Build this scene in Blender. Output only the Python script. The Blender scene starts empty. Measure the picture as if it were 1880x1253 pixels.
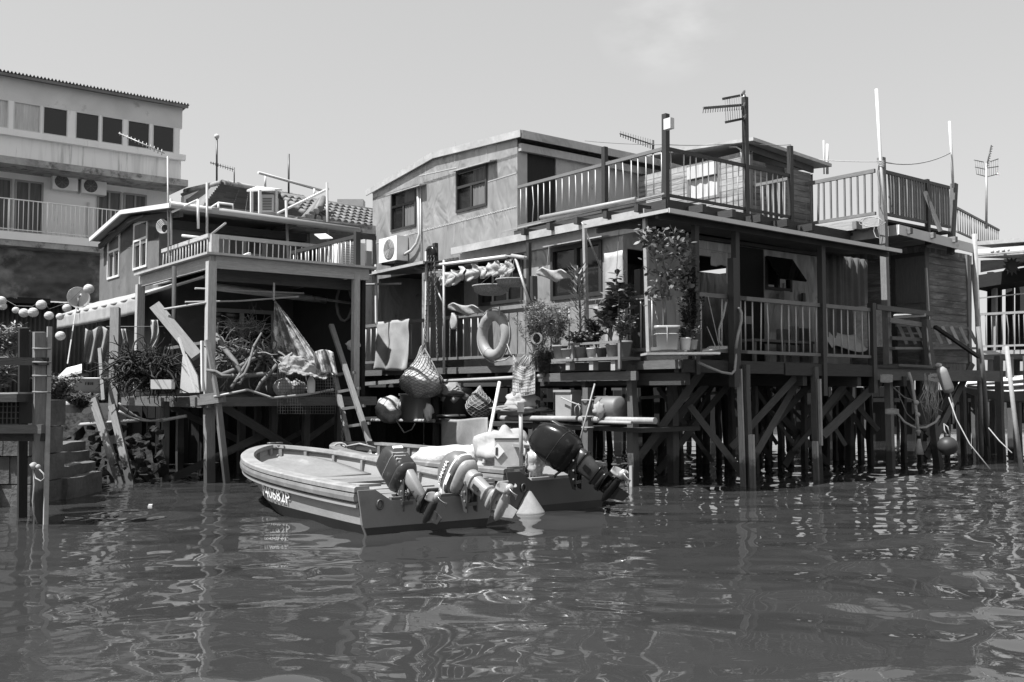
import bpy, bmesh, math, random
from mathutils import Vector as V, Matrix, noise
R=math.radians
C=bpy.context.scene.collection
SC=bpy.context.scene
# ---------------------------------------------------------------- camera, sky, sun, exposure
H=1.55; F=1800.0; TH=math.atan(93.5/F)
cd=bpy.data.cameras.new('camera'); cam=bpy.data.objects.new('camera',cd); C.objects.link(cam)
cam.location=(0,0,H); cam.rotation_euler=(R(90)+TH,0,0)
cd.sensor_width=36; cd.lens=36*F/1880; cd.clip_start=.05; cd.clip_end=3000
SC.camera=cam
SUN_EL=R(60); SUN_H=V((-.87,-.50,0)).normalized()
SUN=SUN_H*math.cos(SUN_EL)+V((0,0,math.sin(SUN_EL)))
sl=bpy.data.lights.new('sun','SUN'); sl.energy=3.4; sl.angle=R(.5); sl.color=(1,1,1)
so=bpy.data.objects.new('sun',sl); C.objects.link(so); so.rotation_euler=SUN.to_track_quat('Z','Y').to_euler()
w=bpy.data.worlds.new("World"); SC.world=w; w.use_nodes=True
nt=w.node_tree; N=nt.nodes; Lk=nt.links
bg=N['Background']; bg.inputs[1].default_value=.13
sk=N.new('ShaderNodeTexSky'); sk.sky_type='NISHITA'; sk.sun_disc=False
sk.sun_elevation=SUN_EL; sk.sun_rotation=math.atan2(SUN_H.x,SUN_H.y); sk.dust_density=1.6; sk.air_density=.8; sk.ozone_density=.4
spx=N.new('ShaderNodeSeparateColor'); Lk.new(sk.outputs[0],spx.inputs[0])   # black and white through the blue record
bw=N.new('ShaderNodeMath'); bw.operation='MULTIPLY_ADD'; bw.inputs[1].default_value=.75; Lk.new(spx.outputs[2],bw.inputs[0])
rg_=N.new('ShaderNodeMath'); rg_.operation='MULTIPLY'; rg_.inputs[1].default_value=.25; Lk.new(spx.outputs[0],rg_.inputs[0]); Lk.new(rg_.outputs[0],bw.inputs[2])
# thin wisp of cloud high in the middle of the sky, laid out by direction
tcw=N.new('ShaderNodeTexCoord'); nzw=N.new('ShaderNodeTexNoise'); nzw.inputs['Scale'].default_value=9; nzw.inputs['Detail'].default_value=6
mpw=N.new('ShaderNodeMapping'); mpw.inputs['Scale'].default_value=(1,1,2.2); mpw.inputs['Rotation'].default_value=(0,R(28),0)
Lk.new(tcw.outputs['Generated'],mpw.inputs[0]); Lk.new(mpw.outputs[0],nzw.inputs[0])
cr=N.new('ShaderNodeMapRange'); cr.inputs[1].default_value=.42; cr.inputs[2].default_value=.72; Lk.new(nzw.outputs[0],cr.inputs[0])
cdir=V((.156,.981,.392)).normalized()
dt=N.new('ShaderNodeVectorMath'); dt.operation='DOT_PRODUCT'; dt.inputs[1].default_value=cdir; Lk.new(tcw.outputs['Generated'],dt.inputs[0])
c2=N.new('ShaderNodeMapRange'); c2.inputs[1].default_value=.9972; c2.inputs[2].default_value=.9996; Lk.new(dt.outputs['Value'],c2.inputs[0])
mu=N.new('ShaderNodeMath'); mu.operation='MULTIPLY'; Lk.new(cr.outputs[0],mu.inputs[0]); Lk.new(c2.outputs[0],mu.inputs[1])
m2=N.new('ShaderNodeMath'); m2.operation='MULTIPLY_ADD'; m2.inputs[1].default_value=.32; m2.inputs[2].default_value=1; Lk.new(mu.outputs[0],m2.inputs[0])
m3=N.new('ShaderNodeMath'); m3.operation='MULTIPLY'; pw_=N.new('ShaderNodeMath'); pw_.operation='POWER'; pw_.inputs[1].default_value=.38; Lk.new(bw.outputs[0],pw_.inputs[0]); pm_=N.new('ShaderNodeMath'); pm_.operation='MULTIPLY'; pm_.inputs[1].default_value=1.22; Lk.new(pw_.outputs[0],pm_.inputs[0]); Lk.new(pm_.outputs[0],m3.inputs[0]); Lk.new(m2.outputs[0],m3.inputs[1])
Lk.new(m3.outputs[0],bg.inputs[0])
SC.view_settings.view_transform='Standard'; SC.view_settings.look='None'; SC.view_settings.gamma=1
SC.view_settings.use_curve_mapping=False; SC.view_settings.exposure=1.4
SC.cycles.max_bounces=7; SC.cycles.diffuse_bounces=3; SC.cycles.glossy_bounces=3
random.seed(7)
# ---------------------------------------------------------------- house frame: a runs away to the left, b away to the right
K=V((2.71,15.5,0)); A=V((-.6155,.7881,0)).normalized(); B=V((A.y,-A.x,0)); Z=V((0,0,1))
def ray(px,py):
    u=(px-940)/F; v=(626.5-py)/F
    return V((u, math.cos(TH)-math.sin(TH)*v, math.sin(TH)+math.cos(TH)*v))
O=V((0,0,H))
def PD(px,py,d): r=ray(px,py); return O+r*(d/r.y)
def PZ(px,py,z=0.0): r=ray(px,py); return O+r*((z-H)/r.z)
def PA(px,py,t): r=ray(px,py); return O+r*((t-(O-K).dot(B))/r.dot(B))
def PB(px,py,s): r=ray(px,py); return O+r*((s-(O-K).dot(A))/r.dot(A))
def st(p): q=p-K; return q.dot(A),q.dot(B),p.z
def L(s,t,z): return K+A*s+B*t+Z*z
def sA(px,py,t): q=st(PA(px,py,t)); return q[0],q[2]
def tB(px,py,s): q=st(PB(px,py,s)); return q[1],q[2]
# ---------------------------------------------------------------- mesh builder
class MB:
    def __init__(s): s.v=[]; s.f=[]; s.sm=[]; s.g=[]
    def add(s,vs,fs,smooth=False,g=None):
        o=len(s.v); s.v+= [V(p) for p in vs]
        for f in fs: s.f.append([i+o for i in f]); s.sm.append(smooth); s.g.append(g)
        return s
    def hexa(s,p,g=None):   # p: 4 bottom + 4 top
        return s.add(p,[(3,2,1,0),(4,5,6,7),(0,1,5,4),(1,2,6,5),(2,3,7,6),(3,0,4,7)],g=g)
    def box(s,c,sz,x=None,y=None,g=None):
        x=x or V((1,0,0)); y=y or V((0,1,0)); z=x.cross(y)
        X=x*(sz[0]/2);Y=y*(sz[1]/2);ZZ=z*(sz[2]/2); c=V(c)
        return s.hexa([c-X-Y-ZZ,c+X-Y-ZZ,c+X+Y-ZZ,c-X+Y-ZZ,c-X-Y+ZZ,c+X-Y+ZZ,c+X+Y+ZZ,c-X+Y+ZZ],g)
    def stb(s,s0,s1,t0,t1,z0,z1,g=None):   # box in the house frame
        return s.hexa([L(s0,t0,z0),L(s0,t1,z0),L(s1,t1,z0),L(s1,t0,z0),L(s0,t0,z1),L(s0,t1,z1),L(s1,t1,z1),L(s1,t0,z1)],g)
    def beam(s,p0,p1,w,h,up=None):
        p0=V(p0);p1=V(p1); d=(p1-p0).normalized(); up=up or (Z if abs(d.z)<.9 else B)
        sd=d.cross(up).normalized(); up=sd.cross(d)
        a=sd*(w/2); b=up*(h/2)
        return s.hexa([p0-a-b,p1-a-b,p1+a-b,p0+a-b,p0-a+b,p1-a+b,p1+a+b,p0+a+b],g=d)
    def tube(s,pts,r,n=6,cap=True,smooth=True):
        pts=[V(p) for p in pts]; m=len(pts); rs=r if isinstance(r,(list,tuple)) else [r]*m
        vs=[];up=None
        for i,p in enumerate(pts):
            d=(pts[min(i+1,m-1)]-pts[max(i-1,0)])
            d=d.normalized() if d.length>1e-9 else Z
            if up is None: up=V((.31,.2,.93)) if abs(d.z)<.85 else V((.9,.4,.1))
            x=d.cross(up).normalized(); y=x.cross(d); up=y
            for k in range(n):
                an=2*math.pi*k/n; vs.append(p+(x*math.cos(an)+y*math.sin(an))*rs[i])
        fs=[(i*n+k,i*n+(k+1)%n,(i+1)*n+(k+1)%n,(i+1)*n+k) for i in range(m-1) for k in range(n)]
        s.add(vs,fs,smooth)
        if cap:
            o=len(s.v)-m*n
            s.f+=[[o+k for k in range(n)][::-1],[o+(m-1)*n+k for k in range(n)]]; s.sm+=[False]*2; s.g+=[None]*2
        return s
    def prism(s,pts,vec,g=None):
        n=len(pts); pts=[V(p) for p in pts]; vec=V(vec)
        return s.add(pts+[p+vec for p in pts],[tuple(range(n))[::-1],tuple(range(n,2*n))]+[(i,(i+1)%n,n+(i+1)%n,n+i) for i in range(n)],g=g)
    def lathe(s,prof,o,ax=None,n=16,smooth=True,sq=None):
        ax=(ax or Z).normalized(); x=ax.cross(V((.12,.97,.2))).normalized(); y=ax.cross(x); o=V(o); vs=[]
        for r,h in prof:
            for k in range(n):
                an=2*math.pi*k/n; c,q=math.cos(an),math.sin(an)
                if sq: c=math.copysign(abs(c)**sq,c); q=math.copysign(abs(q)**sq,q)
                vs.append(o+ax*h+(x*c+y*q)*r)
        m=len(prof)
        s.add(vs,[(i*n+k,i*n+(k+1)%n,(i+1)*n+(k+1)%n,(i+1)*n+k) for i in range(m-1) for k in range(n)],smooth)
        o0=len(s.v)-m*n
        if prof[0][0]>1e-4: s.f.append([o0+k for k in range(n)][::-1]); s.sm.append(False); s.g.append(None)
        if prof[-1][0]>1e-4: s.f.append([o0+(m-1)*n+k for k in range(n)]); s.sm.append(False); s.g.append(None)
        return s
    def blob(s,c,rad,amp=.15,seed=0,n=12,m=8,fr=1.3,fn=None):
        c=V(c); vs=[]
        for i in range(m+1):
            ph=math.pi*i/m
            for k in range(n):
                an=2*math.pi*k/n
                d=V((math.sin(ph)*math.cos(an),math.sin(ph)*math.sin(an),math.cos(ph)))
                q=1+amp*noise.noise(d*fr+V((seed*3.1,seed*1.7,0)))*2
                p=V((d.x*rad[0],d.y*rad[1],d.z*rad[2]))*q
                if fn: p=fn(p,d)
                vs.append(c+p)
        return s.add(vs,[(i*n+k,(i+1)*n+k,(i+1)*n+(k+1)%n,i*n+(k+1)%n) for i in range(m) for k in range(n)],True)
    def grid(s,fn,nu,nv,th=0.0,smooth=True):   # cloth-like sheet fn(u,v)->point, u,v in 0..1, with thickness
        P=[[V(fn(i/nu,j/nv)) for i in range(nu+1)] for j in range(nv+1)]
        def id(i,j): return j*(nu+1)+i
        fs=[(id(i,j),id(i+1,j),id(i+1,j+1),id(i,j+1)) for j in range(nv) for i in range(nu)]
        vs=[p for row in P for p in row]
        if th:
            n0=(P[0][nu]-P[0][0]).cross(P[nv][0]-P[0][0]).normalized()*th; k=len(vs)
            vs2=[p-n0 for p in vs]
            fs2=[tuple(x+k for x in f[::-1]) for f in fs]
            ed=[id(i,0) for i in range(nu+1)]+[id(nu,j) for j in range(1,nv+1)]+[id(i,nv) for i in range(nu-1,-1,-1)]+[id(0,j) for j in range(nv-1,0,-1)]
            fs2+=[(ed[(i+1)%len(ed)],ed[i],ed[i]+k,ed[(i+1)%len(ed)]+k) for i in range(len(ed))]
            return s.add(vs+vs2,fs+fs2,smooth)
        return s.add(vs,fs,smooth)
    def build(s,name,mat,parent=None,local=False,uv=True):
        vs=s.v; loc=None
        if parent is not None:
            if not local: mi=parent['_w'] if False else WM[parent.name].inverted(); vs=[mi@p for p in vs]
        else:
            mn=V((min(p.x for p in vs),min(p.y for p in vs),min(p.z for p in vs))); mx=V((max(p.x for p in vs),max(p.y for p in vs),0))
            loc=V(((mn.x+mx.x)/2,(mn.y+mx.y)/2,mn.z)); vs=[p-loc for p in vs]
        me=bpy.data.meshes.new(name); me.from_pydata(vs,[],s.f); me.materials.append(mat)
        me.polygons.foreach_set('use_smooth',s.sm)
        if uv:
            ul=me.uv_layers.new(name='UV'); dat=[0.0]*(2*len(me.loops))
            for pi,p in enumerate(me.polygons):
                n=p.normal; g=s.g[pi]
                if g is not None and parent is not None and not local: g=WM[parent.name].inverted().to_3x3()@g
                if g is None or (g-n*g.dot(n)).length<.05:
                    vi=list(p.vertices); best=0; g=V((1,0,0))
                    for i in range(len(vi)):
                        e=me.vertices[vi[i]].co-me.vertices[vi[i-1]].co
                        if e.length>best: best=e.length; g=e
                    if g.dot(V((.3,.5,1)))<0: g=-g
                uu=(g-n*g.dot(n))
                uu=uu.normalized() if uu.length>1e-9 else V((1,0,0)); vv=n.cross(uu)
                for li in p.loop_indices:
                    co=me.vertices[me.loops[li].vertex_index].co
                    dat[2*li]=co.dot(uu); dat[2*li+1]=co.dot(vv)
            ul.data.foreach_set('uv',dat)
        o=bpy.data.objects.new(name,me); C.objects.link(o)
        if parent is not None: o.parent=parent; WM[o.name]=WM[parent.name].copy()
        else: o.location=loc; WM[o.name]=Matrix.Translation(loc)
        return o
WM={}
def tag(o,label=None,cat=None,group=None,kind=None):
    if label: o['label']=label
    if cat: o['category']=cat
    if group: o['group']=group
    if kind: o['kind']=kind
    return o
def thing(name,label,cat,loc,rotz=0,group=None,mat=None):
    o=bpy.data.objects.new(name,None); C.objects.link(o); o.empty_display_size=.1
    m=mat if mat is not None else Matrix.Translation(V(loc))@Matrix.Rotation(rotz,4,'Z')
    o.matrix_basis=m; WM[o.name]=m.copy()
    return tag(o,label,cat,group)
def dup(root,m,label,group=None):
    r=root.copy(); C.objects.link(r); r.matrix_basis=m; r['label']=label; WM[r.name]=m.copy()
    if group: r['group']=group
    for ch in list(root.children):
        c=ch.copy(); C.objects.link(c); c.parent=r
        for g in ch.children:
            d=g.copy(); C.objects.link(d); d.parent=c
    return r
def rnd(a,b): return random.uniform(a,b)
def lerp(a,b,t): return a+(b-a)*t
def one(name,mat,parent,p0,p1,w,h,up=None): return MB().beam(p0,p1,w,h,up).build(name,mat,parent)
def rod(name,mat,parent,pts,r,n=8): return MB().tube(pts,r,n).build(name,mat,parent)
def sag(p0,p1,dz,n=10,jit=0):
    p0=V(p0);p1=V(p1)
    return [p0.lerp(p1,i/n)-Z*dz*4*(i/n)*(1-i/n)+V((rnd(-jit,jit),rnd(-jit,jit),rnd(-jit,jit))) for i in range(n+1)]
# ---------------------------------------------------------------- materials (all neutral greys: the place is seen in black and white)
def nn(t,k,**kw):
    n=t.nodes.new(k)
    for a,b in kw.items(): setattr(n,a,b)
    return n
def MAT(name,col,rough=.7,metal=0.0,var=.25,sc=3.0,stretch=(1,1,1),coord='Object',wear=0.0,wearcol=.5,wearsc=2.0,isl=0.0,bump=.0,bumpsc=30,spec=.3,fine=.1,finesc=40,tide=0.0,bumpd=.01):
    m=bpy.data.materials.new(name); m.use_nodes=True; t=m.node_tree; lk=t.links.new
    b=t.nodes['Principled BSDF']; b.inputs['Roughness'].default_value=rough; b.inputs['Metallic'].default_value=metal
    b.inputs['Specular IOR Level'].default_value=spec
    tc=nn(t,'ShaderNodeTexCoord'); mp=nn(t,'ShaderNodeMapping'); mp.inputs['Scale'].default_value=stretch
    src=nn(t,'ShaderNodeNewGeometry').outputs['Position'] if coord=='Pos' else tc.outputs[coord]
    lk(src,mp.inputs[0])
    def no(scale,detail=5,rough=.6,vec=None,dist=0):
        n=nn(t,'ShaderNodeTexNoise'); n.inputs['Scale'].default_value=scale; n.inputs['Detail'].default_value=detail
        n.inputs['Roughness'].default_value=rough; n.inputs['Distortion'].default_value=dist; lk(vec or mp.outputs[0],n.inputs[0]); return n.outputs[0]
    def ma(op,a,bb,c=None):
        n=nn(t,'ShaderNodeMath',operation=op)
        for i,x in enumerate((a,bb,c)):
            if x is None: continue
            if isinstance(x,(int,float)): n.inputs[i].default_value=x
            else: lk(x,n.inputs[i])
        return n.outputs[0]
    v1=ma('MULTIPLY_ADD',no(sc,4,.55,dist=.6),var*4,1-2*var)
    v2=ma('MULTIPLY_ADD',no(finesc,6,.7),fine*4,1-2*fine)
    f=ma('MULTIPLY',v1,v2); f=ma('MAXIMUM',f,.12); f=ma('MULTIPLY',f,col)
    if isl:
        g=nn(t,'ShaderNodeNewGeometry'); f=ma('MULTIPLY',f,ma('MULTIPLY_ADD',g.outputs['Random Per Island'],2*isl,1-isl))
    if wear:
        mr=nn(t,'ShaderNodeMapRange'); mr.inputs[1].default_value=.62-wear*.3; mr.inputs[2].default_value=.70-wear*.3+.06
        lk(no(wearsc,8,.68,vec=(mp.outputs[0] if coord in ('UV','Pos') else tc.outputs['Object'])),mr.inputs[0])
        mx=nn(t,'ShaderNodeMix'); lk(mr.outputs[0],mx.inputs[0]); lk(f,mx.inputs[2]); mx.inputs[3].default_value=wearcol; f=mx.outputs[0]
    if tide:   # wet weed and slime up to the tide mark
        gp=nn(t,'ShaderNodeNewGeometry'); sx=nn(t,'ShaderNodeSeparateXYZ'); lk(gp.outputs['Position'],sx.inputs[0])
        nz=no(6,5,.6,vec=gp.outputs['Position']); h=ma('MULTIPLY_ADD',nz,-.5,sx.outputs[2])
        mr=nn(t,'ShaderNodeMapRange'); mr.inputs[1].default_value=tide-.3; mr.inputs[2].default_value=tide-.18; lk(h,mr.inputs[0])
        f=ma('MULTIPLY',f,ma('MULTIPLY_ADD',mr.outputs[0],.68,.32))
    f=ma('MINIMUM',f,.85)
    lk(f,b.inputs['Base Color'])
    if bump:
        bp=nn(t,'ShaderNodeBump'); bp.inputs['Strength'].default_value=bump; bp.inputs['Distance'].default_value=bumpd
        lk(no(bumpsc,4,.6),bp.inputs['Height']); lk(bp.outputs[0],b.inputs['Normal'])
    return m
def WOOD(name,col,isl=.25,rough=.75,wear=0,wearcol=.3,tide=0): return MAT(name,col,rough,0,.2,2.2,(1.6,16,1),'UV',isl=isl,bump=.5,bumpsc=9,fine=.22,finesc=6,wear=wear,wearcol=wearcol,wearsc=3,tide=tide)
M={}
M['wood']=WOOD('weathered wood',.17); M['wood_mid']=WOOD('brown wood',.105); M['wood_dark']=WOOD('dark wood',.045); M['wood_light']=WOOD('pale bare wood',.32)
M['wood_pile']=WOOD('pile timber',.08,.5,tide=.42); M['wood_lit']=WOOD('lit pile board',.30,.3,tide=.42); M['wood_tide']=WOOD('tide stained timber',.17,.3,tide=.42); M['wood_black']=WOOD('black wood',.02,.2); M['wood_paint']=WOOD('grey painted timber',.37,.08)  # the pile board carries its sunlit look as a paler colour
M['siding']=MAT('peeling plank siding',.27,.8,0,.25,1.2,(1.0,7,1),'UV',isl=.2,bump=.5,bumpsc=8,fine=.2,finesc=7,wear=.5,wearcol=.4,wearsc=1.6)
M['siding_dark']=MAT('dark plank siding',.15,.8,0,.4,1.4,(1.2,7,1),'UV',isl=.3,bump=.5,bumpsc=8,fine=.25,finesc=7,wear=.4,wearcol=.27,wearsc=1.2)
def tinmat(name,col,metal,bumps=1.0):
    m=MAT(name,col,.42,metal,.22,1.7,(1,1,.4),'Object',wear=.02,wearcol=col*.45,wearsc=3,fine=.05,finesc=9,spec=.5)
    t=m.node_tree; b=t.nodes['Principled BSDF']; tc=nn(t,'ShaderNodeTexCoord'); mp=nn(t,'ShaderNodeMapping'); mp.inputs['Scale'].default_value=(1,1,.5)
    n=nn(t,'ShaderNodeTexNoise'); n.inputs['Scale'].default_value=2.6; n.inputs['Detail'].default_value=2; n.inputs['Distortion'].default_value=.8
    bp=nn(t,'ShaderNodeBump'); bp.inputs['Strength'].default_value=bumps; bp.inputs['Distance'].default_value=.09
    t.links.new(tc.outputs['Object'],mp.inputs[0]); t.links.new(mp.outputs[0],n.inputs[0]); t.links.new(n.outputs[0],bp.inputs['Height']); t.links.new(bp.outputs[0],b.inputs['Normal'])
    return m
M['tin']=tinmat('dented sheet metal',.295,.3); M['tin_shade']=tinmat('sheet metal toned for shade',.38,.15); M['tin_trim']=MAT('galvanised trim',.42,.5,.2,.22,2.5,fine=.12,finesc=15,wear=.12,wearcol=.3,spec=.5)  # second tin is a copy of the first, lightened for walls in shade
M['tin_dark']=MAT('dark sheet metal',.16,.55,.2,.25,2,fine=.1)
M['paint']=MAT('white paint',.62,.55,0,.08,2,fine=.05,wear=.05,wearcol=.5); M['paint_grey']=MAT('grey paint',.30,.55,0,.1,2,fine=.05)
M['post']=MAT('dark painted post',.035,.5,0,.15,2,fine=.1,spec=.4); M['steel']=MAT('bare steel rod',.36,.45,.4,.12,6,fine=.08,spec=.5); M['steel_dark']=MAT('dark steel',.09,.45,.5,.2,5,fine=.1,spec=.5)
M['rail_dark']=MAT('dull rail paint',.17,.55,.1,.15,3,fine=.12); M['baluster']=MAT('pale metal bar',.42,.45,.2,.1,5,fine=.06,spec=.5)
M['plaster']=MAT('stained white plaster',.84,.85,0,.10,.5,(2.2,2.2,.35),'Pos',wear=.06,wearcol=.33,wearsc=1.6,fine=.05,finesc=20)
M['plaster_stain']=MAT('rain streaked plaster',.84,.85,0,.3,1.6,(1.8,1.8,.12),'Pos',wear=.22,wearcol=.30,wearsc=1.5,fine=.05,finesc=20)
M['render_grey']=MAT('patched grey render',.12,.9,0,.38,1.3,(1,1,.55),'Object',wear=.2,wearcol=.075,wearsc=1.3,fine=.1,finesc=18,bump=.3,bumpsc=25)
M['concrete']=MAT('mouldy concrete',.36,.9,0,.35,2.2,(1,1,1),'Pos',wear=.35,wearcol=.1,wearsc=3,fine=.15,finesc=18,bump=.4)
M['dull']=MAT('grey fascia board',.62,.8,0,.12,1,fine=.06,wear=.04,wearcol=.3)
M['mural']=MAT('dark tarpaulin wall',.11,.7,0,.5,.45,(1,1,2.6),'Object',wear=.38,wearcol=.24,wearsc=.9,fine=.15,finesc=8,bump=.8,bumpsc=3)
M['tile']=MAT('clay roof tile',.15,.7,0,.25,3,isl=.3,fine=.12); M['tile_flat']=MAT('flat roof tile',.12,.75,0,.25,2,isl=.2,fine=.12)
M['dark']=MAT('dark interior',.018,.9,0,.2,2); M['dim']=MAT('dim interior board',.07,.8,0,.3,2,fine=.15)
M['glass']=MAT('window glass',.015,.06,0,.1,1,fine=0,spec=.5); M['curtain']=MAT('window curtain',.13,.9,0,.3,5,(3,3,.25),'Pos',fine=.1)
M['curtain_pale']=MAT('pale curtain',.5,.9,0,.25,5,(3,3,.25),'Pos',fine=.1)
M['rope']=MAT('pale rope',.31,.9,0,.2,20,fine=.25,finesc=90); M['rope_dark']=MAT('dark rope',.16,.9,0,.2,20,fine=.25,finesc=90); M['net']=MAT('net twine',.24,.9,0,.2,20); M['net_pale']=MAT('pale net twine',.38,.9,0,.15,20)
M['plastic']=MAT('grey plastic',.29,.4,0,.08,3,fine=.04,spec=.45); M['plastic_dark']=MAT('dark plastic',.05,.4,0,.1,3,fine=.06,spec=.45); M['plastic_white']=MAT('white plastic',.58,.4,0,.06,3,fine=.04,spec=.45,wear=.04,wearcol=.4)
M['ac_white']=MAT('white enamelled casing',.74,.4,0,.05,3,fine=.03,spec=.45,wear=.03,wearcol=.5); M['rubber']=MAT('black rubber',.02,.6,0,.15,4); M['foam']=MAT('lifebuoy skin',.27,.5,0,.12,4,fine=.08,wear=.08,wearcol=.2)
M['cloth']=MAT('grey cloth',.30,.9,0,.2,3,fine=.15,finesc=60); M['cloth_dark']=MAT('dark cloth',.09,.9,0,.2,3,fine=.15,finesc=60); M['cloth_white']=MAT('white sheet',.33,.85,0,.15,4,fine=.08,wear=.08,wearcol=.4)
M['cloth_dull']=MAT('brown tarpaulin',.23,.8,0,.25,3,fine=.12); M['print']=MAT('printed fabric',.14,.85,0,.2,6,fine=.1,wear=.62,wearcol=.6,wearsc=6)
M['cloth_pale']=MAT('grubby pale cloth',.24,.85,0,.25,5,fine=.12,wear=.2,wearcol=.14); M['sack']=MAT('woven sack',.44,.85,0,.3,9,fine=.3,finesc=45,bump=.7,bumpsc=40)
M['bamboo']=MAT('bamboo cane',.31,.6,0,.2,4,fine=.15,finesc=20,wear=.15,wearcol=.3); M['leaf']=MAT('leaf',.11,.5,0,.2,5,isl=.5,spec=.4); M['leaf_pale']=MAT('pale leaf',.22,.55,0,.2,5,isl=.45,spec=.4); M['leaf_dark']=MAT('dark leaf',.05,.55,0,.2,5,isl=.4,spec=.3)
M['bark']=MAT('bark',.16,.9,0,.3,6,fine=.2); M['twig']=MAT('dead twigs',.13,.9,0,.25,8,isl=.55,fine=.2); M['twig_dark']=MAT('dark brushwood',.035,.9,0,.25,8,isl=.6,fine=.2); M['soil']=MAT('soil',.03,.95,0,.3,8)
M['clay']=MAT('clay pot',.24,.75,0,.2,4,fine=.1,wear=.2,wearcol=.36); M['pot_white']=MAT('white pot',.5,.5,0,.08,4)
M['rock']=MAT('rubble and mud',.022,.95,0,.2,1.6,(1,1,1),'Pos',wear=.3,wearcol=.034,wearsc=3.5,fine=.25,finesc=14,bump=1.0,bumpsc=9,bumpd=.06); M['stone']=MAT('stone block',.10,.9,0,.35,2,wear=.25,wearcol=.16,fine=.2,finesc=15,bump=1.0,bumpsc=7,bumpd=.03)
M['hull']=MAT('pale hull paint',.28,.5,0,.14,1.6,(1,1,3),fine=.1,finesc=14,wear=.1,wearcol=.3,wearsc=5,spec=.4); M['hull_dark']=MAT('grey transom paint',.18,.42,0,.14,1.2,fine=.06,wear=.05,wearcol=.14,spec=.5); M['hull_bottom']=MAT('dark antifouling',.032,.6,0,.2,2,fine=.1)
M['gun']=MAT('worn gunwale timber',.24,.6,0,.25,3,(1,1,1),fine=.18,finesc=14,wear=.22,wearcol=.36,wearsc=6); M['floor']=MAT('boat floorboard',.19,.7,0,.15,3,isl=.2,fine=.15,finesc=20,wear=.1,wearcol=.34)
M['rubrail']=MAT('rubbing strake',.17,.5,0,.25,4,fine=.15,wear=.2,wearcol=.34); M['hull2']=MAT('dark boat paint',.05,.35,0,.2,2,fine=.08,spec=.5)
M['eng_black']=MAT('black cowling',.008,.22,0,.15,3,fine=.04,spec=.32,wear=.09,wearcol=.05,wearsc=7); M['eng_dark']=MAT('dark grey cowling',.03,.34,0,.2,3,fine=.06,spec=.5,wear=.12,wearcol=.10,wearsc=8); M['eng_grey']=MAT('grey engine paint',.31,.36,.2,.18,5,fine=.08,spec=.5,wear=.10,wearcol=.14,wearsc=9); M['eng_mid']=MAT('mid grey cowling',.15,.36,.15,.18,4,fine=.06,spec=.5,wear=.10,wearcol=.26,wearsc=8)
M['chrome']=MAT('bare propeller metal',.5,.3,.6,.1,6,fine=.05,spec=.6); M['decal']=MAT('white lettering',.8,.5,0,.03,3,fine=.02); M['ink']=MAT('dark lettering',.02,.6,0,.05,3,fine=.02)
M['lantern']=MAT('paper lantern',.5,.8,0,.05,8,fine=.03); M['wicker']=MAT('woven wicker',.24,.85,0,.4,30,fine=.35,finesc=60,bump=.8,bumpsc=60)
M['fish']=MAT('dried fish skin',.31,.6,0,.3,12,isl=.3,fine=.15); M['clear']=MAT('cloudy plastic sheet',.42,.25,0,.2,5,fine=.08,spec=.6)
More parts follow.
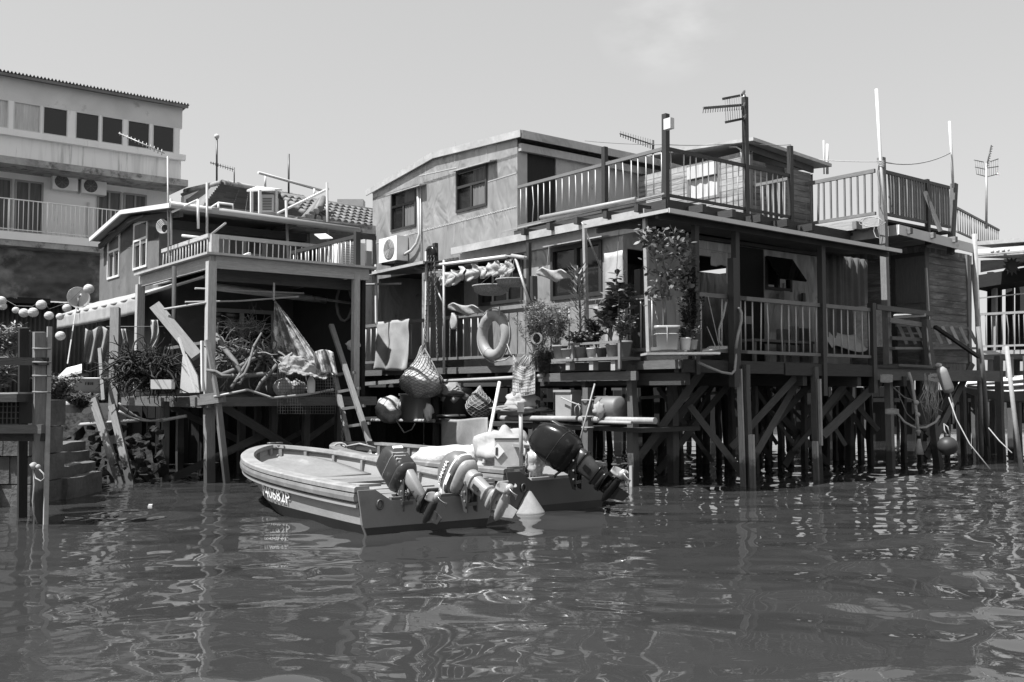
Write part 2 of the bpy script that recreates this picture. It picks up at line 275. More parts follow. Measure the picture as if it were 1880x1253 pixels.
# ================================================================ the setting: water, mud, bank
def water():
    xs=[-400,-200,-100,-60,-40,-28,-20,-15]; x=-12.0
    while x<14: xs.append(x); x+=.055
    xs+=[14.5,16,20,28,40,60,100,200,400]
    ys=[-60,-20,-6,-1]; y=1.6; dy=.03
    while y<30: ys.append(y); y+=dy; dy=min(.09,dy*1.006)
    ys+=[32,38,50,70,110,200,420]
    rg=random.Random(3); wv=[]
    for i in range(52):
        lam=math.exp(rg.uniform(math.log(.20),math.log(2.2))); th=R(88)+rg.gauss(0,.55); k=2*math.pi/lam
        am=.0021*lam**1.1*rg.uniform(.5,1.2)
        wv.append((k*math.cos(th),k*math.sin(th),am,rg.uniform(0,6.28)))
    vs=[]
    for yy in ys:
        for xx in xs:
            z=0.0
            if -12.2<xx<14.2 and 1<yy<30.5:
                e=min(1,(xx+12.2)/2,(14.2-xx)/2,(30.5-yy)/6)
                p=noise.noise(V((xx*.16,yy*.30,1.3))); q=.55+1.1*max(0,p+.35)
                wx=xx+.25*noise.noise(V((xx*.7,yy*.7,5))); wy=yy+.25*noise.noise(V((xx*.6,yy*.8,9)))
                for kx,ky,am,ph in wv: z+=am*math.sin(kx*wx+ky*wy+ph)
                z*=e*q
            vs.append((xx,yy,z))
    n=len(xs); fs=[(j*n+i,j*n+i+1,(j+1)*n+i+1,(j+1)*n+i) for j in range(len(ys)-1) for i in range(n-1)]
    me=bpy.data.meshes.new('water'); me.from_pydata(vs,[],fs); me.polygons.foreach_set('use_smooth',[True]*len(fs))
    m=bpy.data.materials.new('estuary water'); m.use_nodes=True; t=m.node_tree; b=t.nodes['Principled BSDF']
    b.inputs['Base Color'].default_value=(.034,.034,.034,1); b.inputs['Roughness'].default_value=.02; b.inputs['IOR'].default_value=1.33
    tc=nn(t,'ShaderNodeTexCoord'); mp=nn(t,'ShaderNodeMapping'); mp.inputs['Scale'].default_value=(1,2.3,1)
    n1=nn(t,'ShaderNodeTexNoise'); n1.inputs['Scale'].default_value=7.5; n1.inputs['Detail'].default_value=2; n1.inputs['Distortion'].default_value=.5
    bp=nn(t,'ShaderNodeBump'); bp.inputs['Distance'].default_value=.02
    t.links.new(tc.outputs['Object'],mp.inputs[0]); t.links.new(mp.outputs[0],n1.inputs[0]); t.links.new(n1.outputs[0],bp.inputs['Height'])
    n2=nn(t,'ShaderNodeTexNoise'); n2.inputs['Scale'].default_value=.42; n2.inputs['Detail'].default_value=3; t.links.new(mp.outputs[0],n2.inputs[0])
    mr=nn(t,'ShaderNodeMapRange'); mr.inputs[1].default_value=.45; mr.inputs[2].default_value=.65; mr.inputs[3].default_value=.0; mr.inputs[4].default_value=.05; t.links.new(n2.outputs[0],mr.inputs[0]); t.links.new(mr.outputs[0],bp.inputs['Strength']); t.links.new(bp.outputs[0],b.inputs['Normal'])
    me.materials.append(m); o=bpy.data.objects.new('water',me); C.objects.link(o); tag(o,kind='structure')
water()
def hill(name,cx,cy,rx,ry,hz,seed,mat,n=40):
    mb=MB()
    def f(u,v):
        x=(u-.5)*2; y=(v-.5)*2; r=min(1,math.hypot(x,y))
        return V((cx+x*rx,cy+y*ry,-.6+hz*(1-r*r)*(1+.35*noise.noise(V((x*2.5,y*2.5,seed))))+.25*noise.noise(V((x*rx*.9,y*ry*.9,seed)))))
    return tag(mb.grid(f,n,n).build(name,mat,uv=False),kind='structure')
# rubble bank beneath the left houses
def bank():
    def f(u,v):
        p=PZ(lerp(-200,330,u),890,0)   # shoreline seen along the left
        s0=lerp(17.5,7.0,u); q=L(0,0,0); base=PD(lerp(-260,300,u),720,lerp(17.2,18.5,u)); base.z=0
        q=base+V((-.45,.9,0))*(v*9)
        h=-.35+min(1.0,v*5.2)*lerp(1.55,.75,u**.7)+v*.5
        q.z=h+.20*noise.noise(q*1.1)+.20*abs(noise.noise(q*2.2))-.08+.09*noise.noise(q*5.5)+.05*noise.noise(q*10)
        q+=V((noise.noise(q*1.6),noise.noise(q*1.7+V((7,3,1))),0))*.06
        return q
    tag(MB().grid(f,190,110,smooth=True).build('mud_bank',M['rock'],uv=False),kind='structure')
bank()
hill('far_bank',6,75,90,18,2.4,2,M['rock'])
# ================================================================ building helpers
def pt(kind,c,u,z,off=0): return L(u,c+off,z) if kind=='A' else L(c+off,u,z)
def facade(mb,kind,c,u0,u1,z0,z1,holes=(),th=.1,top=None):
    us=sorted({u0,u1}|{h[0] for h in holes}|{h[1] for h in holes}); zs=sorted({z0,z1}|{h[2] for h in holes}|{h[3] for h in holes})
    for i in range(len(us)-1):
        for j in range(len(zs)-1):
            a,b,c0,d=us[i],us[i+1],zs[j],zs[j+1]; um,zm=(a+b)/2,(c0+d)/2
            if any(h[0]<um<h[1] and h[2]<zm<h[3] for h in holes): continue
            for off in (0,th): mb.add([pt(kind,c,a,c0,off),pt(kind,c,b,c0,off),pt(kind,c,b,d,off),pt(kind,c,a,d,off)],[(0,1,2,3)],g=Z)
    for h in holes:
        q=[(h[0],h[2]),(h[1],h[2]),(h[1],h[3]),(h[0],h[3])]
        for i in range(4):
            (a,b),(c0,d)=q[i],q[(i+1)%4]
            mb.add([pt(kind,c,a,b),pt(kind,c,c0,d),pt(kind,c,c0,d,th),pt(kind,c,a,b,th)],[(0,1,2,3)])
    if top:   # gable outline above z1 given as (u,z) pairs
        for off in (0,th): mb.add([pt(kind,c,u0,z1,off)]+[pt(kind,c,a,b,off) for a,b in top]+[pt(kind,c,u1,z1,off)],[tuple(range(len(top)+2))],g=Z)
    return mb
def kbox(mb,kind,c,u0,u1,z0,z1,o0,o1,g=None):
    return mb.stb(u0,u1,c+o0,c+o1,z0,z1,g) if kind=='A' else mb.stb(c+o0,c+o1,u0,u1,z0,z1,g)
def hole(kind,c,x0,x1,yt,yb):
    f=sA if kind=='A' else tB
    a,zt=f(x0,yt,c); b,_=f(x1,yt,c); _,zb=f(x0,yb,c)
    return (min(a,b),max(a,b),zb,zt)
def window(par,kind,c,h,mat,fw=.06,mull=1,transom=.66,depth=.07,pane='glass',curtain=None,sash_open=None,proud=.03):
    u0,u1,z0,z1=h; fr=MB()
    kbox(fr,kind,c,u0,u0+fw,z0,z1,-proud,depth); kbox(fr,kind,c,u1-fw,u1,z0,z1,-proud,depth)
    kbox(fr,kind,c,u0+fw,u1-fw,z0,z0+fw,-proud,depth); kbox(fr,kind,c,u0+fw,u1-fw,z1-fw,z1,-proud,depth)
    zt=z0+(z1-z0)*transom
    if transom<1: kbox(fr,kind,c,u0+fw,u1-fw,zt-fw*.5,zt+fw*.5,-proud+.006,depth-.006)
    for i in range(mull):
        um=u0+(u1-u0)*(i+1)/(mull+1); kbox(fr,kind,c,um-fw*.5,um+fw*.5,z0+fw,(zt-fw*.5) if transom<1 else z1-fw,-proud+.01,depth-.01)
    f=fr.build('window',mat,par)
    pm=MB(); kbox(pm,kind,c,u0+fw*.5,u1-fw*.5,z0+fw*.5,z1-fw*.5,depth*.45,depth*.45+.012); pm.build('pane',M[pane],f)
    if curtain:
        cu=MB(); n=40
        for (a,b) in curtain:
            ua,ub=lerp(u0,u1,a),lerp(u0,u1,b)
            def fn(x,y): return pt(kind,c,lerp(ua,ub,x),lerp(z0+.06,z1-.05,y),depth*.45-.012+.008*math.sin(x*30+y*2))
            cu.grid(fn,24,2)
        cu.build('curtain',M['curtain'],f)
    return f
def slab(c4,th):   # four top corners, thickness straight down
    return [V(p)-Z*th for p in c4]+[V(p) for p in c4]
def planks(mb,kind,c,u0,u1,z0,z1,pitch=.14,proud=.02,holes=(),gap=.008):
    z=z0; rg=random.Random(int(c*100)+int(u0*10))
    while z<z1-.02:
        zt=min(z1,z+pitch); segs=[(u0,u1)]
        for h in holes:
            if h[2]<zt and h[3]>z: segs=[x for (a,b) in segs for x in ((a,min(b,h[0])),(max(a,h[1]),b)) if x[1]-x[0]>.01]
        for a,b in segs:
            um=a
            while um<b-.01:
                ue=b if rg.random()<.6 else min(b,um+rg.uniform(1.2,3.0))
                if b-ue<.6: ue=b
                kbox(mb,kind,c,um,ue-.003,z,zt-gap,-proud-rg.uniform(0,.006),.004,g=(A if kind=='A' else B)); um=ue
        z=zt
    return mb
def corrug(p0,p1,down,n,amp,nrm,m=1):   # corrugated sheet from edge p0-p1 running along down
    def f(u,v): return p0.lerp(p1,u)+down*v+nrm*(amp*math.sin(u*n*2*math.pi))
    return MB().grid(f,n*6,m,.004)
def ac_unit(name,label,kind,c,u0,u1,z0,z1,dep,group=None,fan=.35,slats=False):
    o0=pt(kind,c,(u0+u1)/2,z0); t=thing(name,label,'air conditioner',o0,group=group)
    b=MB(); kbox(b,kind,c,u0,u1,z0,z1,-dep,0); b.build('casing',M['ac_white'],t)
    um=lerp(u0,u1,1-fan) if kind=='A' else lerp(u0,u1,fan); zm=(z0+z1)/2; r=min((z1-z0)*.42,abs(u1-u0)*.33)
    ax=-B if kind=='A' else -A; ce=pt(kind,c,um,zm,-dep)
    g=MB().lathe([(r,0),(r,.012),(r*.93,.012)],ce,ax,28)
    gm=MB()
    for i in range(1,7): 
        rr=r*i/7; gm.tube([ce+ax*.016+ (A if kind=='A' else B)*rr*math.cos(x*2*math.pi/24)+Z*rr*math.sin(x*2*math.pi/24) for x in range(25)],.004,4,cap=False)
    for k in range(8):
        an=k*math.pi/4; gm.tube([ce+ax*.016,ce+ax*.016+((A if kind=='A' else B)*math.cos(an)+Z*math.sin(an))*r],.004,4)
    g.build('fan_recess',M['plastic_dark' if fan<.4 else 'plastic'],t); gm.build('fan_grille',M['plastic'],t)
    if slats:
        s=MB()
        for i in range(9):
            zz=lerp(z0+.08,z1-.08,i/8)
            if kind=='A': s.stb(u0-.006,u0,c-dep+.05,c-.06,zz-.016,zz+.016)
            else: s.stb(c-dep+.05,c-.06,u0-.006,u0,zz-.016,zz+.016)
        s.build('side_louvre',M['plastic_dark'],t)
    return t
# ================================================================ the big tin house
tin=thing('tin_house','two storey sheet metal stilt house with gabled front and lit dented walls','house',L(6,1,2.0))
TG=1.0; ZD=2.08; ZL=4.62
W1=hole('A',TG,719,765,355,427); W2=hole('A',TG,838.5,895,316.5,392)
W3=hole('A',TG,880,961,481,563); W4=hole('A',TG,1012,1106,457,553); D1=(sA(852,500,TG)[0],sA(812,500,TG)[0],ZD,sA(812,487,TG)[1])
D0=(sA(775,500,TG)[0],sA(695,500,TG)[0],ZD,sA(700,512,TG)[1])
SR=5.5; SL=sA(684,400,TG)[0]; SLW=2.35
rt=[PA(672,350,.92),PA(795,280,.92),PA(956,239,.92)]; rtz=[st(p) for p in rt]
tops=[(SR,lerp(rtz[2][2],rtz[1][2],(SR-rtz[2][0])/(rtz[1][0]-rtz[2][0]))-.12),(rtz[1][0],rtz[1][2]-.12),(SL,lerp(rtz[0][2],rtz[1][2],(SL-rtz[0][0])/(rtz[1][0]-rtz[0][0]))-.12)]
w=MB(); facade(w,'A',TG,SR,SL,ZL,6.5,[W1,W2],.08,top=tops); facade(w,'A',TG,SLW,SL,ZD-.1,ZL,[W3,W4,D1,D0],.08)
UD=hole('B',SR,968,1021,277,415); UD=(UD[0],UD[1],4.93,UD[3])
w.build('front_wall',M['tin'],tin)
w=MB(); facade(w,'B',SR,TG,7,ZL,6.72,[UD],.08); facade(w,'B',SL-.08,TG+.1,8.2,ZD-.1,6.55,[],.08); facade(w,'A',7,SR,SL,ZL,6.7,[],.08); facade(w,'A',8.2,SLW,SL,ZD-.1,ZL,[],.08); facade(w,'B',5.6,TG+.3,8.1,ZD,ZL-.1,[],.06)
# lower side wall on the porch
PD1=hole('B',SLW,1357,1402,452,640); PD1=(PD1[0],PD1[1],ZD,PD1[3]); PW=hole('B',SLW,1404,1452,472,532); PD2=(tB(1152,500,SLW)[0],tB(1186,500,SLW)[0],ZD,4.2)
PD3=(tB(1262,500,SLW)[0],tB(1352,500,SLW)[0],ZD,4.25)
facade(w,'B',SLW,TG,8.2,ZD-.1,ZL,[PD1,PW,PD2,PD3],.08)
w.build('side_wall',M['tin_shade'],tin)
# sheet laps and rivets
sm=MB()
def strip(x0,y0,x1,y1,wd=.022): sm.beam(PA(x0,y0,TG-.004),PA(x1,y1,TG-.004),.008,wd,up=Z)
strip(690,447,948,380); strip(896,334,948,318); strip(770,323,838,308)
for x,ya,yb in ((782,300,330),(835,262,298),(893,258,300),(834,415,446),(770,440,490),(895,395,405)):
    sm.beam(PA(x,ya,TG-.004),PA(x,yb,TG-.004),.018,.007,up=B)
for i in range(46):
    x=lerp(745,945,i/45); y=lerp(433,381,(x-743)/205); p=PA(x,y-1.5,TG-.008); sm.blob(p,(.013,.013,.013),0,0,6,4)
sm.build('sheet_lap',M['tin_trim'],tin)
f=window(tin,'A',TG,W1,M['post'],.055,1,.62,curtain=[(.05,.5)]); f=window(tin,'A',TG,W2,M['post'],.06,1,.6,curtain=[(.04,.48)])
for h,(x0,y0,x1,y1) in ((W1,(708,358,770,339)),(W2,(824,315.5,899,294.5))):
    p0=PA(x0,y0,TG-.2);p1=PA(x1,y1,TG-.2); MB().hexa(slab([p0,p1,p1+B*.2+Z*.05,p0+B*.2+Z*.05],.025)).build('window_visor',M['tin_shade'],tin)
# open sash on second window
s0,z0=sA(878,345,TG); window(tin,'A',TG,W3,M['post'],.07,2,1.0); window(tin,'A',TG,W4,M['post'],.08,1,1.0)
one('door',M['wood_black'],tin,pt('B',SR,(UD[0]+UD[1])/2,UD[2],.05),pt('B',SR,(UD[0]+UD[1])/2,UD[3],.05),UD[1]-UD[0]-.04,.04,up=A)
for q,nm in ((PD1,'door'),):
    d=one(nm,M['wood_black'],tin,pt('B',SLW,(q[0]+q[1])/2,q[2],.03),pt('B',SLW,(q[0]+q[1])/2,q[3],.03),q[1]-q[0]-.02,.05,up=A)
    MB().box(pt('B',SLW,q[0]+.25,q[2]+.95,-.002),(.26,.16,.012),B,Z).build('door_plate',M['plastic'],d)
window(tin,'B',SLW,PW,M['post'],.07,1,1.0)
ow=MB(); a0=pt('B',SLW,PW[0],PW[3],-.02); a1=pt('B',SLW,PW[1],PW[3],-.02)
ow.hexa([a0,a1,a1-A*.35-Z*.5,a0-A*.35-Z*.5,a0+Z*.02-A*.02,a1+Z*.02-A*.02,a1-A*.38-Z*.48,a0-A*.38-Z*.48]); ow.build('awning_sash',M['glass'],tin)
# roof
r=MB(); e=[p for p in rt]
bk=[p+B*6.6 for p in e]
r.hexa(slab([e[0],e[1],bk[1],bk[0]],.06)); r.hexa(slab([e[1],e[2],bk[2],bk[1]],.06)); ro=r.build('roof',M['tin_trim'],tin)
r=MB(); r.beam(e[0]-Z*.07,e[1]-Z*.07,.035,.15); r.beam(e[1]-Z*.07,e[2]-Z*.07,.035,.15); r.build('fascia',M['tin_trim'],tin)
r=MB(); r.beam(e[2]-Z*.08+B*.03,bk[2]-Z*.08,.03,.17); r.beam(L(SR-.06,TG+.02,6.70),L(SR-.06,6.5,6.70),.1,.16); r.build('eave_board',M['tin_shade'],tin)
r=MB(); r.stb(2.25,SL,TG,7,4.55,ZL); r.stb(SR,SL,TG+.1,6.9,ZD-.02,ZD+.02); r.build('inner_floor',M['dim'],tin)
# lower roof edge over the front wall
p0=PA(829,450,.72); p1=PA(1184,393,.72); zf=(p0.z+p1.z)/2
s0=st(p0)[0]; s1=st(p1)[0]
r=MB(); r.hexa(slab([L(s0,.72,zf),L(s1,.72,zf),L(s1,1.0,zf+.03),L(s0,1.0,zf+.03)],.05)); r.stb(s0,s1,.70,.735,zf-.14,zf+.012); r.build('lower_fascia',M['tin_trim'],tin)
MB().stb(s1,s0,.94,.997,zf-.32,zf-.10).build('lower_soffit_board',M['tin_trim'],tin)
p=MB(); x0,zz=sA(1000,455,.8); x1,_=sA(1108,441,.8); p.hexa(slab([L(x0,.75,zz+.02),L(x1,.75,zz+.02),L(x1,1.0,zz+.07),L(x0,1.0,zz+.07)],.02)); p.build('window_visor',M['tin_shade'],tin)
# air conditioner on the front wall
q0=sA(699,440,TG-.3); q1=sA(731,434,TG-.3); zb=sA(699,484,TG-.3)[1]
ac=ac_unit('air_conditioner','white air conditioner bracketed on the sunlit tin wall','A',TG-.02,q1[0],q0[0]+.02,zb,q0[1],.32,fan=.58)
MB().stb(q1[0]+.1,q1[0]+.14,TG-.34,TG,zb-.06,zb-.005).stb(q0[0]-.14,q0[0]-.1,TG-.34,TG,zb-.06,zb-.005).build('bracket',M['steel_dark'],ac)
pp=tag(MB().tube([PA(767,345,TG-.05),PA(769,400,TG-.05),PA(770,430,TG-.06),PA(765,447,TG-.08),PA(755,460,TG-.1),PA(742,468,TG-.12)],.035,8).build('drain_pipe',M['plastic_white']),'white wrapped pipe curving down tin wall to the air conditioner','pipe')
MB().tube([PA(771.5,345,TG-.04),PA(773.5,490,TG-.04)],.014,6).build('conduit',M['plastic_white'],pp)
# ================================================================ upper deck (roof terrace in front of timber hut)
US,UT0,UT1=1.28,1.0,4.6; ZU=4.92
ud=thing('roof_terrace','timber roof terrace floor on joists above the porch','terrace',L(US,UT0,ZL))
MB().stb(US-.05,SR,UT0-.05,7,ZU-.07,ZU-.02).build('floor',M['wood_dark'],ud)
j=MB()
for s in (1.6,2.4,3.2,4.0,4.8): j.stb(s-.05,s+.05,UT0-.42,7,ZU-.2,ZU-.072)
for t in (1.5,2.3,3.1,3.9,4.7): j.stb(US-.45,US+.2,t-.05,t+.05,ZU-.215,ZU-.074)
j.build('joist',M['wood_dark'],ud)
MB().stb(US-.08,SR,UT0-.09,UT0-.05,ZU-.2,ZU).stb(US-.09,US-.05,UT0-.05,6.5,ZU-.2,ZU).build('edge_board',M['wood_dark'],ud)
rail_rng=random.Random(44)
def railing(name,label,p0,p1,h,n,rail,bar,group,rw=.05,rh=.06,br=.011,bot=.1,square=False,posts=(),postm='post',pw=.09):
    t=thing(name,label,'railing',p0,group=group)
    one('top_rail',rail,t,p0+Z*h,p1+Z*h,rw,rh); one('bottom_rail',rail,t,p0+Z*bot,p1+Z*bot,rw,rh*.8)
    me=None
    dr=(p1-p0).normalized()
    for i in range(n):
        u=(i+.5)/n; q=p0.lerp(p1,u)
        own=rail_rng.random()<.22; lean=rail_rng.gauss(0,.016) if own else 0
        if rail_rng.random()<.025: continue          # a bar long gone
        if me is None or own:
            mb=MB(); ta,tb_=q+Z*(bot+.01),q+Z*(h-.01)+dr*lean
            if square: mb.beam(ta,tb_,br*2*rail_rng.uniform(.85,1.1),br*2,up=dr)
            elif own: mb.tube([ta,ta.lerp(tb_,.5)+dr*rail_rng.gauss(0,.012)+dr.cross(Z)*rail_rng.gauss(0,.012),tb_],br,6)
            else: mb.tube([ta,tb_],br,6)
            o=mb.build('baluster',bar,t)
            if not own: me=o; q0=q
        else:
            o=me.copy(); C.objects.link(o); o.location=me.location+(q-q0)+dr*rail_rng.uniform(-.012,.012)
    for (u,za,zb) in posts:
        q=p0.lerp(p1,u); one('post',M[postm],t,V((q.x,q.y,za)),V((q.x,q.y,zb)),pw,pw,up=B)
    return t
railing('terrace_railing','dark terrace railing running from tin house to the post with a white box',L(SR-.02,UT0,ZU),L(US,UT0,ZU),.93,22,M['rail_dark'],M['baluster'],'terrace railings',posts=((.63,4.6,6.18),))
railing('terrace_railing','dark terrace railing along the porch side below the television aerial',L(US,UT0+.05,ZU),L(US,UT1,ZU),.93,21,M['post'],M['baluster'],'terrace railings',posts=((.61,4.6,7.18),(1.0,4.6,6.45)))
railing('terrace_railing','pale terrace railing crossing in front of the timber hut side wall',L(US,UT1+.07,ZU),L(2.2,UT1+.07,ZU),.9,7,M['wood'],M['wood_light'],'terrace railings',br=.016,square=True)
pt0=thing('timber_post','tall dark corner post carrying a white junction box','post',L(US,UT0,4.6))
one('shaft',M['post'],pt0,L(US,UT0,4.4),PA(1222,210,UT0),.1,.1,up=B)
bx=PA(1228,228,UT0-.09); MB().box(bx,(.16,.1,.19),-A,B).build('junction_box',M['plastic_white'],pt0)
tag(MB().tube(sag(PA(1074,259,UT0),PA(1222,266,UT0),.02)+sag(PA(1222,266,UT0),PB(1368,262,US),.03)+sag(PB(1368,262,US),PB(1452,266,US),.03),.006,4).build('clothes_line',M['rope_dark']),'thin dark line strung between the terrace posts','line')
tag(MB().beam(L(US-.06,UT0-.1,ZU+.1),L(SR+.4,UT0-.1,ZU+.03),.03,.03).build('conduit',M['steel']),'pale pipe lying along the terrace edge below railing','pipe')
tag(MB().tube([PA(993,400,UT0-.12),PA(1168,366,UT0-.12)],.045,8).build('drain_pipe',M['plastic']),'thick pale pipe resting on the terrace edge against balusters','pipe')
# timber hut on the terrace
TT,TS=4.55,2.24
hut=thing('timber_hut','small plank hut with pale flat roof standing on the roof terrace','house',L(TS,TT,ZU))
HW=hole('A',TT,1262,1322,306,374)
zt=6.55
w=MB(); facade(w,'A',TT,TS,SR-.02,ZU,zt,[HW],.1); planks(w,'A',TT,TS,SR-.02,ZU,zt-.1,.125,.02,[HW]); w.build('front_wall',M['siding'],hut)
HD=hole('B',TS,1405,1440,300,400); HD=(HD[0],HD[1],ZU,HD[3])
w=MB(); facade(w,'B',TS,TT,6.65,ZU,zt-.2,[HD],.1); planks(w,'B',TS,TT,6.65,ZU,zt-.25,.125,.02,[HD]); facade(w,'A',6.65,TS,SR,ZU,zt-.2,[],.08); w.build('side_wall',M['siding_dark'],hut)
MB().stb(TS+.02,TS+.05,HD[0],HD[1],HD[2],HD[3]).build('door',M['dim'],hut)
MB().stb(TS-.03,TS+.05,TT-.03,TT+.06,ZU,zt-.1).build('corner_board',M['wood'],hut)
window(hut,'A',TT,HW,M['wood'],.06,0,.62,curtain=None)
MB().grid(lambda u,v:pt('A',TT,lerp(HW[0]+.06,HW[1]-.06,u),lerp(HW[2]+.06,HW[2]+(HW[3]-HW[2])*.58,v),-.0+.012*math.sin(u*18)),30,3).build('curtain',M['curtain_pale'],hut)
MB().stb(HW[0]+.05,HW[1]-.05,TT-.08,TT-.02,HW[3]-.32,HW[3]-.05).build('roller_blind',M['curtain_pale'],hut)
c0=PA(1383,252,TT-.17); c1=PA(1190,281,TT-.17); c2=PB(1527,301,st(c0)[0]); 
r=MB().hexa(slab([c1,c0,c2,c1+(c2-c0)],.07)); r.build('roof',M['tin_trim'],hut)
MB().beam(c0-Z*.13+A*.28+B*.1,c2-Z*.13+A*.28-B*.3,.05,.14).build('eave_board',M['wood_mid'],hut)
MB().tube([PA(1340,270,TT-.05),PA(1352,270,TT-.05),PA(1360,275,TT-.05),PA(1362,300,TT-.05)],.02,6).build('conduit',M['plastic_white'],hut)
# canopy over the porch
zc=4.33; cs,ctt=st(PZ(1228,384,zc))[:2]
cl=PZ(1060,413,zc); cr_=PB(1655,459,cs)
can=thing('porch_canopy','thin dark flat canopy shading the porch corner','canopy',L(cs,ctt,zc))
ca,cb=L(cs,ctt,zc),V(cl); cb=L(st(cl)[0],ctt,zc); ce=L(cs,st(cr_)[1],zc-.05)
r=MB(); r.hexa(slab([cb,ca,ca+A*1.5+B*1.3+Z*.10,cb+B*1.3+Z*.10],.03)); r.hexa(slab([ca,ce,ce+A*1.5+Z*.1,ca+A*1.5+B*1.3+Z*.1],.03)); r.build('sheet',M['dim'],can)
r=MB(); r.beam(cb-Z*.02,ca-Z*.02,.03,.055); r.build('front_edge',M['tin_trim'],can)
MB().beam(ca-Z*.02,ce-Z*.02,.03,.07).build('side_edge',M['dull'],can)
MB().beam(ca-Z*.06+A*.3+B*.05,ce-Z*.06+A*.3,.06,.08).beam(cb-Z*.06+B*.3,ca-Z*.06+B*.3+A*.3,.06,.08).build('bearer',M['dim'],can)
# ================================================================ left plank house with white windows
lh=thing('rendered_house','grey patched render house with white framed windows and white eave','house',L(14,-4.3,1.4))
TL=-4.27; SLa=sA(291,500,TL)[0]; SLb=sA(183,500,TL)[0]
V1=hole('A',TL,199.5,221,437,514); V2=hole('A',TL,247,272,412,497)
g=[PA(165,438,TL-.35),PA(222,387,TL-.35),PA(312,374,TL-.35)]
gz=[st(p) for p in g]
w=MB(); facade(w,'A',TL,SLa,SLb,1.5,5.1,[V1,V2],.12,top=[(SLa,gz[2][2]-.28),(gz[1][0],gz[1][2]-.22),(SLb,gz[0][2]-.25)])
w.build('front_wall',M['render_grey'],lh)
w=MB(); bw0=TL; 
LD=hole('B',SLa,381,423,414,472); LD2=hole('B',SLa,445,488,420,472)
facade(w,'B',SLa,TL,-.6,1.5,5.35,[LD2],.12); facade(w,'B',SLb-.1,TL+.2,2,1.5,5.4,[],.1); w.build('side_wall',M['render_grey'],lh)
window(lh,'A',TL,V1,M['paint'],.05,1,.64); window(lh,'A',TL,V2,M['paint'],.05,1,.62); window(lh,'B',SLa,LD2,M['paint_grey'],.1,0,1,pane='dim')
for h in (V1,V2):
    MB().hexa(slab([L(h[0]-.1,TL-.16,h[3]+.05),L(h[1]+.1,TL-.16,h[3]+.05),L(h[1]+.1,TL,h[3]+.14),L(h[0]-.1,TL,h[3]+.14)],.04)).build('window_hood',M['render_grey'],lh)
r=MB(); bk=[p+B*4.6 for p in g]
r.hexa(slab([g[0],g[1],bk[1],bk[0]],.07)); r.hexa(slab([g[1],g[2],bk[2],bk[1]],.07)); r.build('roof',M['tile_flat'],lh)
r=MB(); r.beam(g[0]-Z*.04,g[1]-Z*.04,.04,.1); r.beam(g[1]-Z*.04,g[2]-Z*.04,.04,.1); r.build('fascia',M['paint'],lh)
r=MB(); o_=B*.25-Z*.2; r.beam(g[0]+o_,g[1]+o_,.08,.12); r.beam(g[1]+o_,g[2]+o_,.08,.12); r.build('eave_board',M['wood_dark'],lh)
gp=MB(); gp.tube([g[2]-Z*.02,bk[2]-Z*.12],.075,8); gp.build('gutter',M['plastic'],lh)
MB().stb(SLa-.3,SLa-.02,TL+.1,-.7,5.32,5.5).build('eave_board',M['wood_dark'],lh)
MB().stb(SLa-.01,SLa,tB(381,440,SLa)[0],tB(423,440,SLa)[0],4.0,tB(381,414,SLa)[1]).build('wall_patch',M['paint_grey'],lh)
MB().stb(SLa-.01,SLa,tB(318,440,SLa)[0],tB(372,440,SLa)[0],4.0,5.1).build('wall_panel',M['render_grey'],lh)
# house between: pale wall with dark doorway and heavy eave, under the ribbed tile roof
mh=thing('low_terrace_house','low pale house with thick eave and dark doorway behind the terrace','house',L(11,.5,2))
e0=PB(546,399,11.4); e1=PB(700,416,11.4); sE=11.4; t0=st(e0)[1]; t1=st(e1)[1]
w=MB(); DH=(tB(516,440,SLa+.1)[0],tB(548,440,SLa+.1)[0],3.9,5.1)
facade(w,'B',SLa+.1,-.55,4.5,2,5.3,[],.12); w.build('wall',M['plaster'],mh)
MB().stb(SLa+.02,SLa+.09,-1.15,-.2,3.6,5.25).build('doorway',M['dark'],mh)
MB().stb(SLa+.04,SLa+.09,tB(570,440,SLa)[0],tB(606,440,SLa)[0],3.7,tB(570,420,SLa)[1]).build('door',M['paint_grey'],mh)
MB().hexa(slab([e0,e1,e1+A*3,e0+A*3],.22)).build('eave_slab',M['concrete'],mh)
# ribbed tile roof beyond
def tileroof(name,label,p,q,up,n,rows,mat,ridge=True,r=.075):
    t=thing(name,label,'roof',p); mb=MB(); 
    nrm=(q-p).cross(up).normalized(); 
    if nrm.z<0: nrm=-nrm
    mb.hexa(slab([p,q,q+up,p+up],.08))
    for i in range(n+1):
        c=p.lerp(q,i/n)
        for k in range(rows):
            a=c+up*(k/rows)+nrm*.02; b=c+up*((k+1.06)/rows)+nrm*.0
            mb.tube([a+nrm*.03,b+nrm*.005],[r*1.05,r*.85],8)
    mb.build('tile_field',mat,t)
    if ridge: MB().tube([p+up,q+up],.1,8).build('ridge',mat,t)
    return t
ra=PB(572,402,13.6); rb=PB(760,432,13.6); up=A*2.0+Z*.95
tileroof('tiled_roof','ribbed clay tile roof rising behind the terrace eave',ra,rb,up,16,6,M['tile'])
hp=MB(); 
for i in range(5):
    f0=i/5; a=PB(555,398,13.4)+A*.3*i
    hp.tube([PB(556+i*8,404-i*5,13.6),PB(582+i*3,372-i*2,14.4)],[.09,.08],8)
tag(hp.build('hip_tiles',M['tile']),'short row of clay hip tiles at the roof corner','roof tiles')
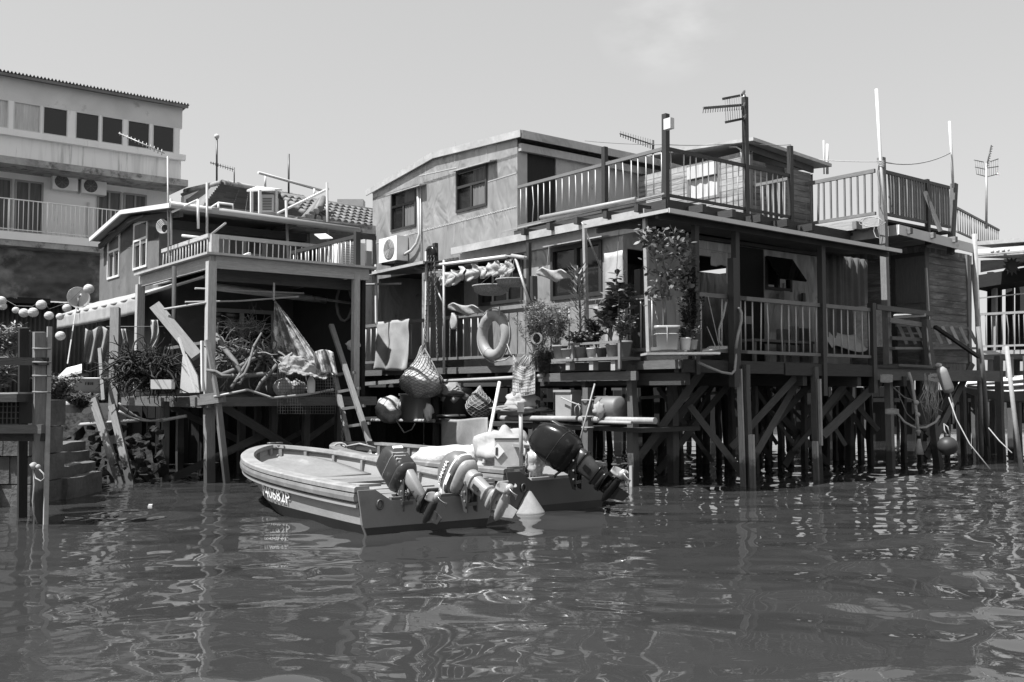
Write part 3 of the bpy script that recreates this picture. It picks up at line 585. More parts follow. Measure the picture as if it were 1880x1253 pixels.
# flat tiled hip roof farther back
def pyr():
    t=thing('flat_tiled_roof','dark flat tiled hip roof with pale end behind the left terrace','roof',PD(460,380,34))
    d=34; a=PD(372,382,31); b=PD(600,408,38); c=PD(556,364,38); e=PD(408,336,32.5)
    def row(n):
        mb=MB()
        for k in range(n):
            u0=k/n; u1=(k+1)/n
            l0=a.lerp(e,u0); l1=a.lerp(e,u1); r0=b.lerp(c,u0); r1=b.lerp(c,u1); m=10
            for i in range(m):
                x0=i/m;x1=(i+1)/m-.004
                mb.hexa([l0.lerp(r0,x0)+Z*.0,l0.lerp(r0,x1),l1.lerp(r1,x1),l1.lerp(r1,x0),l0.lerp(r0,x0)+Z*.09-B*.02-A*.06,l0.lerp(r0,x1)+Z*.09-A*.06,l1.lerp(r1,x1)+Z*.03,l1.lerp(r1,x0)+Z*.03])
        return mb
    row(12).build('tile_field',M['tile_flat'],t)
    f=PD(340,352,33.5); g_=PD(362,388,32)
    MB().prism([a,e,f,g_],A*.5).build('hip_face',M['tile'],t)
    MB().tube([e,c],.12,8).build('ridge',M['concrete'],t)
    MB().tube([e,f],.1,8).build('hip_ridge',M['concrete'],t)
    MB().prism([PD(338,360,33),PD(394,340,33),PD(394,420,33),PD(338,420,33)],A*.3).build('end_wall',M['plaster'],t)
    MB().hexa(slab([PD(372,384,30.8),PD(610,410,37.8),PD(610,410,37.8)+A*6,PD(372,384,30.8)+A*6],3.2)).build('wall',M['plaster'],t)
pyr()
# ================================================================ three storey white building
SB=22.0
wb=thing('white_building','tall white concrete building with window band and balcony','building',L(SB,-16,2))
def tb(x,y,s=SB): return tB(x,y,s)
tR=tb(334,260)[0]; tLf=tb(-260,100)[0]; 
zr=tb(170,168)[1]; zwt=tb(0,181)[1]; zwb=tb(0,234)[1]; zb0=tb(0,250)[1]; zb1=tb(0,286)[1]
MB().stb(SB,SB+7,tLf,tR,zwt,zr-.02).build('top_panel',M['dull'],wb)
ttr=tb(330,240)[0]
MB().stb(SB+.05,SB+7,tLf,tR,zb1,zwb).build('parapet_band',M['plaster_stain'],wb)
MB().stb(SB-.12,SB+.05,tLf,tR+.1,zb0+.05,zb0+.24).stb(SB-.06,SB+.05,tLf,tR+.05,zb0+.24,zwb-.02).build('string_course',M['plaster'],wb)
MB().stb(SB-.1,SB+7,tLf,tR+.2,zb1-.22,zb1-.002).build('floor_slab',M['concrete'],wb)
rf=corrug(L(SB-.3,tLf,zr+.06),L(SB-.3,tR+.15,zr+.06),A*4-Z*.25,90,.035,Z); ro=rf.build('corrugated_roof',M['tin_dark'],wb)
MB().beam(L(SB-.25,tLf,zr-.03),L(SB-.25,tR+.1,zr-.03),.08,.08).build('gutter',M['tin_dark'],wb)
# window band: frames between pixel columns
cols=[(-90,16,0),(25,75,0),(79,125,1),(139,183,1),(187,227,1),(235,276,1),(281,321,1)]
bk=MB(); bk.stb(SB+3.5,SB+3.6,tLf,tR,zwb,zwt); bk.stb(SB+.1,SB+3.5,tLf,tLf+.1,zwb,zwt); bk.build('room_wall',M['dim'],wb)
for x0,x1,dk in cols:
    a=tb(x0,210)[0]; b=tb(x1,210)[0]
    fr=MB(); fw=.032
    fr.stb(SB,SB+.1,a,a+fw,zwb,zwt).stb(SB,SB+.1,b-fw,b,zwb,zwt).stb(SB,SB+.1,a+fw,b-fw,zwb,zwb+fw).stb(SB,SB+.1,a+fw,b-fw,zwt-fw,zwt)
    f=fr.build('window',M['paint'],wb)
    MB().stb(SB+.05,SB+.062,a+.03,b-.03,zwb+.03,zwt-.03).build('pane' if dk else 'blind',M['glass'] if dk else M['curtain_pale'],f)
for x0,x1 in ((16,25),(75,79),(125,139),(183,187),(227,235),(276,281),(321,331)): MB().stb(SB+.01,SB+.12,tb(x0,210)[0],tb(x1,210)[0],zwb,zwt).build('pilaster',M['plaster'],wb)
# recessed storey below
S2=SB+1.25; zbal=tb(0,431)[1]; 
MB().stb(S2,S2+.3,tLf,tR,zbal,zb1-.22).build('recessed_wall',M['plaster'],wb)
MB().stb(SB,S2,tLf,tR-1.0,zbal-.30,zbal).build('balcony_slab',M['concrete'],wb)
MB().stb(SB-.03,SB,tLf,tR-1.0,zbal-.12,zbal+.12).build('balcony_edge',M['plaster'],wb)
for x0,x1,yt,yb in ((-70,31,323,398),(36,88,331,400),(186,230,357,440),(234,276,362,440)):
    a=tb(x0,0,S2)[0]; b=tb(x1,0,S2)[0]; z1=tb(36,331,S2)[1]; z0=zbal+.35
    f=window(wb,'B',S2,(a,b,z0,z1),M['paint_grey'],.06,1,1,depth=-.02,proud=.06,pane='curtain')
rb=MB(); rb.tube([L(SB+.02,tLf,zbal+1.12),L(SB+.02,tR-1,zbal+1.12)],.02,6)
rb.tube([L(SB+.02,tLf,zbal+.2),L(SB+.02,tR-1,zbal+.2)],.014,6)
t=tLf
while t<tR-1: rb.tube([L(SB+.02,t,zbal+.1),L(SB+.02,t,zbal+1.12)],.011 if int(t*10)%11 else .03,5); t+=.135
rb.build('balcony_railing',M['plaster'],wb)
MB().tube([L(S2-.06,tb(170,0,S2)[0],zbal),L(S2-.06,tb(170,0,S2)[0],zb1-.9)],.035,6).build('downpipe',M['dull'],wb)
a0,z0=tb(98,317,S2-.4); a1,_=tb(148,323,S2-.4); zb=tb(98,346,S2-.4)[1]
ac_unit('air_conditioner','white air conditioner under balcony ceiling, nearer the building\'s curtained window','B',S2,a0,a1-.06,zb,z0,.35,'paired air conditioners',fan=.36)
b0=a1+.05; ac_unit('air_conditioner','white air conditioner under balcony ceiling, above the grey downpipe','B',S2,b0,b0+(a1-a0)*.95,zb-.02,z0-.03,.35,'paired air conditioners',fan=.36)
# dark mural wall below the balcony
mw=thing('tarpaulin_wall','dark rumpled tarpaulin wall with faded pattern below the balcony','wall',L(SB,-15,1.5))
zt=tb(0,455,SB+.4)[1]; zl=tb(0,548,SB+.4)[1]
MB().grid(lambda u,v:L(SB+.4+.22*noise.noise(V((u*14,v*3,1)))+.1*noise.noise(V((u*40,v*9,4))),lerp(tLf,tR-.3,u),lerp(zl,zt,v)),120,24).build('tarpaulin',M['mural'],mw)
corrug(L(SB+.9,tLf,zl),L(SB+.9,tR,zl),-Z*3.2,70,.04,A).build('corrugated_base',M['dim'],mw)
MB().stb(SB+.3,SB+1.0,tLf,tb(97,560)[0],zl-.12,zl+.06).build('lintel',M['wood_black'],mw)
# ================================================================ stilt platforms
def pile(par,px,py,ztop,w,lean=(0,0),mat='wood_pile',ext=.5,name='pile',dx=0):
    b=PZ(px,py,0); t=b+V((lean[0],lean[1],ztop)); d=(t-b)/ztop; p0=b-d*ext; mb=MB(); vs=[]; n=6; rg_=random.Random(int(px*7+py))
    for i in range(n+1):   # hand cut timber: slightly crooked, uneven in section
        c=p0.lerp(t,i/n)+(A*rg_.gauss(0,.010)+B*rg_.gauss(0,.010))*(1 if 0<i<n else 0); h=w*.5*rg_.uniform(.88,1.1)
        vs+=[c-A*h-B*h,c+A*h-B*h,c+A*h+B*h,c-A*h+B*h]
    mb.add(vs,[(i*4+k,i*4+(k+1)%4,i*4+4+(k+1)%4,i*4+4+k) for i in range(n) for k in range(4)]+[(3,2,1,0),(n*4,n*4+1,n*4+2,n*4+3)],g=Z)
    return mb.build(name,M[mat],par)
mp=thing('stilt_platform','dark timber platform on crossed piles carrying the tin house','platform',L(2,.5,0))
f=MB(); f.stb(0,12,.0,8.2,ZD-.06,ZD-.01); f.build('floor',M['wood_dark'],mp)
MB().stb(-.03,3.2,-.05,-.003,ZD-.16,ZD-.02).stb(3.25,12,-.05,-.003,ZD-.15,ZD-.02).build('edge_board',M['wood_mid'],mp)
MB().stb(-.05,-.003,-.05,2.5,ZD-.22,ZD-.02).stb(-.05,-.003,2.55,5.4,ZD-.24,ZD-.03).build('edge_board',M['wood_dark'],mp)
j=MB(); 
for s in range(13): j.stb(s*.95+.1,s*.95+.2,.0,8,ZD-.22,ZD-.062)
j.build('joist',M['wood_dark'],mp)
j=MB()
for t in (.12,1.6,3.2,4.9,6.5): j.stb(.02,12,t-.06,t+.06,ZD-.42,ZD-.222)
j.build('bearer',M['wood_dark'],mp)
for px,py,wd in ((1163,893,.13),(1237,886,.14),(1374,893,.10),(1500,880,.11),(1388,868,.09),(1478,861,.10),(1436,859,.11),(1250,863,.09),(1345,862,.10),(1410,854,.1),(1450,850,.11),(1296,850,.12),(1560,852,.12),(1535,846,.1),(1580,842,.1),(1320,842,.1),(1195,848,.12),(1215,838,.1),(1370,840,.1),(1505,836,.1)):
    q=PZ(px,py,0); s_,t_,_=st(q)
    pile(mp,px,py,ZD-.08 if t_<.3 or s_<.3 else ZD-.42,wd,(rnd(-.03,.03),0))
# boards sistered on the front piles, sunlight put in as paler wood
one('sister_board',M['wood_lit'],mp,PZ(1369,893,0)+V((-.055,-.07,-.1)),PZ(1369,893,0)+V((-.10,-.07,ZD-.15)),.10,.03,up=B)
one('sister_board',M['wood_lit'],mp,PZ(1378,895,0)+V((.02,-.10,-.2)),PZ(1378,895,0)+V((-.0,-.10,.86)),.09,.05,up=B)
one('sister_board',M['wood_lit'],mp,PZ(1497,881,0)+V((-.0,-.08,-.2)),PZ(1497,881,0)+V((-.02,-.08,.68)),.10,.05,up=B)
one('sister_board',M['wood_lit'],mp,PZ(1503,880,0)+V((.03,-.07,.6)),PZ(1503,880,0)+V((.02,-.07,ZD-.3)),.05,.05,up=B)
one('sister_board',M['wood_light'],mp,PZ(1160,893,0)+V((-.02,-.08,-.02)),PZ(1160,893,0)+V((-.02,-.08,.34)),.06,.03,up=B)
for x0,y0,d0,x1,y1,d1,wd in ((1168,848,16.9,1288,682,16.6,.13),(1196,824,17.6,1316,682,17.2,.13),(1266,745,16.9,1364,872,16.7,.11),(1342,822,17.4,1472,680,17.6,.12),(1378,850,17.2,1470,690,18.2,.12),(1206,868,18.5,1350,690,19.5,.12),(1440,856,19.5,1500,750,20.5,.14),(1510,800,18.6,1615,700,19.6,.16),(1535,700,20,1612,790,20.5,.1),(1430,760,20,1520,850,20.5,.12),(1402,800,19,1500,690,20,.12),(1500,770,19,1562,690,19.5,.13)):
    one('brace',M['wood_pile'],mp,PD(x0,y0,d0),PD(x1,y1,d1),wd,.05,up=V((0,-1,0)))
one('rail_pole',M['bamboo'],mp,PD(1175,731,20.0),PD(1510,709,22.5),.06,.06)
for (x0,x1,za,zb) in ((1215,1290,.9,1.05),): pass
# boards added to darken the underside: gaps let specks of daylight through
sk_=thing('dark_backing','added gappy board backdrop darkening the far side under the houses','backdrop',PD(1400,760,31)); mb=MB(); rg=random.Random(5)
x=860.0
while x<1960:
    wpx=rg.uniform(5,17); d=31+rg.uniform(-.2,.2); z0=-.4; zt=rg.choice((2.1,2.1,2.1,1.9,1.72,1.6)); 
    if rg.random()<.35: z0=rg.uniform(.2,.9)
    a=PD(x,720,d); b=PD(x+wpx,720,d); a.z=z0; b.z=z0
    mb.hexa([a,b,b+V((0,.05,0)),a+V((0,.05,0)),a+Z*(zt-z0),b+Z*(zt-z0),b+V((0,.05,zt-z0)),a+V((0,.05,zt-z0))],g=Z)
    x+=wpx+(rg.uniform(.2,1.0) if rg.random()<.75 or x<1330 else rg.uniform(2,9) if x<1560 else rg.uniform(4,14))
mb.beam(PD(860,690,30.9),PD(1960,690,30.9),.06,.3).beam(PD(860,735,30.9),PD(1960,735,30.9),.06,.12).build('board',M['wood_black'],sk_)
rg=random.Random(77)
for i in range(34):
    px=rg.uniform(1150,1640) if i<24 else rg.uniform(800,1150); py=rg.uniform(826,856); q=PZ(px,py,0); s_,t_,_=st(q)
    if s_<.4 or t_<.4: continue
    pile(mp,px,py,ZD-.42,rg.uniform(.06,.12),(rg.gauss(0,.07),rg.gauss(0,.05)),mat='wood_black')  # back piles in black wood: under-deck shade put into the colour
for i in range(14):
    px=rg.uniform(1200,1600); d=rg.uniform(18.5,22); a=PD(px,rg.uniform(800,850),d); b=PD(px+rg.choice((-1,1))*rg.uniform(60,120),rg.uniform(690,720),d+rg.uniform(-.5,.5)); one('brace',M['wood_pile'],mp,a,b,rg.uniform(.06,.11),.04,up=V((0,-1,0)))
# dark backing added to blacken the space under the inner side of the houses
sk2=thing('dark_backing','added dark backing for the shade behind the stilts under tin house and left porch','backdrop',PD(600,780,24)); mb=MB()
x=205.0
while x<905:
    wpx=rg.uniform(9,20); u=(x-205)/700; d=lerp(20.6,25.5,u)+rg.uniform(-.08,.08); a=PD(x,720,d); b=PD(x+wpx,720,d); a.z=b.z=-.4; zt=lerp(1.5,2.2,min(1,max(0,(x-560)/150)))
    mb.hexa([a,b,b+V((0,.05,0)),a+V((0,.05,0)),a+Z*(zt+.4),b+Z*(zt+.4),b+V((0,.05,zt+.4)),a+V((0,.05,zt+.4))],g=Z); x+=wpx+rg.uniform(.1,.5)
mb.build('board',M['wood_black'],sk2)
# ---- lower deck railings
railing('deck_railing','deck railing behind the lifebuoy and flower pots',L(12,-.0,ZD),L(.3,0,ZD),1.04,46,M['rail_dark'],M['baluster'],'deck railings',rw=.06,rh=.07,br=.012,bot=.17)
railing('deck_railing','porch railing left of the tap hose',L(0,.06,ZD),L(0,1.55,ZD),1.04,6,M['rail_dark'],M['baluster'],'deck railings',rw=.06,rh=.07,br=.013,bot=.14)
t1_=tB(1340,600,0)[0]; t2_=tB(1505,600,0)[0]; t3_=tB(1601,600,0)[0]
railing('deck_railing','porch railing between the two dark porch posts under the open window',L(0,t1_+.1,ZD),L(0,t2_,ZD),1.04,12,M['rail_dark'],M['baluster'],'deck railings',rw=.06,rh=.07,br=.013,bot=.14)
railing('deck_railing','porch railing in front of the long dark curtain',L(0,t2_+.1,ZD),L(0,t3_,ZD),1.04,7,M['rail_dark'],M['baluster'],'deck railings',rw=.06,rh=.07,br=.013,bot=.14)
def post(label,p0,p1,w,mat='post',name='porch_post',group=None,up=None):
    o=MB().beam(p0,p1,w,w,up=up or B).build(name,M[mat]); return tag(o,label,'post',group)
zt_=4.40
for px,lab,w_,z0,up_ in ((1275,'slim dark porch post beside the round mop head and potted shrub',.09,ZD-.25,4.27),(1349,'dark porch post with the garden tap and hose',.10,ZD-.45,4.27),(1507,'dark porch post between railing and long dark curtain',.11,ZD-.6,4.25)):
    t_=tB(px,600,0)[0]; post(lab,L(-.03,t_,z0),L(-.03,t_,up_),w_,group='porch posts')
t_=tB(1344,600,-.09)[0]; post('short thick dark post doubling the porch post by the tap',L(-.12,t_,ZD-.45),L(-.12,t_,3.75),.12)
t_=tB(1601,600,-.02)[0]; post('dark post ending the porch railing beside pale upright',L(-.02,t_,ZD-.55),L(-.02,t_,3.25),.12)
# porch beams and ceiling lamp shadowed things
# dark curtain and back of porch
def drape(u0,u1,z0,z1,kind,c,amp,fr): return lambda u,v: pt(kind,c,lerp(u0,u1,u),lerp(z0,z1,v),amp*math.sin(u*fr+math.sin(v*3)*.5)*(1.2-.6*v)+amp*.5*math.sin(u*fr*2.3+1))
q0=tB(1503,462,.9)[0]; q1=tB(1592,470,.9)[0]
tag(MB().grid(drape(q0,q1,tB(1503,655,.9)[1],4.3,'B',.9,.04,38),60,8,.006).build('porch_curtain',M['cloth_dark']),'long dark curtain hanging across the porch end','curtain')
# ---------------------------------------------------------------- right hand terrace, shack and posts
TZ=5.12
rk=thing('plank_shack','dark plank shack under the right terrace with weathered board panel','house',L(.7,8.6,2))
SS=.7; TSK=8.55
w=MB(); facade(w,'A',TSK,SS,6,2.0,4.75,[],.1); planks(w,'A',TSK,SS+.1,5.5,2.2,4.6,.22,.02); w.build('front_wall',M['siding_dark'],rk)
w=MB(); facade(w,'B',SS,TSK,10.4,2.0,4.72,[],.1); planks(w,'B',SS,TSK+.12,10.35,2.2,4.62,.155,.02); w.build('side_wall',M['siding_dark'],rk)
a,zz=sA(1646,476,TSK); b,zb=sA(1699,476,TSK); 
MB().stb(b,a,TSK-.06,TSK-.03,sA(1646,560,TSK)[1],zz).build('board_panel',M['wood_mid'],rk)
MB().stb(a,a+.09,TSK-.09,TSK-.025,2.2,zz+.06).stb(b-.02,a+.09,TSK-.09,TSK-.025,zz+.002,zz+.08).build('panel_frame',M['wood_dark'],rk)
MB().stb(SS-.05,SS+.1,TSK-.05,TSK+.1,2.0,4.7).build('corner_post',M['wood_mid'],rk); MB().stb(SS-.06,SS+.05,10.3,10.42,1.9,4.7).build('corner_post',M['wood'],rk)
c0=PB(1650,414,.2); tc=st(c0)[1]; zc2=c0.z; cL=PA(1480,431,tc); cR=PB(1790,452,.2)
r=MB(); far=A*4+B*1.0
zr_=c0.z
r.hexa(slab([L(4.0,tc,zr_),L(.2,tc,zr_),L(.2,st(cR)[1],zr_-.12),L(4.0,st(cR)[1],zr_-.12)],.05)); r.build('roof',M['tin_dark'],rk)
MB().stb(.2,st(cL)[0],tc-.03,tc-.0,zr_-.2,zr_+.012).build('front_fascia',M['tin_trim'],rk)
MB().beam(L(.19,tc-.03,zr_-.09),L(.19,st(cR)[1]+.03,zr_-.21),.03,.2).build('side_fascia',M['dull'],rk)
MB().beam(PA(1480,447,tc+.4),PA(1655,430,tc+.4),.05,.04).build('gutter',M['tin_trim'],rk)
rt_=thing('right_terrace','weathered timber roof terrace floor above the plank shack','terrace',L(.5,6.5,TZ-.3))
MB().stb(.5,4.5,6.45,9.35,TZ-.06,TZ-.01).build('floor',M['wood_dark'],rt_)
j=MB()
for s in (.9,1.7,2.5,3.3): j.stb(s-.05,s+.05,6.2,9.3,TZ-.22,TZ-.062)
for t in (7.0,7.9,8.8): j.stb(.1,4.4,t-.05,t+.05,TZ-.34,TZ-.222)
j.build('joist',M['wood'],rt_); MB().stb(.46,3.9,6.40,6.445,TZ-.2,TZ-.0).build('edge_board',M['wood_light'],rt_)
railing('terrace_railing','pale timber railing facing left on the right hand terrace',L(.55,6.43,TZ),L(3.6,6.43,TZ),.96,19,M['wood'],M['wood'],'terrace railings',br=.017,square=True,bot=.08,rh=.08)
railing('terrace_railing','grey timber railing with diagonal strut on the right hand terrace',L(.48,6.5,TZ),L(.48,9.25,TZ),.96,27,M['wood_mid'],M['wood'],'terrace railings',br=.02,square=True,bot=.08,rh=.07,posts=((.66,TZ-.4,TZ+1.02),))
tp=thing('timber_post','tall weathered timber post tied to the long white pole','post',PZ(1636,863,0))
b_=PZ(1636,863,0); t0_=PA(1618,290,6.42); dd=(t0_-b_)/(t0_.z)
one('shaft',M['wood_tide'],tp,b_-dd*.5,t0_,.13,.11,up=B)
tag(MB().tube([PA(1627,405,6.36),PA(1617,300,6.36),PA(1609,164,6.36)],.032,8).build('white_pole',M['plastic_white']),'long white plastic pole lashed to the terrace corner post','pole','white poles')
p2_=post('grey timber post at the far end of the right terrace',L(.5,9.3,4.6),PB(1752,338,.5),.12,'wood_mid',name='timber_post')
tag(MB().tube([PB(1750,345,.46),PB(1747,285,.46),PB(1743,223,.46)],.028,8).build('white_pole',M['plastic_white']),'shorter white plastic pole tied to the far terrace post','pole','white poles')
tag(MB().tube([PA(1519,320,7.2),PA(1519,265,7.2)],.03,8).build('white_pole',M['plastic_white']),'white pole rising behind the timber hut roof, thicker of two','pole','white poles')
tag(MB().tube([PA(1513,320,7.3),PA(1512,258,7.3)],.016,8).build('white_pole',M['plastic_white']),'thin pale pole rising behind the timber hut roof','pole','white poles')
a_=PA(1617,297,6.36); b2=PB(1745,281,.46)
tag(MB().tube(sag(a_,b2,.14)+[],.013,5).build('washing_line',M['rope']),'white washing line between the two white poles','line'); tag(MB().tube(sag(PA(1500,293,7.2),a_,.02),.010,5).build('washing_line',M['rope']),'thin white line running back behind the hut from the tall white pole','line')
lsh=MB()
for k in range(4):
    lsh.tube([PA(1617+2.5*math.cos(x*.7)*2.6,296+k*3+math.sin(x*1.4),6.33) for x in range(9)],.009,4)
lsh.tube([PA(1612,300,6.3),PA(1610,318,6.3),PA(1613,335,6.3),PA(1612,372,6.3),PA(1618,385,6.3)],.008,4)
tag(lsh.build('rope_lashing',M['rope']),'white rope lashing at the top of the terrace corner post','rope')
lp=MB(); lp.tube([PA(1600+26*math.cos(x*.55)*(1-.02*x),408+9*math.sin(x*.55),6.15) for x in range(22)]+[PA(1604,425,6.15),PA(1608,436,6.15),PA(1616,438,6.15),PA(1612,420,6.15),PA(1614,398,6.15)],.010,4)
tag(lp.build('rope_coil',M['rope']),'loose loops of thin white rope on the shack roof edge','rope')
tag(MB().beam(PB(1698,352,.42),PB(1727,425,.2),.10,.05,up=A).build('diagonal_strut',M['wood']),'diagonal timber strut bracing the right terrace railing','strut')
# railing farther right
railing('terrace_railing','grey bar railing farther right beside the thin aerial mast',PD(1757,432,26.5),PD(1835,466,31),.75,20,M['rail_dark'],M['rail_dark'],'terrace railings',br=.014)
# lower landing in front of shack
ld=thing('landing','rickety timber landing in front of the plank shack','platform',L(.5,6,1.6))
f=MB(); f.stb(.1,5,5.45,10.5,ZD-.12,ZD-.07); f.build('floor',M['wood_dark'],ld)
MB().stb(.06,.11,5.45,10.5,ZD-.3,ZD-.06).build('edge_board',M['wood_mid'],ld)
for px,py,w_,zt,ln in ((1722,858,.14,3.05,(-.2,0)),(1770,838,.1,1.9,(0,0)),(1690,845,.1,1.9,(0,0)),(1660,850,.1,1.9,(0,0)),(1812,842,.12,1.9,(-.1,0)),(1740,836,.1,1.9,(0,0)),(1790,834,.1,1.8,(0,0))): pile(ld,px,py,zt,w_,ln)
one('hand_rail',M['wood_mid'],ld,PD(1608,564,19.2),PD(1712,577,20.9),.06,.10); one('hand_rail',M['wood'],ld,PD(1632,588,19.3),PD(1722,601,21.0),.06,.10); one('hand_rail',M['wood_mid'],ld,PD(1636,621,19.4),PD(1716,625,21),.05,.07)
one('shelf_board',M['wood_mid'],ld,PD(1640,671,19.4),PD(1728,675,20.6),.25,.05); one('shelf_board',M['wood_mid'],ld,PD(1640,688,19.5),PD(1715,690,20.6),.06,.16)
one('bottom_board',M['wood'],ld,PD(1635,640,19.6),PD(1790,640,22.5),.2,.05)
for x0,y0,d0,x1,y1,d1 in ((1700,840,20.3,1785,668,22),(1660,690,20,1700,780,21),(1760,690,22,1700,800,21)): one('brace',M['wood_pile'],ld,PD(x0,y0,d0),PD(x1,y1,d1),.12,.05,up=V((0,-1,0)))
one('slanting_rail',M['wood_black'],ld,PD(1716,600,20.6),PD(1797,656,20.9),.09,.06)
# leaning lattice of pale slats
lt=MB()
for i in range(9):
    x=1650+i*16; lt.beam(PD(x,597+i*.5,20.8+i*.14),PD(x+15,632,20.7+i*.14),.07,.02,up=V((0,-1,0)))
lt.beam(PD(1645,598,20.9),PD(1762,600,22.2),.03,.05).beam(PD(1650,612,20.9),PD(1762,614,22.2),.03,.04).build('slat_trellis',M['wood_light'])
tag(bpy.data.objects['slat_trellis'],'leaning trellis of pale slats below the plank shack','trellis')
tag(MB().hexa(slab([PD(1640,580,20),PD(1700,576,20.6),PD(1702,573,21),PD(1642,577,20.6)],.06)).build('loose_plank',M['wood_light']),'pale loose plank lying on the landing handrail','plank')
tag(MB().beam(PB(1699,494,.62)+V((-.05,-.15,0)),PB(1703,600,.62)+V((-.05,-.2,0)),.04,.04).build('pipe_upright',M['steel']),'thin pale upright pipe in front of the shack corner','pipe')
# paired uprights right of the shack
tag(MB().tube([PZ(1802,840,0)-Z*.5,PD(1797,650,21.6),PD(1789,430,21.6)],.055,8).build('bamboo_upright',M['bamboo']),'tall pale bamboo upright at the right corner of the shack','pole','bamboo uprights')
tag(MB().tube([PD(1800,640,21.8),PD(1786,486,21.8)],.05,8).build('bamboo_upright',M['bamboo']),'shorter pale upright leaning against the tall bamboo upright','pole','bamboo uprights')
tag(MB().tube([PZ(1816,838,0)-Z*.4,PD(1806,690,21.2),PD(1796,600,21.2)],.05,8).build('bamboo_upright',M['wood']),'dark rope wound upright standing beside the tall bamboo upright','pole','bamboo uprights')
tag(MB().tube([PD(1876,868,17.2),PD(1862,760,17.2),PD(1848,636,17.2)],.038,8).build('bamboo_pole',M['bamboo']),'leaning bamboo pole at the right edge in front of the pale boat','pole')
# neighbour house at the right edge
nb=thing('neighbour_house','neighbouring stilt house with white roof edge and open deck at right edge','house',PD(1860,640,27))
def nP(x,y,d=27): return PD(x,y,d)
a0=nP(1786,444,24.5); a1=nP(1990,428,23.0)
MB().hexa(slab([a0,a1,a1+B*4+Z*.15,a0+B*4+Z*.15],.10)).build('roof',M['tin_trim'],nb)
MB().beam(a0-Z*.26,a1-Z*.26,.05,.12).build('gutter',M['paint'],nb)
MB().hexa(slab([a0-Z*.35,a1-Z*.35,a1+B*4-Z*.1,a0+B*4-Z*.1],.05)).build('ceiling',M['tin_shade'],nb)
MB().grid(lambda u,v:nP(lerp(1800,1990,u),lerp(478,500-8*math.sin(u*3.1),v)-9*u,25.5+v*.8+.15*math.sin(u*14+v*3)),40,10,.01).build('canvas_awning',M['cloth_white'],nb)
w=MB(); w.hexa([nP(1766,700,26.5),nP(1782,700,26.5),nP(1784,700,29),nP(1770,700,29),nP(1766,470,26.5),nP(1782,470,26.5),nP(1784,470,29),nP(1770,470,29)]); w.build('end_wall',M['render_grey'],nb)
w=MB()
for x0,x1,m_ in ((1814,1824,0),(1832,1838,0),(1848,1860,0),(1866,1900,0)): w.beam(nP((x0+x1)/2,650,27.5),nP((x0+x1)/2,500,27.5),(x1-x0)/65,.12,up=B)
w.build('post',M['wood_black'],nb); one('post',M['paint_grey'],nb,nP(1826,650,27),nP(1826,512,27),.12,.12,up=B)
one('back_shelf',M['wood_black'],nb,nP(1800,522,27.2),nP(1925,502,26),1.2,.35)
MB().hexa(slab([nP(1798,645,25),nP(1990,640,24),nP(1990,640,24)+B*5,nP(1798,645,25)+B*5],.22)).build('deck',M['wood_mid'],nb)
MB().beam(nP(1796,648,24.95),nP(1990,644,23.95),.06,.1).build('deck_edge',M['wood_light'],nb)
for px,py in ((1838,842),(1858,838),(1890,842),(1825,832),(1870,830)):
    pile(nb,px,py,2.4,.14)
railing('deck_railing','grey bar deck railing of the neighbouring house at right edge',nP(1796,644,24.9),nP(1930,640,23.9),.92,13,M['steel'],M['rail_dark'],'deck railings',br=.013)
tag(MB().beam(nP(1796,548,24.9),nP(1990,528,23.6),.03,.03).build('rail_pipe',M['steel']),'thin pale pipe strung above the neighbouring deck railing','pipe')
sf=MB(); ce=nP(1857,489,25.2)
sf.lathe([(.12,0),(.12,.03)],ce,V((0,-1,0)),16)
for k in range(12):
    an=k*math.pi/6; d_=V((math.cos(an),0,math.sin(an))); e_=V((-math.sin(an),0,math.cos(an)))
    sf.prism([ce+d_*.11-e_*.05+V((0,-.02,0)),ce+d_*.25+V((0,-.02,0)),ce+d_*.11+e_*.05+V((0,-.02,0))],V((0,.02,0)))
tag(sf.build('sun_ornament',M['plastic_dark']),'dark spiky sun shaped ornament hanging in the neighbouring house','ornament')
# string of small lamps on the neighbour's roof edge
for i in range(6):
    q=nP(1822+i*10,462-i*1.0,24.0); tag(MB().blob(q,(.045,.045,.05),0,0,8,6).build('bulb',M['lantern'],uv=False),'small round bulb in the row under the white roof edge','bulb','string of bulbs')
# ================================================================ left porch of the neighbouring house (front left)
ZP=1.46; lpv=thing('porch_house','front left open porch with pale square posts and flat roof on stilts','porch',L(6,-5.4,0))
S6=5.98; T6=tB(386,600,S6)[0]; ZR=3.86
for (p0,p1,w_) in ((PZ(386,886,0)-Z*.5,L(S6,T6,ZR-.05),.145),):
    one('corner_post',M['wood_paint'],lpv,L(S6,T6,ZP-.2),L(S6,T6,ZR-.05),.145,.145,up=B)
    one('pile',M['wood_tide'],lpv,PZ(386,886,0)-Z*.5,L(S6,T6,ZP-.15),.15,.15,up=B)
sl_,_=sA(258,500,T6); one('rear_post',M['wood_paint'],lpv,L(sl_,T6,ZP),L(sl_,T6,ZR-.12),.15,.15,up=B)
tr_,_=tB(655,600,S6); one('side_post',M['wood_paint'],lpv,L(S6+.05,tr_,ZP-.1),L(S6+.05,tr_,ZR-.05),.12,.12,up=B)
sE2=sA(246,484,T6-.12)[0]; tE2=tB(692,497,S6-.12)[0]
MB().stb(S6-.12,sE2,T6-.12,tE2,ZR+.06,ZR+.10).build('roof_sheet',M['tin_trim'],lpv)
MB().stb(S6+.02,sl_+.1,T6+.0,T6+.07,ZR-.16,ZR+.055).stb(S6,S6+.07,T6+.075,tE2-.1,ZR-.16,ZR+.055).build('roof_beam',M['wood_paint'],lpv)
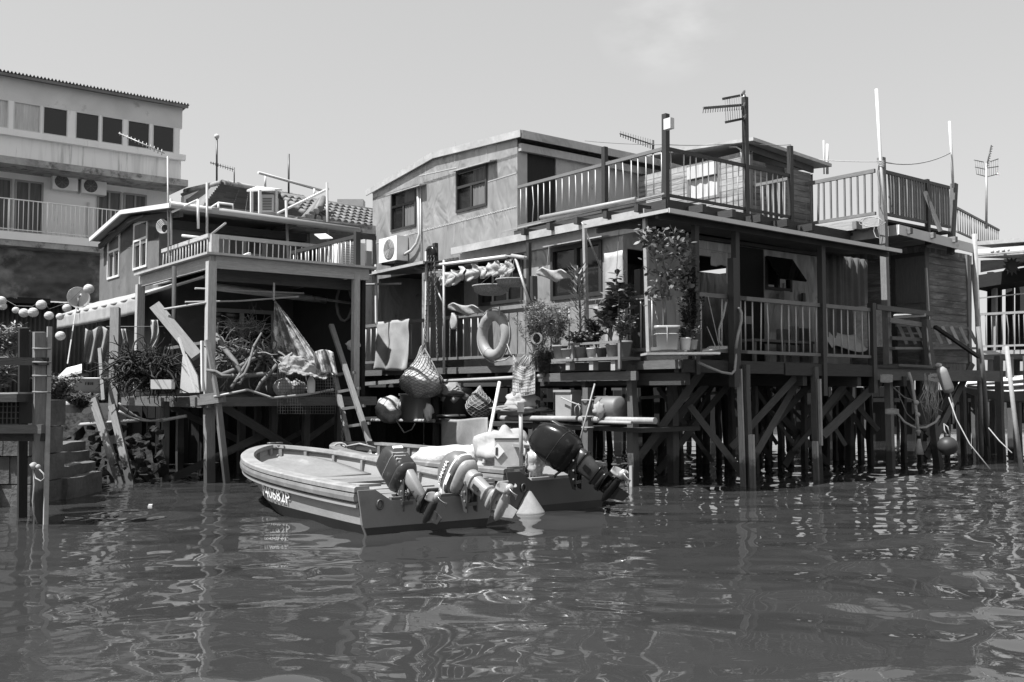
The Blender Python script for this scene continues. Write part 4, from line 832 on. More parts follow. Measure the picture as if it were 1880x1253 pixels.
MB().stb(S6+.08,sE2-.3,T6+.08,tE2,ZR-.02,ZR+.052).build('ceiling',M['dim'],lpv)
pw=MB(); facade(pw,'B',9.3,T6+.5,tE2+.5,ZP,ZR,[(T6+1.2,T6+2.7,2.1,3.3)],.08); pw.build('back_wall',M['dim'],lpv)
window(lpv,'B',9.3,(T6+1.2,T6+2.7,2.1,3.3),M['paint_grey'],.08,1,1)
MB().stb(6.25,11,tE2-.1,tE2-.02,ZP,ZR-.06).build('end_wall',M['dark'],lpv)  # near-black sheet added to stand in for the darkness inside the porch
MB().stb(S6-.05,10.5,T6-.05,tE2,ZP-.08,ZP).build('floor',M['wood_mid'],lpv)
MB().stb(S6-.15,S6-.06,T6-.3,tE2,ZP-.16,ZP+.0).stb(S6-.3,10.5,T6-.14,T6-.06,ZP-.18,ZP-.02).build('edge_board',M['wood_mid'],lpv)
MB().beam(PD(352,737,16.7),PD(412,729,16.55),.1,.18).build('edge_block',M['wood'],lpv)
one('pile',M['wood_tide'],lpv,PZ(421,886,0)-V((-.02,0,.5)),PD(399,732,16.6),.11,.09,up=B)
one('pile',M['wood_pile'],lpv,PZ(303,882,0)-Z*.5,PD(304,738,17.6),.11,.11,up=B)
for px,py in ((500,870),(442,868),(560,866),(620,862),(330,866),(470,858)): pile(lpv,px,py,ZP-.1,.12)
for x0,y0,d0,x1,y1,d1,w_ in ((403,742,17.2,540,826,18.8,.15),(315,879,17.6,492,795,18.6,.14),(312,745,18.5,480,830,20,.12),(540,825,19.2,628,762,20.2,.12),(440,855,19.5,560,790,20.5,.1),(455,885,16.2,478,868,16.6,.08)):
    one('brace',M['wood_pile'],lpv,PD(x0,y0,d0),PD(x1,y1,d1),w_,.05,up=V((0,-1,0)))
MB().tube([L(S6+1.2,T6+.4,ZR-.35),L(S6+1.4,tE2-.3,ZR-.45)],.07,8).build('duct',M['tin_shade'],lpv)
MB().stb(6.6,6.7,T6+.2,tE2,ZR-.30,ZR-.10).build('cross_beam',M['wood_mid'],lpv)
# terrace on its roof
S9=9.04; T9=-4.27; sC=sA(292,470,T9)[0]
railing('terrace_railing','pale railing climbing left from the corner post of left terrace',L(S9,T9,ZR+.1),L(11.9,T9,ZR+.1),.80,16,M['wood_paint'],M['wood_paint'],'terrace railings',rw=.06,rh=.08,br=.014,bot=.06)
railing('terrace_railing','long grey railing across the left terrace in front of pale walls',L(S9,T9+.1,ZR+.1),L(S9,tB(610,455,S9)[0],ZR+.1),.80,20,M['paint_grey'],M['baluster'],'terrace railings',rw=.05,rh=.08,br=.012,bot=.06,posts=((0.0,ZR,ZR+.92),(1.0,ZR,ZR+.85)),postm='wood_paint',pw=.16)
px_=PD(655,500,19.1); qx=PD(655,427,19.1)
post('dark corner post of the small balcony beside the tin house',V((px_.x,px_.y,3.8)),V((px_.x,px_.y,qx.z)),.1,name='balcony_post')
b0=V((px_.x,px_.y,3.9)); zz=PD(655,434,19.1).z-3.9
railing('terrace_railing','dark topped balcony railing between the left terrace and the black post',b0,b0+A*2.9,zz,16,M['post'],M['baluster'],'terrace railings',rw=.05,rh=.07,br=.013)
railing('terrace_railing','short dark railing joining black balcony post to the tin house',b0,b0+B*.42,zz,3,M['post'],M['baluster'],'terrace railings',rw=.05,rh=.08,br=.011)
MB().hexa(slab([b0-Z*.02,b0+B*1,b0+B*1+A*3,b0-Z*.02+A*3],.05))
tl=thing('tiled_terrace_floor','flat grey terrace floor over the left porch','terrace',L(9,-4,ZR)); MB().stb(S6+.4,11.9,T9-.2,tE2,ZR+.105,ZR+.14).build('floor',M['concrete'],tl)
# ================================================================ boats and outboard engines
def strip_loft(mb,path,nrm,sec,closed=False):
    # sec: polygon of (outward offset, z offset)
    n=len(sec); vs=[]
    for p,q in zip(path,nrm):
        for o,z in sec: vs.append(p+q*o+Z*z)
    m=len(path); fs=[(i*n+k,(i+1)*n+k,(i+1)*n+(k+1)%n,i*n+(k+1)%n) for i in range(m-1) for k in range(n)]
    fs+=[tuple(range(n)),tuple(range((m-1)*n,m*n))[::-1]]
    mb.add(vs,fs); return mb
def ring_loft(mb,rings,n=24,sm=True):   # rings: (z, xc, rx, ry, squareness)
    vs=[]
    for z,xc,rx,ry,sq in rings:
        for k in range(n):
            a=2*math.pi*k/n; c,s=math.cos(a),math.sin(a)
            c=math.copysign(abs(c)**sq,c); s=math.copysign(abs(s)**sq,s); vs.append(V((xc+rx*c,ry*s,z)))
    m=len(rings); mb.add(vs,[(i*n+k,i*n+(k+1)%n,(i+1)*n+(k+1)%n,(i+1)*n+k) for i in range(m-1) for k in range(n)],sm)
    o=len(mb.v)-m*n; mb.f+=[[o+k for k in range(n)][::-1],[o+(m-1)*n+k for k in range(n)]]; mb.sm+=[sm]*2; mb.g+=[None]*2
    return mb
def text_mesh(body,size,fn,name,mat,parent,ext=.0,bold=0):
    cu=bpy.data.curves.new(name,'FONT'); cu.body=body; cu.size=size; cu.resolution_u=3; cu.offset=bold
    to=bpy.data.objects.new('lettering_source',cu); C.objects.link(to)
    dg=bpy.context.evaluated_depsgraph_get(); me=bpy.data.meshes.new_from_object(to.evaluated_get(dg))
    vs=[v.co.copy() for v in me.vertices]; fs=[tuple(p.vertices) for p in me.polygons]
    bpy.data.objects.remove(to); bpy.data.curves.remove(cu); bpy.data.meshes.remove(me)
    mb=MB(); mb.add([fn(v.x,v.y) for v in vs],fs); return mb.build(name,mat,parent,local=True,uv=False)
def boat(name,label,cx,cy,hx,hy,Lb,hb,sheer0,rise,mats,text=None,plankN=7,floorz=.30):
    an=math.atan2(hy,hx); t=thing(name,label,'boat',(cx,cy,0),an,group=None)
    NU=36
    def shp(u,p,q,s0): 
        k=max(0,(u-.5)/.5); return (s0+(1-s0)*min(1,u/.45)**.8 if u<.45 else 1.0)*(max(0,1-k**p))**q
    def lev(u,k):
        Lk=[Lb-.95,Lb-.8,Lb-.55,Lb-.2,Lb][k]; bk=[.66,.88,.945,.985,1.0][k]*hb; z0=[-.16,-.02,.115,sheer0-.12,sheer0][k]; rz=[0.12,.08,.30,.9,1][k]*rise
        p,q=[(1.6,1.0),(1.7,.95),(1.9,.85),(2.2,.72),(2.3,.68)][k]
        return V((u*Lk,bk*shp(u,p,q,.88),z0+rz*u**2.2))
    us=[1-(1-i/NU)**1.6 for i in range(NU+1)]
    def side(k0,k1,nm,mat):
        mb=MB()
        for s in (1,-1):
            g=lambda u,v:(lambda a,b:V((lerp(a.x,b.x,v),s*lerp(a.y,b.y,v),lerp(a.z,b.z,v))))(lev(us[round(u*NU)],k0),lev(us[round(u*NU)],k1))
            mb.grid(g,NU,2)
        return mb.build(nm,mat,t,local=True)
    b=MB()
    b.grid(lambda u,v:(lambda a:V((a.x,lerp(-1,1,v)*a.y,a.z-.05*(1-abs(2*v-1)))))(lev(us[round(u*NU)],0)),NU,4)
    b.build('keel',mats['bottom'],t,local=True); side(0,1,'bilge',mats['bottom']); side(1,2,'bottom_strake',mats['bottom']); hs=side(2,3,'topside',mats['side']); side(3,4,'sheer_strake',mats['side'])
    path=[];nr=[]
    pts=[lev(u,4) for u in us]; full=[V((p.x,p.y,p.z)) for p in pts]+[V((p.x,-p.y,p.z)) for p in pts[::-1][1:]]
    for i,p in enumerate(full):
        d=full[min(i+1,len(full)-1)]-full[max(i-1,0)]; d.z=0; d.normalize(); nr.append(V((-d.y,d.x,0)))
    strip_loft(MB(),full,nr,[(.05,.0),(.05,.045),(.03,.06),(-.13,.06),(-.14,.02),(-.13,0)]).build('gunwale',mats['cap'],t,local=True)
    strip_loft(MB(),full,nr,[(.005,-.10),(.055,-.095),(.06,-.05),(.05,-.015),(.005,-.012)]).build('rubbing_strake',mats['rub'],t,local=True)
    strip_loft(MB(),full,nr,[(.0,-.17),(.03,-.165),(.03,-.125),(.0,-.12)]).build('second_strake',mats['side'],t,local=True)
    # inside lining, floor
    inn=[p-q*.09 for p,q in zip(full,nr)]
    mb=MB(); m=len(inn); vs=[p+Z*.0 for p in inn]+[V((p.x*.985,p.y*.95,floorz-.04)) for p in inn]
    mb.add(vs,[(i,i+1,m+i+1,m+i) for i in range(m-1)],True); mb.build('inner_lining',mats['inner'],t,local=True)
    for i in range(4,m-4,5):
        p=inn[i]; q=nr[i]; d=V((-q.y,q.x,0)); MB().box(p-q*.03+V((0,0,-(p.z-floorz)/2)),(.05,.05,p.z-floorz),d,q).build('rib',mats['cap'],t,local=True)
    fl=MB(); fl.add([V((p.x*.985,p.y*.95,floorz-.03)) for p in inn],[tuple(range(m))]); fl.build('sole',mats['bottom'],t,local=True)
    pk=MB(); rg=random.Random(11); x=.12
    for i in range(plankN):
        wd=rg.uniform(.34,.56); xm=x+wd/2
        if xm>Lb*.80: break
        u=xm/Lb; y=hb*shp(u,2.3,.68,.88)*.90-.1
        z=floorz+rg.choice((0,.02,.045)); dx=rg.uniform(-.06,.06)
        pk.hexa([V((x+dx,-y,z)),V((x+wd+dx,-y,z)),V((x+wd-dx,y,z)),V((x-dx,y,z)),V((x+dx,-y,z+.03)),V((x+wd+dx,-y,z+.03)),V((x+wd-dx,y,z+.03)),V((x-dx,y,z+.03))],g=V((0,1,0)))
        x+=wd+rg.choice((.015,.03,.09))
    pk.build('floorboard',mats['floor'],t,local=True)
    # transom
    y=hb*.88; zt=sheer0+.02
    out=[(-y*.68,-.18),(y*.68,-.18),(y*.89,-.02),(y*.955,.115),(y+.02,zt),(y*.78,zt),(y*.55,zt-.13),(-y*.55,zt-.13),(-y*.78,zt),(-y-.02,zt),(-y*.955,.115),(-y*.89,-.02)]
    MB().prism([V((-.035,a,c)) for a,c in out],V((.05,0,0))).build('transom',mats['transom'],t,local=True)
    MB().prism([V((-.042,a,c)) for a,c in ((-y*.68,-.19),(y*.68,-.19),(y*.885,-.02),(y*.93,.085),(-y*.93,.085),(-y*.885,-.02))],V((.005,0,0))).build('transom_boot_stripe',mats['bottom'],t,local=True)
    MB().box(V((.0,0,zt-.12)),(.06,y*1.1,.05)).build('transom_cap',mats['cap2'],t,local=True)
    for s in (1,-1): MB().prism([V((.02,s*(y-.02),zt+.03)),V((.02,s*(y-.28),zt+.03)),V((.30,s*(y-.02),zt+.03))],V((0,0,.03))).build('quarter_knee',mats['cap'],t,local=True)
    MB().tube([V((-.05,y*.72+.035*math.cos(a),.33+.05*math.sin(a))) for a in [i*2*math.pi/14 for i in range(15)]],.011,6,cap=False).build('mooring_ring',M['steel_dark'],t,local=True)
    if text:
        x0,h=text
        def fn(tx,ty):
            x=x0-tx; v=min(max((ty+.03)/.30,0),1); u=x/(Lb-.38)
            a=lev(u,2); c=lev(u,3); p=V((x,lerp(a.y,c.y,.16+.80*v),lerp(a.z,c.z,.16+.80*v))); return p+V((.006,.024,0))
        text_mesh('P40682P',.29,fn,'registration_number',M['decal'],t,bold=.002)
    return t,lev
mats1=dict(bottom=M['hull_bottom'],side=M['hull'],cap=M['gun'],rub=M['rubrail'],inner=M['paint_grey'],floor=M['floor'],transom=M['hull_dark'],cap2=M['wood_mid'])
b1,lev1=boat('motor_boat','pale open boat with dark transom, numbered bow and two tilted outboards',-.95,11.1,-.55,.835,5.15,.96,.47,.20,mats1,text=(2.82,.2))
bm_=MB()
def bow_panel(u,v):
    x=lerp(3.0,4.55,v); w_=.72*(1-max(0,(v-.2)/.8)**2.2)**.6 if v<1 else 0
    return V((x,lerp(-1,1,u)*w_,.36+.22*v**1.5+.02*math.cos(u*3.14)))
bm_.grid(bow_panel,12,12,.015).build('bow_panel',M['floor'],b1,local=True)
hk=MB(); hk.tube([V((4.93+.05*math.cos(a),.12*math.sin(a),.76)) for a in [i*.6 for i in range(11)]],.014,6); hk.build('bow_cleat',M['steel_dark'],b1,local=True)
mats2=dict(bottom=M['hull_bottom'],side=M['hull2'],cap=M['rubrail'],rub=M['rubrail'],inner=M['hull'],floor=M['floor'],transom=M['hull2'],cap2=M['gun'])
b2_,lev2=boat('motor_boat','dark work boat behind with big black outboard and covered load',.60,13.0,-.63,.777,5.7,.98,.52,.10,mats2)
# ---------------------------------------------------------------- engines
def engine(name,label,piv,aft,tilt,sc,style,text=None):
    yaw=math.atan2(aft[1],aft[0]); m=Matrix.Translation(V(piv))@Matrix.Rotation(yaw,4,'Z')@Matrix.Rotation(-tilt,4,'Y')@Matrix.Scale(sc,4)
    t=thing(name,label,'outboard motor',piv,mat=m)
    top,low,leg,gear=style['top'],style['low'],style['leg'],style['gear']
    mb=MB()
    if style['kind']=='box':
        ring_loft(mb,[(.10,.02,.25,.15,.45),(.16,.02,.27,.17,.45),(.42,.02,.26,.17,.45),(.60,-.01,.22,.155,.5),(.64,-.01,.19,.13,.55)],28)
    elif style['kind']=='dome':
        ring_loft(mb,[(.12,.0,.30,.185,.7),(.20,.0,.325,.205,.72),(.32,.0,.32,.20,.75),(.42,-.01,.28,.175,.8),(.50,-.02,.20,.125,.85),(.54,-.03,.10,.06,.9),(.55,-.03,.02,.02,1)],32)
    else:
        ring_loft(mb,[(.06,.02,.24,.17,.55),(.14,.03,.30,.21,.55),(.40,.02,.315,.215,.6),(.62,-.01,.27,.19,.65),(.74,-.04,.19,.14,.7),(.78,-.05,.08,.06,.8),(.785,-.05,.02,.02,1)],32)
    cw=mb.build('cowling',top,t,local=True)
    mb=MB(); ring_loft(mb,[(-.02,.02,.16,.11,.6),(.03,.02,.25,.16,.6),(.085,.02,.28,.18,.6),(.118,.02,.285,.185,.6)],28); mb.build('lower_pan',leg if style['kind']=='dome' else low,t,local=True)
    if style['kind']=='dome':
        mb=MB(); ring_loft(mb,[(.205,0,.330,.209,.72),(.235,0,.331,.210,.725)],32); mb.build('cowling_stripe',M['decal'],cw,local=True)
        for nm,x0 in (('badge_patch',.02),): pass
    if style['kind']=='box':
        mb=MB()
        for i in range(3): mb.box(V((.275,-.06+.06*0,.22+.07*i)),(.02,.2,.018))
        mb.build('vent',M['plastic'],cw,local=True); MB().box(V((.262,.02,.5)),(.02,.17,.05)).build('badge',M['decal'],cw,local=True)
        mb=MB(); ring_loft(mb,[(.345,.02,.268,.172,.45),(.352,.02,.268,.172,.45)],28); mb.build('seam',M['plastic'],cw,local=True)
    if style['kind']=='big':
        mb=MB(); mb.grid(lambda u,v:V((.335-.05*(abs(v-.45)*1.7)**2-.02*abs(2*u-1)**2+.0,lerp(-.075,.075,u)*(1.15-.5*v),lerp(.06,.66,v)-.0)),6,12,.02); mb.build('rear_panel',M['eng_dark'],cw,local=True)
        mb=MB(); ring_loft(mb,[(.30,.025,.318,.218,.58),(.306,.025,.318,.218,.58)],32); mb.build('seam',M['eng_dark'],cw,local=True)
    # leg
    mb=MB(); 
    if style['kind']=='big': ring_loft(mb,[(.06,.06,.20,.10,.7),(-.10,.09,.18,.09,.7),(-.30,.09,.14,.075,.7),(-.55,.07,.13,.06,.75)],20)
    elif style['kind']=='box': ring_loft(mb,[(.20,.20,.03,.05,.6),(.10,.17,.09,.085,.5),(0,.14,.11,.08,.55),(-.55,.10,.085,.055,.6)],20)
    else: ring_loft(mb,[(.02,.08,.15,.12,.7),(-.08,.09,.125,.11,.75),(-.36,.08,.115,.085,.75),(-.50,.07,.125,.08,.7)],20)
    mb.build('leg',leg,t,local=True)
    mb=MB(); ring_loft(mb,[(-.505,.08,.16,.10,.7),(-.55,.08,.17,.105,.7),(-.565,.08,.15,.09,.7)],20)
    mb.prism([V((-.08,-.03,-.565)),V((-.08,.03,-.565)),V((.16,.12,-.565)),V((.40,.10,-.565)),V((.40,-.10,-.565)),V((.16,-.12,-.565))],V((0,0,-.02))); mb.build('cavitation_plate',gear,t,local=True)
    mb=MB(); ring_loft(mb,[(-.57,.08,.14,.05,.9),(-.68,.08,.13,.035,.9),(-.78,.06,.12,.03,.9)],16)
    prof=[(.005,-.22),(.03,-.19),(.055,-.12),(.066,0),(.066,.12),(.055,.2),(.05,.24)]
    mb.lathe([(r,h) for r,h in prof],V((.06,0,-.72)),V((1,0,0)),16)
    mb.prism([V((-.06,-.010,-.76)),V((.18,-.010,-.76)),V((.20,-.006,-.99)),V((.06,-.006,-.97))],V((0,.018,0))); mb.build('gearcase',gear,t,local=True)
    pr=MB(); c=V((.36,0,-.72)); pr.lathe([(.05,-.07),(.052,.02),(.04,.07),(.015,.085)],c,V((1,0,0)),16)
    for k in range(3):
        a0=style.get('pa',.3)+k*2*math.pi/3
        def bl(u,v):
            r=lerp(.04,.185,u); ch=.13*math.sin(math.pi*min(1,.22+.78*u))**.6*(1 if u<.98 else .4); a=(v-.5)*ch/max(r,.05)*.95
            return c+V((-.10*(v-.5)*(1.2-.4*u),r*math.cos(a0+a),r*math.sin(a0+a)))
        pr.grid(bl,8,6,.008)
    pr.build('propeller',M['chrome'],t,local=True)
    # tilt tube and clamp bracket, upright on the transom
    mi=m.inverted(); af=V((aft[0],aft[1],0)).normalized(); sd=V((-af.y,af.x,0)); p0=V(piv)
    br=MB()
    for s in (-1,1):
        q=p0+sd*(.10*s*sc)
        br.prism([q+af*.02*sc+Z*.08*sc,q+af*.10*sc+Z*.06*sc,q+af*.09*sc-Z*.42*sc,q+af*.03*sc-Z*.40*sc,q-af*.10*sc-Z*.0,q-af*.10*sc+Z*.09*sc],sd*.025*sc)
    br.tube([p0+sd*.14*sc+Z*.05*sc,p0-sd*.14*sc+Z*.05*sc],.03*sc,10); br.beam(p0+af*.06-Z*.3*sc-sd*.12*sc,p0+af*.06-Z*.3*sc+sd*.12*sc,.04*sc,.05*sc)
    br.tube([p0+af*.05*sc-Z*.32*sc,p0+af*.16*sc-Z*.02*sc],.02*sc,8)
    br.build('clamp_bracket',M['steel_dark'] if style['kind']!='big' else M['eng_black'],t)
    ly={'box':-.06,'dome':-.115,'big':-.09}[style['kind']]
    for z0,z1,x0 in ((-.10,-.13,.10),(-.40,-.43,.09)):    # joint flanges round the leg
        f_=MB(); k_=1.06 if style['kind']!='box' else 1.0; rx,ry={'box':(.098,.070),'dome':(.130,.112),'big':(.178,.092)}[style['kind']]; q_=1 if z0>-.2 else .92
        ring_loft(f_,[(z1,x0,rx*k_*q_,ry*k_*q_,.7),(z0,x0,rx*k_*q_,ry*k_*q_,.7)],20); f_.build('leg_flange',gear,t,local=True)
    MB().box(V((.09,ly,-.26)),(.07,.012,.12)).build('exhaust_plate',low,t,local=True)
    MB().box(V((.10,0,-.64)),(.05,.085,.02)).build('water_intake',M['plastic_dark'],t,local=True)
    MB().tube([V((-.18,.05,.06)),V((-.36,.07,.12)),V((-.58,.06,.10))],[.022,.02,.026],8).build('tiller_arm',M['plastic_dark'],t,local=True)
    bo_=MB()
    for s_ in (-1,1):
        for dz in (.03,-.12,-.25): bo_.lathe([(.014*sc,0),(.014*sc,.012*sc)],p0+sd*(.113*s_*sc)+af*.06*sc+Z*dz*sc,sd*s_,8)
    bo_.build('clamp_bolt',M['steel'],t)
    hz=MB()
    for k in range(5):
        y0=lerp(-.08,.08,k/4); hz.tube([V((-.05,y0,.0)),V((-.16,y0*1.3,-.10)),V((-.2,y0*.8,.05)),V((-.1,y0,.1))],.010,5)
    hz.build('cable',M['plastic'] if style['kind']!='big' else M['eng_dark'],t,local=True)
    if text:
        def fn(tx,ty):
            x=-.21+tx; k=max(0,1-(abs(x)/.325)**2.7)**(1/2.7) ; z=.30+ty*1.0; y=-(.204*k+.012)
            if z>.32: y+= (z-.32)*.28
            return V((x,y,z))
        text_mesh(text,.092,fn,'brand_lettering',M['decal'],cw,bold=.0015)
        mb=MB(); mb.lathe([(.028,0),(.028,.008)],V((-.245,-.165,.325)),V((-.35,-.9,0)),16).build('round_emblem',M['decal'],cw,local=True)
        MB().box(V((-.05,-.213,.185)),(.18,.006,.03)).build('side_stripe',M['decal'],cw,local=True)
    return t
pv2=PD(858,886,11.25); pv1=PD(744,886,10.98); pv3=PD(1052,848,12.75)
engine('outboard_motor','grey tilted outboard with lettered cowling and silver propeller on pale boat',pv2,(.74,-.67),R(60),.80,dict(kind='dome',top=M['eng_mid'],low=M['eng_dark'],leg=M['eng_grey'],gear=M['eng_grey'],pa=.4),text='YAMAHA')
engine('outboard_motor','small dark box shaped outboard with bright three bladed propeller',pv1,(.66,-.75),R(52),.74,dict(kind='box',top=M['eng_dark'],low=M['eng_dark'],leg=M['eng_grey'],gear=M['eng_dark'],pa=.9))
engine('outboard_motor','large glossy black outboard tilted up on the dark boat',pv3,(.88,-.47),R(52),.86,dict(kind='big',top=M['eng_black'],low=M['eng_black'],leg=M['eng_dark'],gear=M['eng_black'],pa=.2))
# ================================================================ clutter on and around the decks
def T1(mb,name,mat,label,cat,group=None,uv=True): return tag(mb.build(name,M[mat] if isinstance(mat,str) else mat,uv=uv),label,cat,group)
# ---- rig of poles over the front deck
rig=thing('drying_rig','frame of pale poles for drying fish above the front railing','frame',PA(815,690,-.3))
TR=-.35
for p,q,r,m in (((815,478),(815,686),.03,'steel'),((763,492),(930,471),.035,'plastic_white'),((763,494),(812,497),.02,'steel'),((920,470),(968,473),.02,'steel'),((947,476),(972,556),.028,'steel'),((798,521),(816,564),.018,'steel'),((940,470),(965,474),.04,'bamboo')):
    MB().tube([PA(*p,TR),PA(*q,TR)],r,8).build('pole',M[m],rig)
T1(MB().beam(PA(971,446,TR+.1),PA(971,562,TR+.1),.07,.07),'deck_post','post','slim black deck post carrying the hanging baskets','post')
T1(MB().beam(PA(977,508,TR+.15),PA(978,562,TR+.15),.16,.12),'black_box','plastic_dark','black upright bin behind the deck post','bin')
T1(MB().beam(PA(783,462,TR-.15),PA(783,628,TR-.15),.055,.055),'white_pole','plastic_white','square white pole standing beside the hanging chain','pole')
T1(MB().beam(PA(690,486,TR-.1),PA(691,596,TR-.1),.06,.04),'awning_prop','plastic_white','white prop under the tin sheet awning','prop')
T1(MB().tube([PA(662,523,-.3),PA(736,521,TR)],.025,6),'cross_pipe','steel','thin pale pipe under the tin sheet awning','pipe')
aw=thing('sheet_awning','sloping sheet metal awning below the white air conditioner','awning',PA(720,490,0))
p0,p1=PA(662,505,-.7),PA(778,480,-.7); n_=B*1.6+Z*.18
MB().hexa(slab([p0,p1,p1+n_,p0+n_],.03)).build('sheet',M['tin_dark'],aw); MB().beam(p0-Z*.02,p1-Z*.02,.04,.06).build('edge',M['tin_trim'],aw)
# hoist, chain and net bag
ho=thing('chain_hoist','black chain hoist hung over the bulging net bag','hoist',PA(793,462,-.45))
one('hanger_post',M['post'],ho,PA(799,447,-.3),PA(800,486,-.3),.10,.08); MB().lathe([(.10,-.06),(.16,-.05),(.17,0),(.16,.05),(.10,.06)],PA(792,466,-.45),-B,18).build('pulley',M['eng_black'],ho)
def chain(p,q,pitch=.05,r=.009):
    mb=MB(); n=int((q-p).length/pitch); d=(q-p).normalized()
    for i in range(n):
        c=p.lerp(q,(i+.5)/n); x=(A if i%2 else B)
        mb.tube([c+d*(.028*math.cos(a))+x*(.017*math.sin(a)) for a in [k*math.pi/4 for k in range(9)]],r,5,cap=False)
    return mb
chain(PA(787,470,-.5),PA(780,640,-.55)).build('load_chain',M['steel_dark'],ho); chain(PA(797,470,-.5),PA(804,664,-.55)).build('hand_chain',M['steel_dark'],ho); chain(PA(792,470,-.5),PA(790,560,-.5)).build('hand_chain',M['steel_dark'],ho)
nb_c=PA(775,698,-.6)
def netbag(name,label,c,rad,neck,seed,matb,matn,cat='net bag',n=22,top=None):
    def fn(p,d): 
        u=max(0,d.z); return V((p.x*(1-.75*u**1.3),p.y*(1-.75*u**1.3),p.z*(1+neck*u**2.2)))
    t=thing(name,label,cat,c-Z*rad[2])
    MB().blob(c,rad,.07,seed,36,28,2.4,fn).build('contents',M[matb],t)
    mb=MB()
    for sg in (1,-1):
        for k in range(n):
            pts=[]
            for i in range(27):
                ph=math.pi*(i/26*.97+.03); an=2*math.pi*k/n+sg*ph*1.9
                d=V((math.sin(ph)*math.cos(an),math.sin(ph)*math.sin(an),math.cos(ph))); q=1+.07*noise.noise(d*2.4+V((seed*3.1,seed*1.7,0)))*2
                pts.append(c+fn(V((d.x*rad[0],d.y*rad[1],d.z*rad[2]))*q*1.02,d))
            mb.tube(pts,.0058,4,cap=False)
    mb.build('netting',M[matn],t,uv=False); return t
nbg=netbag('net_bag','bulging net bag hanging from the chain hoist',nb_c,(.46,.42,.38),.85,1,'sack','net',n=18)
MB().tube([PA(780,640,-.58),PA(770,665,-.72),PA(752,690,-.8),PA(745,712,-.85)],.016,5).tube([PA(780,640,-.58),PA(795,668,-.75),PA(806,690,-.8),PA(810,705,-.7)],.016,5).build('strap',M['rope_dark'],nbg)
# towel over the rail
def cl(u,v):
    s0=sA(752,590,-.14)[0]; s1=sA(692,595,-.14)[0]; return L(lerp(s1,s0,u)-.12*v*math.sin(v*3)+.05*math.sin(u*3),-.13-.05*math.sin(u*13+v*2)*(.3+v)-.04*v-.03*noise.noise(V((u*6,v*4,0))),lerp(ZD+1.09,ZD-.02-.05*u,v)+.0)
T1(MB().grid(cl,26,16,.012),'towel','cloth','grey towel draped over the left end of the front railing','towel')
# drying fish along the pole
labs=['pale split fish at the pole end above the chain','split fish with frayed tail, second along the string','folded dried fish hanging above the black pulley chain','wide pale dried fish beside the steel upright','dark streaked dried fish hanging left of the door opening','round dried fish in front of the dark doorway','pale dried fish over the doorway edge','large curled dried fish right of the doorway','broad white dried fish in front of the pale wall pillar','small dried fish above the left basket','curled pale dried fish above the wicker baskets','bright white dried fish near the end of the string','last dried fish, thin, beside the pole fork']
for i,lb in enumerate(labs):
    u=i/(len(labs)-1); px=lerp(783,929,u)+rnd(-3,3); py=lerp(514,493,u)+rnd(-4,4); c=PA(px,py,TR-.02+rnd(-.05,.05)); an=rnd(-.5,.5); w_=rnd(.13,.2); h_=rnd(.12,.17); ph=rnd(0,6)
    ax=A*math.cos(an)+B*math.sin(an); bx=B*math.cos(an)-A*math.sin(an); rl=rnd(-.6,.6)
    def ff(a,b):
        x=(a-.5)*2; y=(b-.5)*2; k=max(.12,1-abs(y)**2.4)*(1-.25*y)
        X=x*w_*k; Y=y*h_; return c+ax*(X*math.cos(rl)-Y*math.sin(rl))+Z*(X*math.sin(rl)+Y*math.cos(rl))+bx*(.07*abs(x)**1.3*(1+.3*y)+.025*math.sin(y*5+ph))
    T1(MB().grid(ff,8,8,.01),'dried_fish','fish',lb,'dried fish','dried fish strung above the front railing')
T1(MB().tube(sag(PA(778,505,TR),PA(932,484,TR),.02),.006,4),'fish_string','rope','thin string carrying the row of dried fish','string')
# two wicker baskets
def basket(label,px,py,rx,h,t_):
    c=PA(px,py,t_); mb=MB(); mb.lathe([(.02,-h),(rx*.6,-h*.98),(rx*.9,-h*.6),(rx,0),(rx*1.03,.01),(rx*.98,.0),(rx*.86,-h*.55),(rx*.55,-h*.9),(.02,-h*.92)],c,Z,28)
    o=T1(mb,'wicker_basket','wicker',label,'basket','hanging wicker baskets',)
    MB().tube([c+Z*.01+V((rx*math.cos(a),rx*math.sin(a),0)) for a in [i*math.pi/12 for i in range(25)]],.018,6).build('rim',M['wicker'],o)
    mb=MB()
    for a in (.5,2.6,4.7): mb.tube([c+V((rx*math.cos(a),rx*math.sin(a),0)),PA(945,470,TR)],.005,4)
    mb.build('hanging_string',M['rope_dark'],o)
basket('larger wicker basket hanging lower on the left of the pair',902,527,.36,.16,TR); basket('smaller wicker basket hanging higher beside the black post',940,515,.30,.12,TR+.05)
# fish fillets hanging on the rail
for (x0,y0,x1,y1,lb) in ((826,566,886,572,'flat pale fish lying along the top rail left of the lifebuoy'),(990,503,1048,508,'pale fish strung in front of the right hand window')):
    a,b=PA(x0,y0,-.2),PA(x1,y1,-.2)
    def ff(u,v): 
        k=math.sin(math.pi*(.08+.84*u))**.6; return a.lerp(b,u)+Z*(.10*(v-.5)*2*k+.03*math.sin(u*9))-B*(.10*v+.03*math.sin(u*11+v*4))
    o=T1(MB().grid(ff,14,6,.02),'dried_fish','fish',lb,'dried fish')
a=PA(834,575,-.22)
T1(MB().grid(lambda u,v:a+A*(.13*(.5-u)*2*math.sin(math.pi*(.12+.86*(1-v)))**.8)-Z*.34*v-B*(.05*math.sin(u*3)),8,10,.02),'dried_fish','fish','single pale fish hanging down from the rail by its tail','dried fish')
T1(MB().tube([PA(1003,503,-.2),PA(1008,452,.3)],.005,4),'twine','rope_dark','thin dark cord holding up the fish before the window','cord')
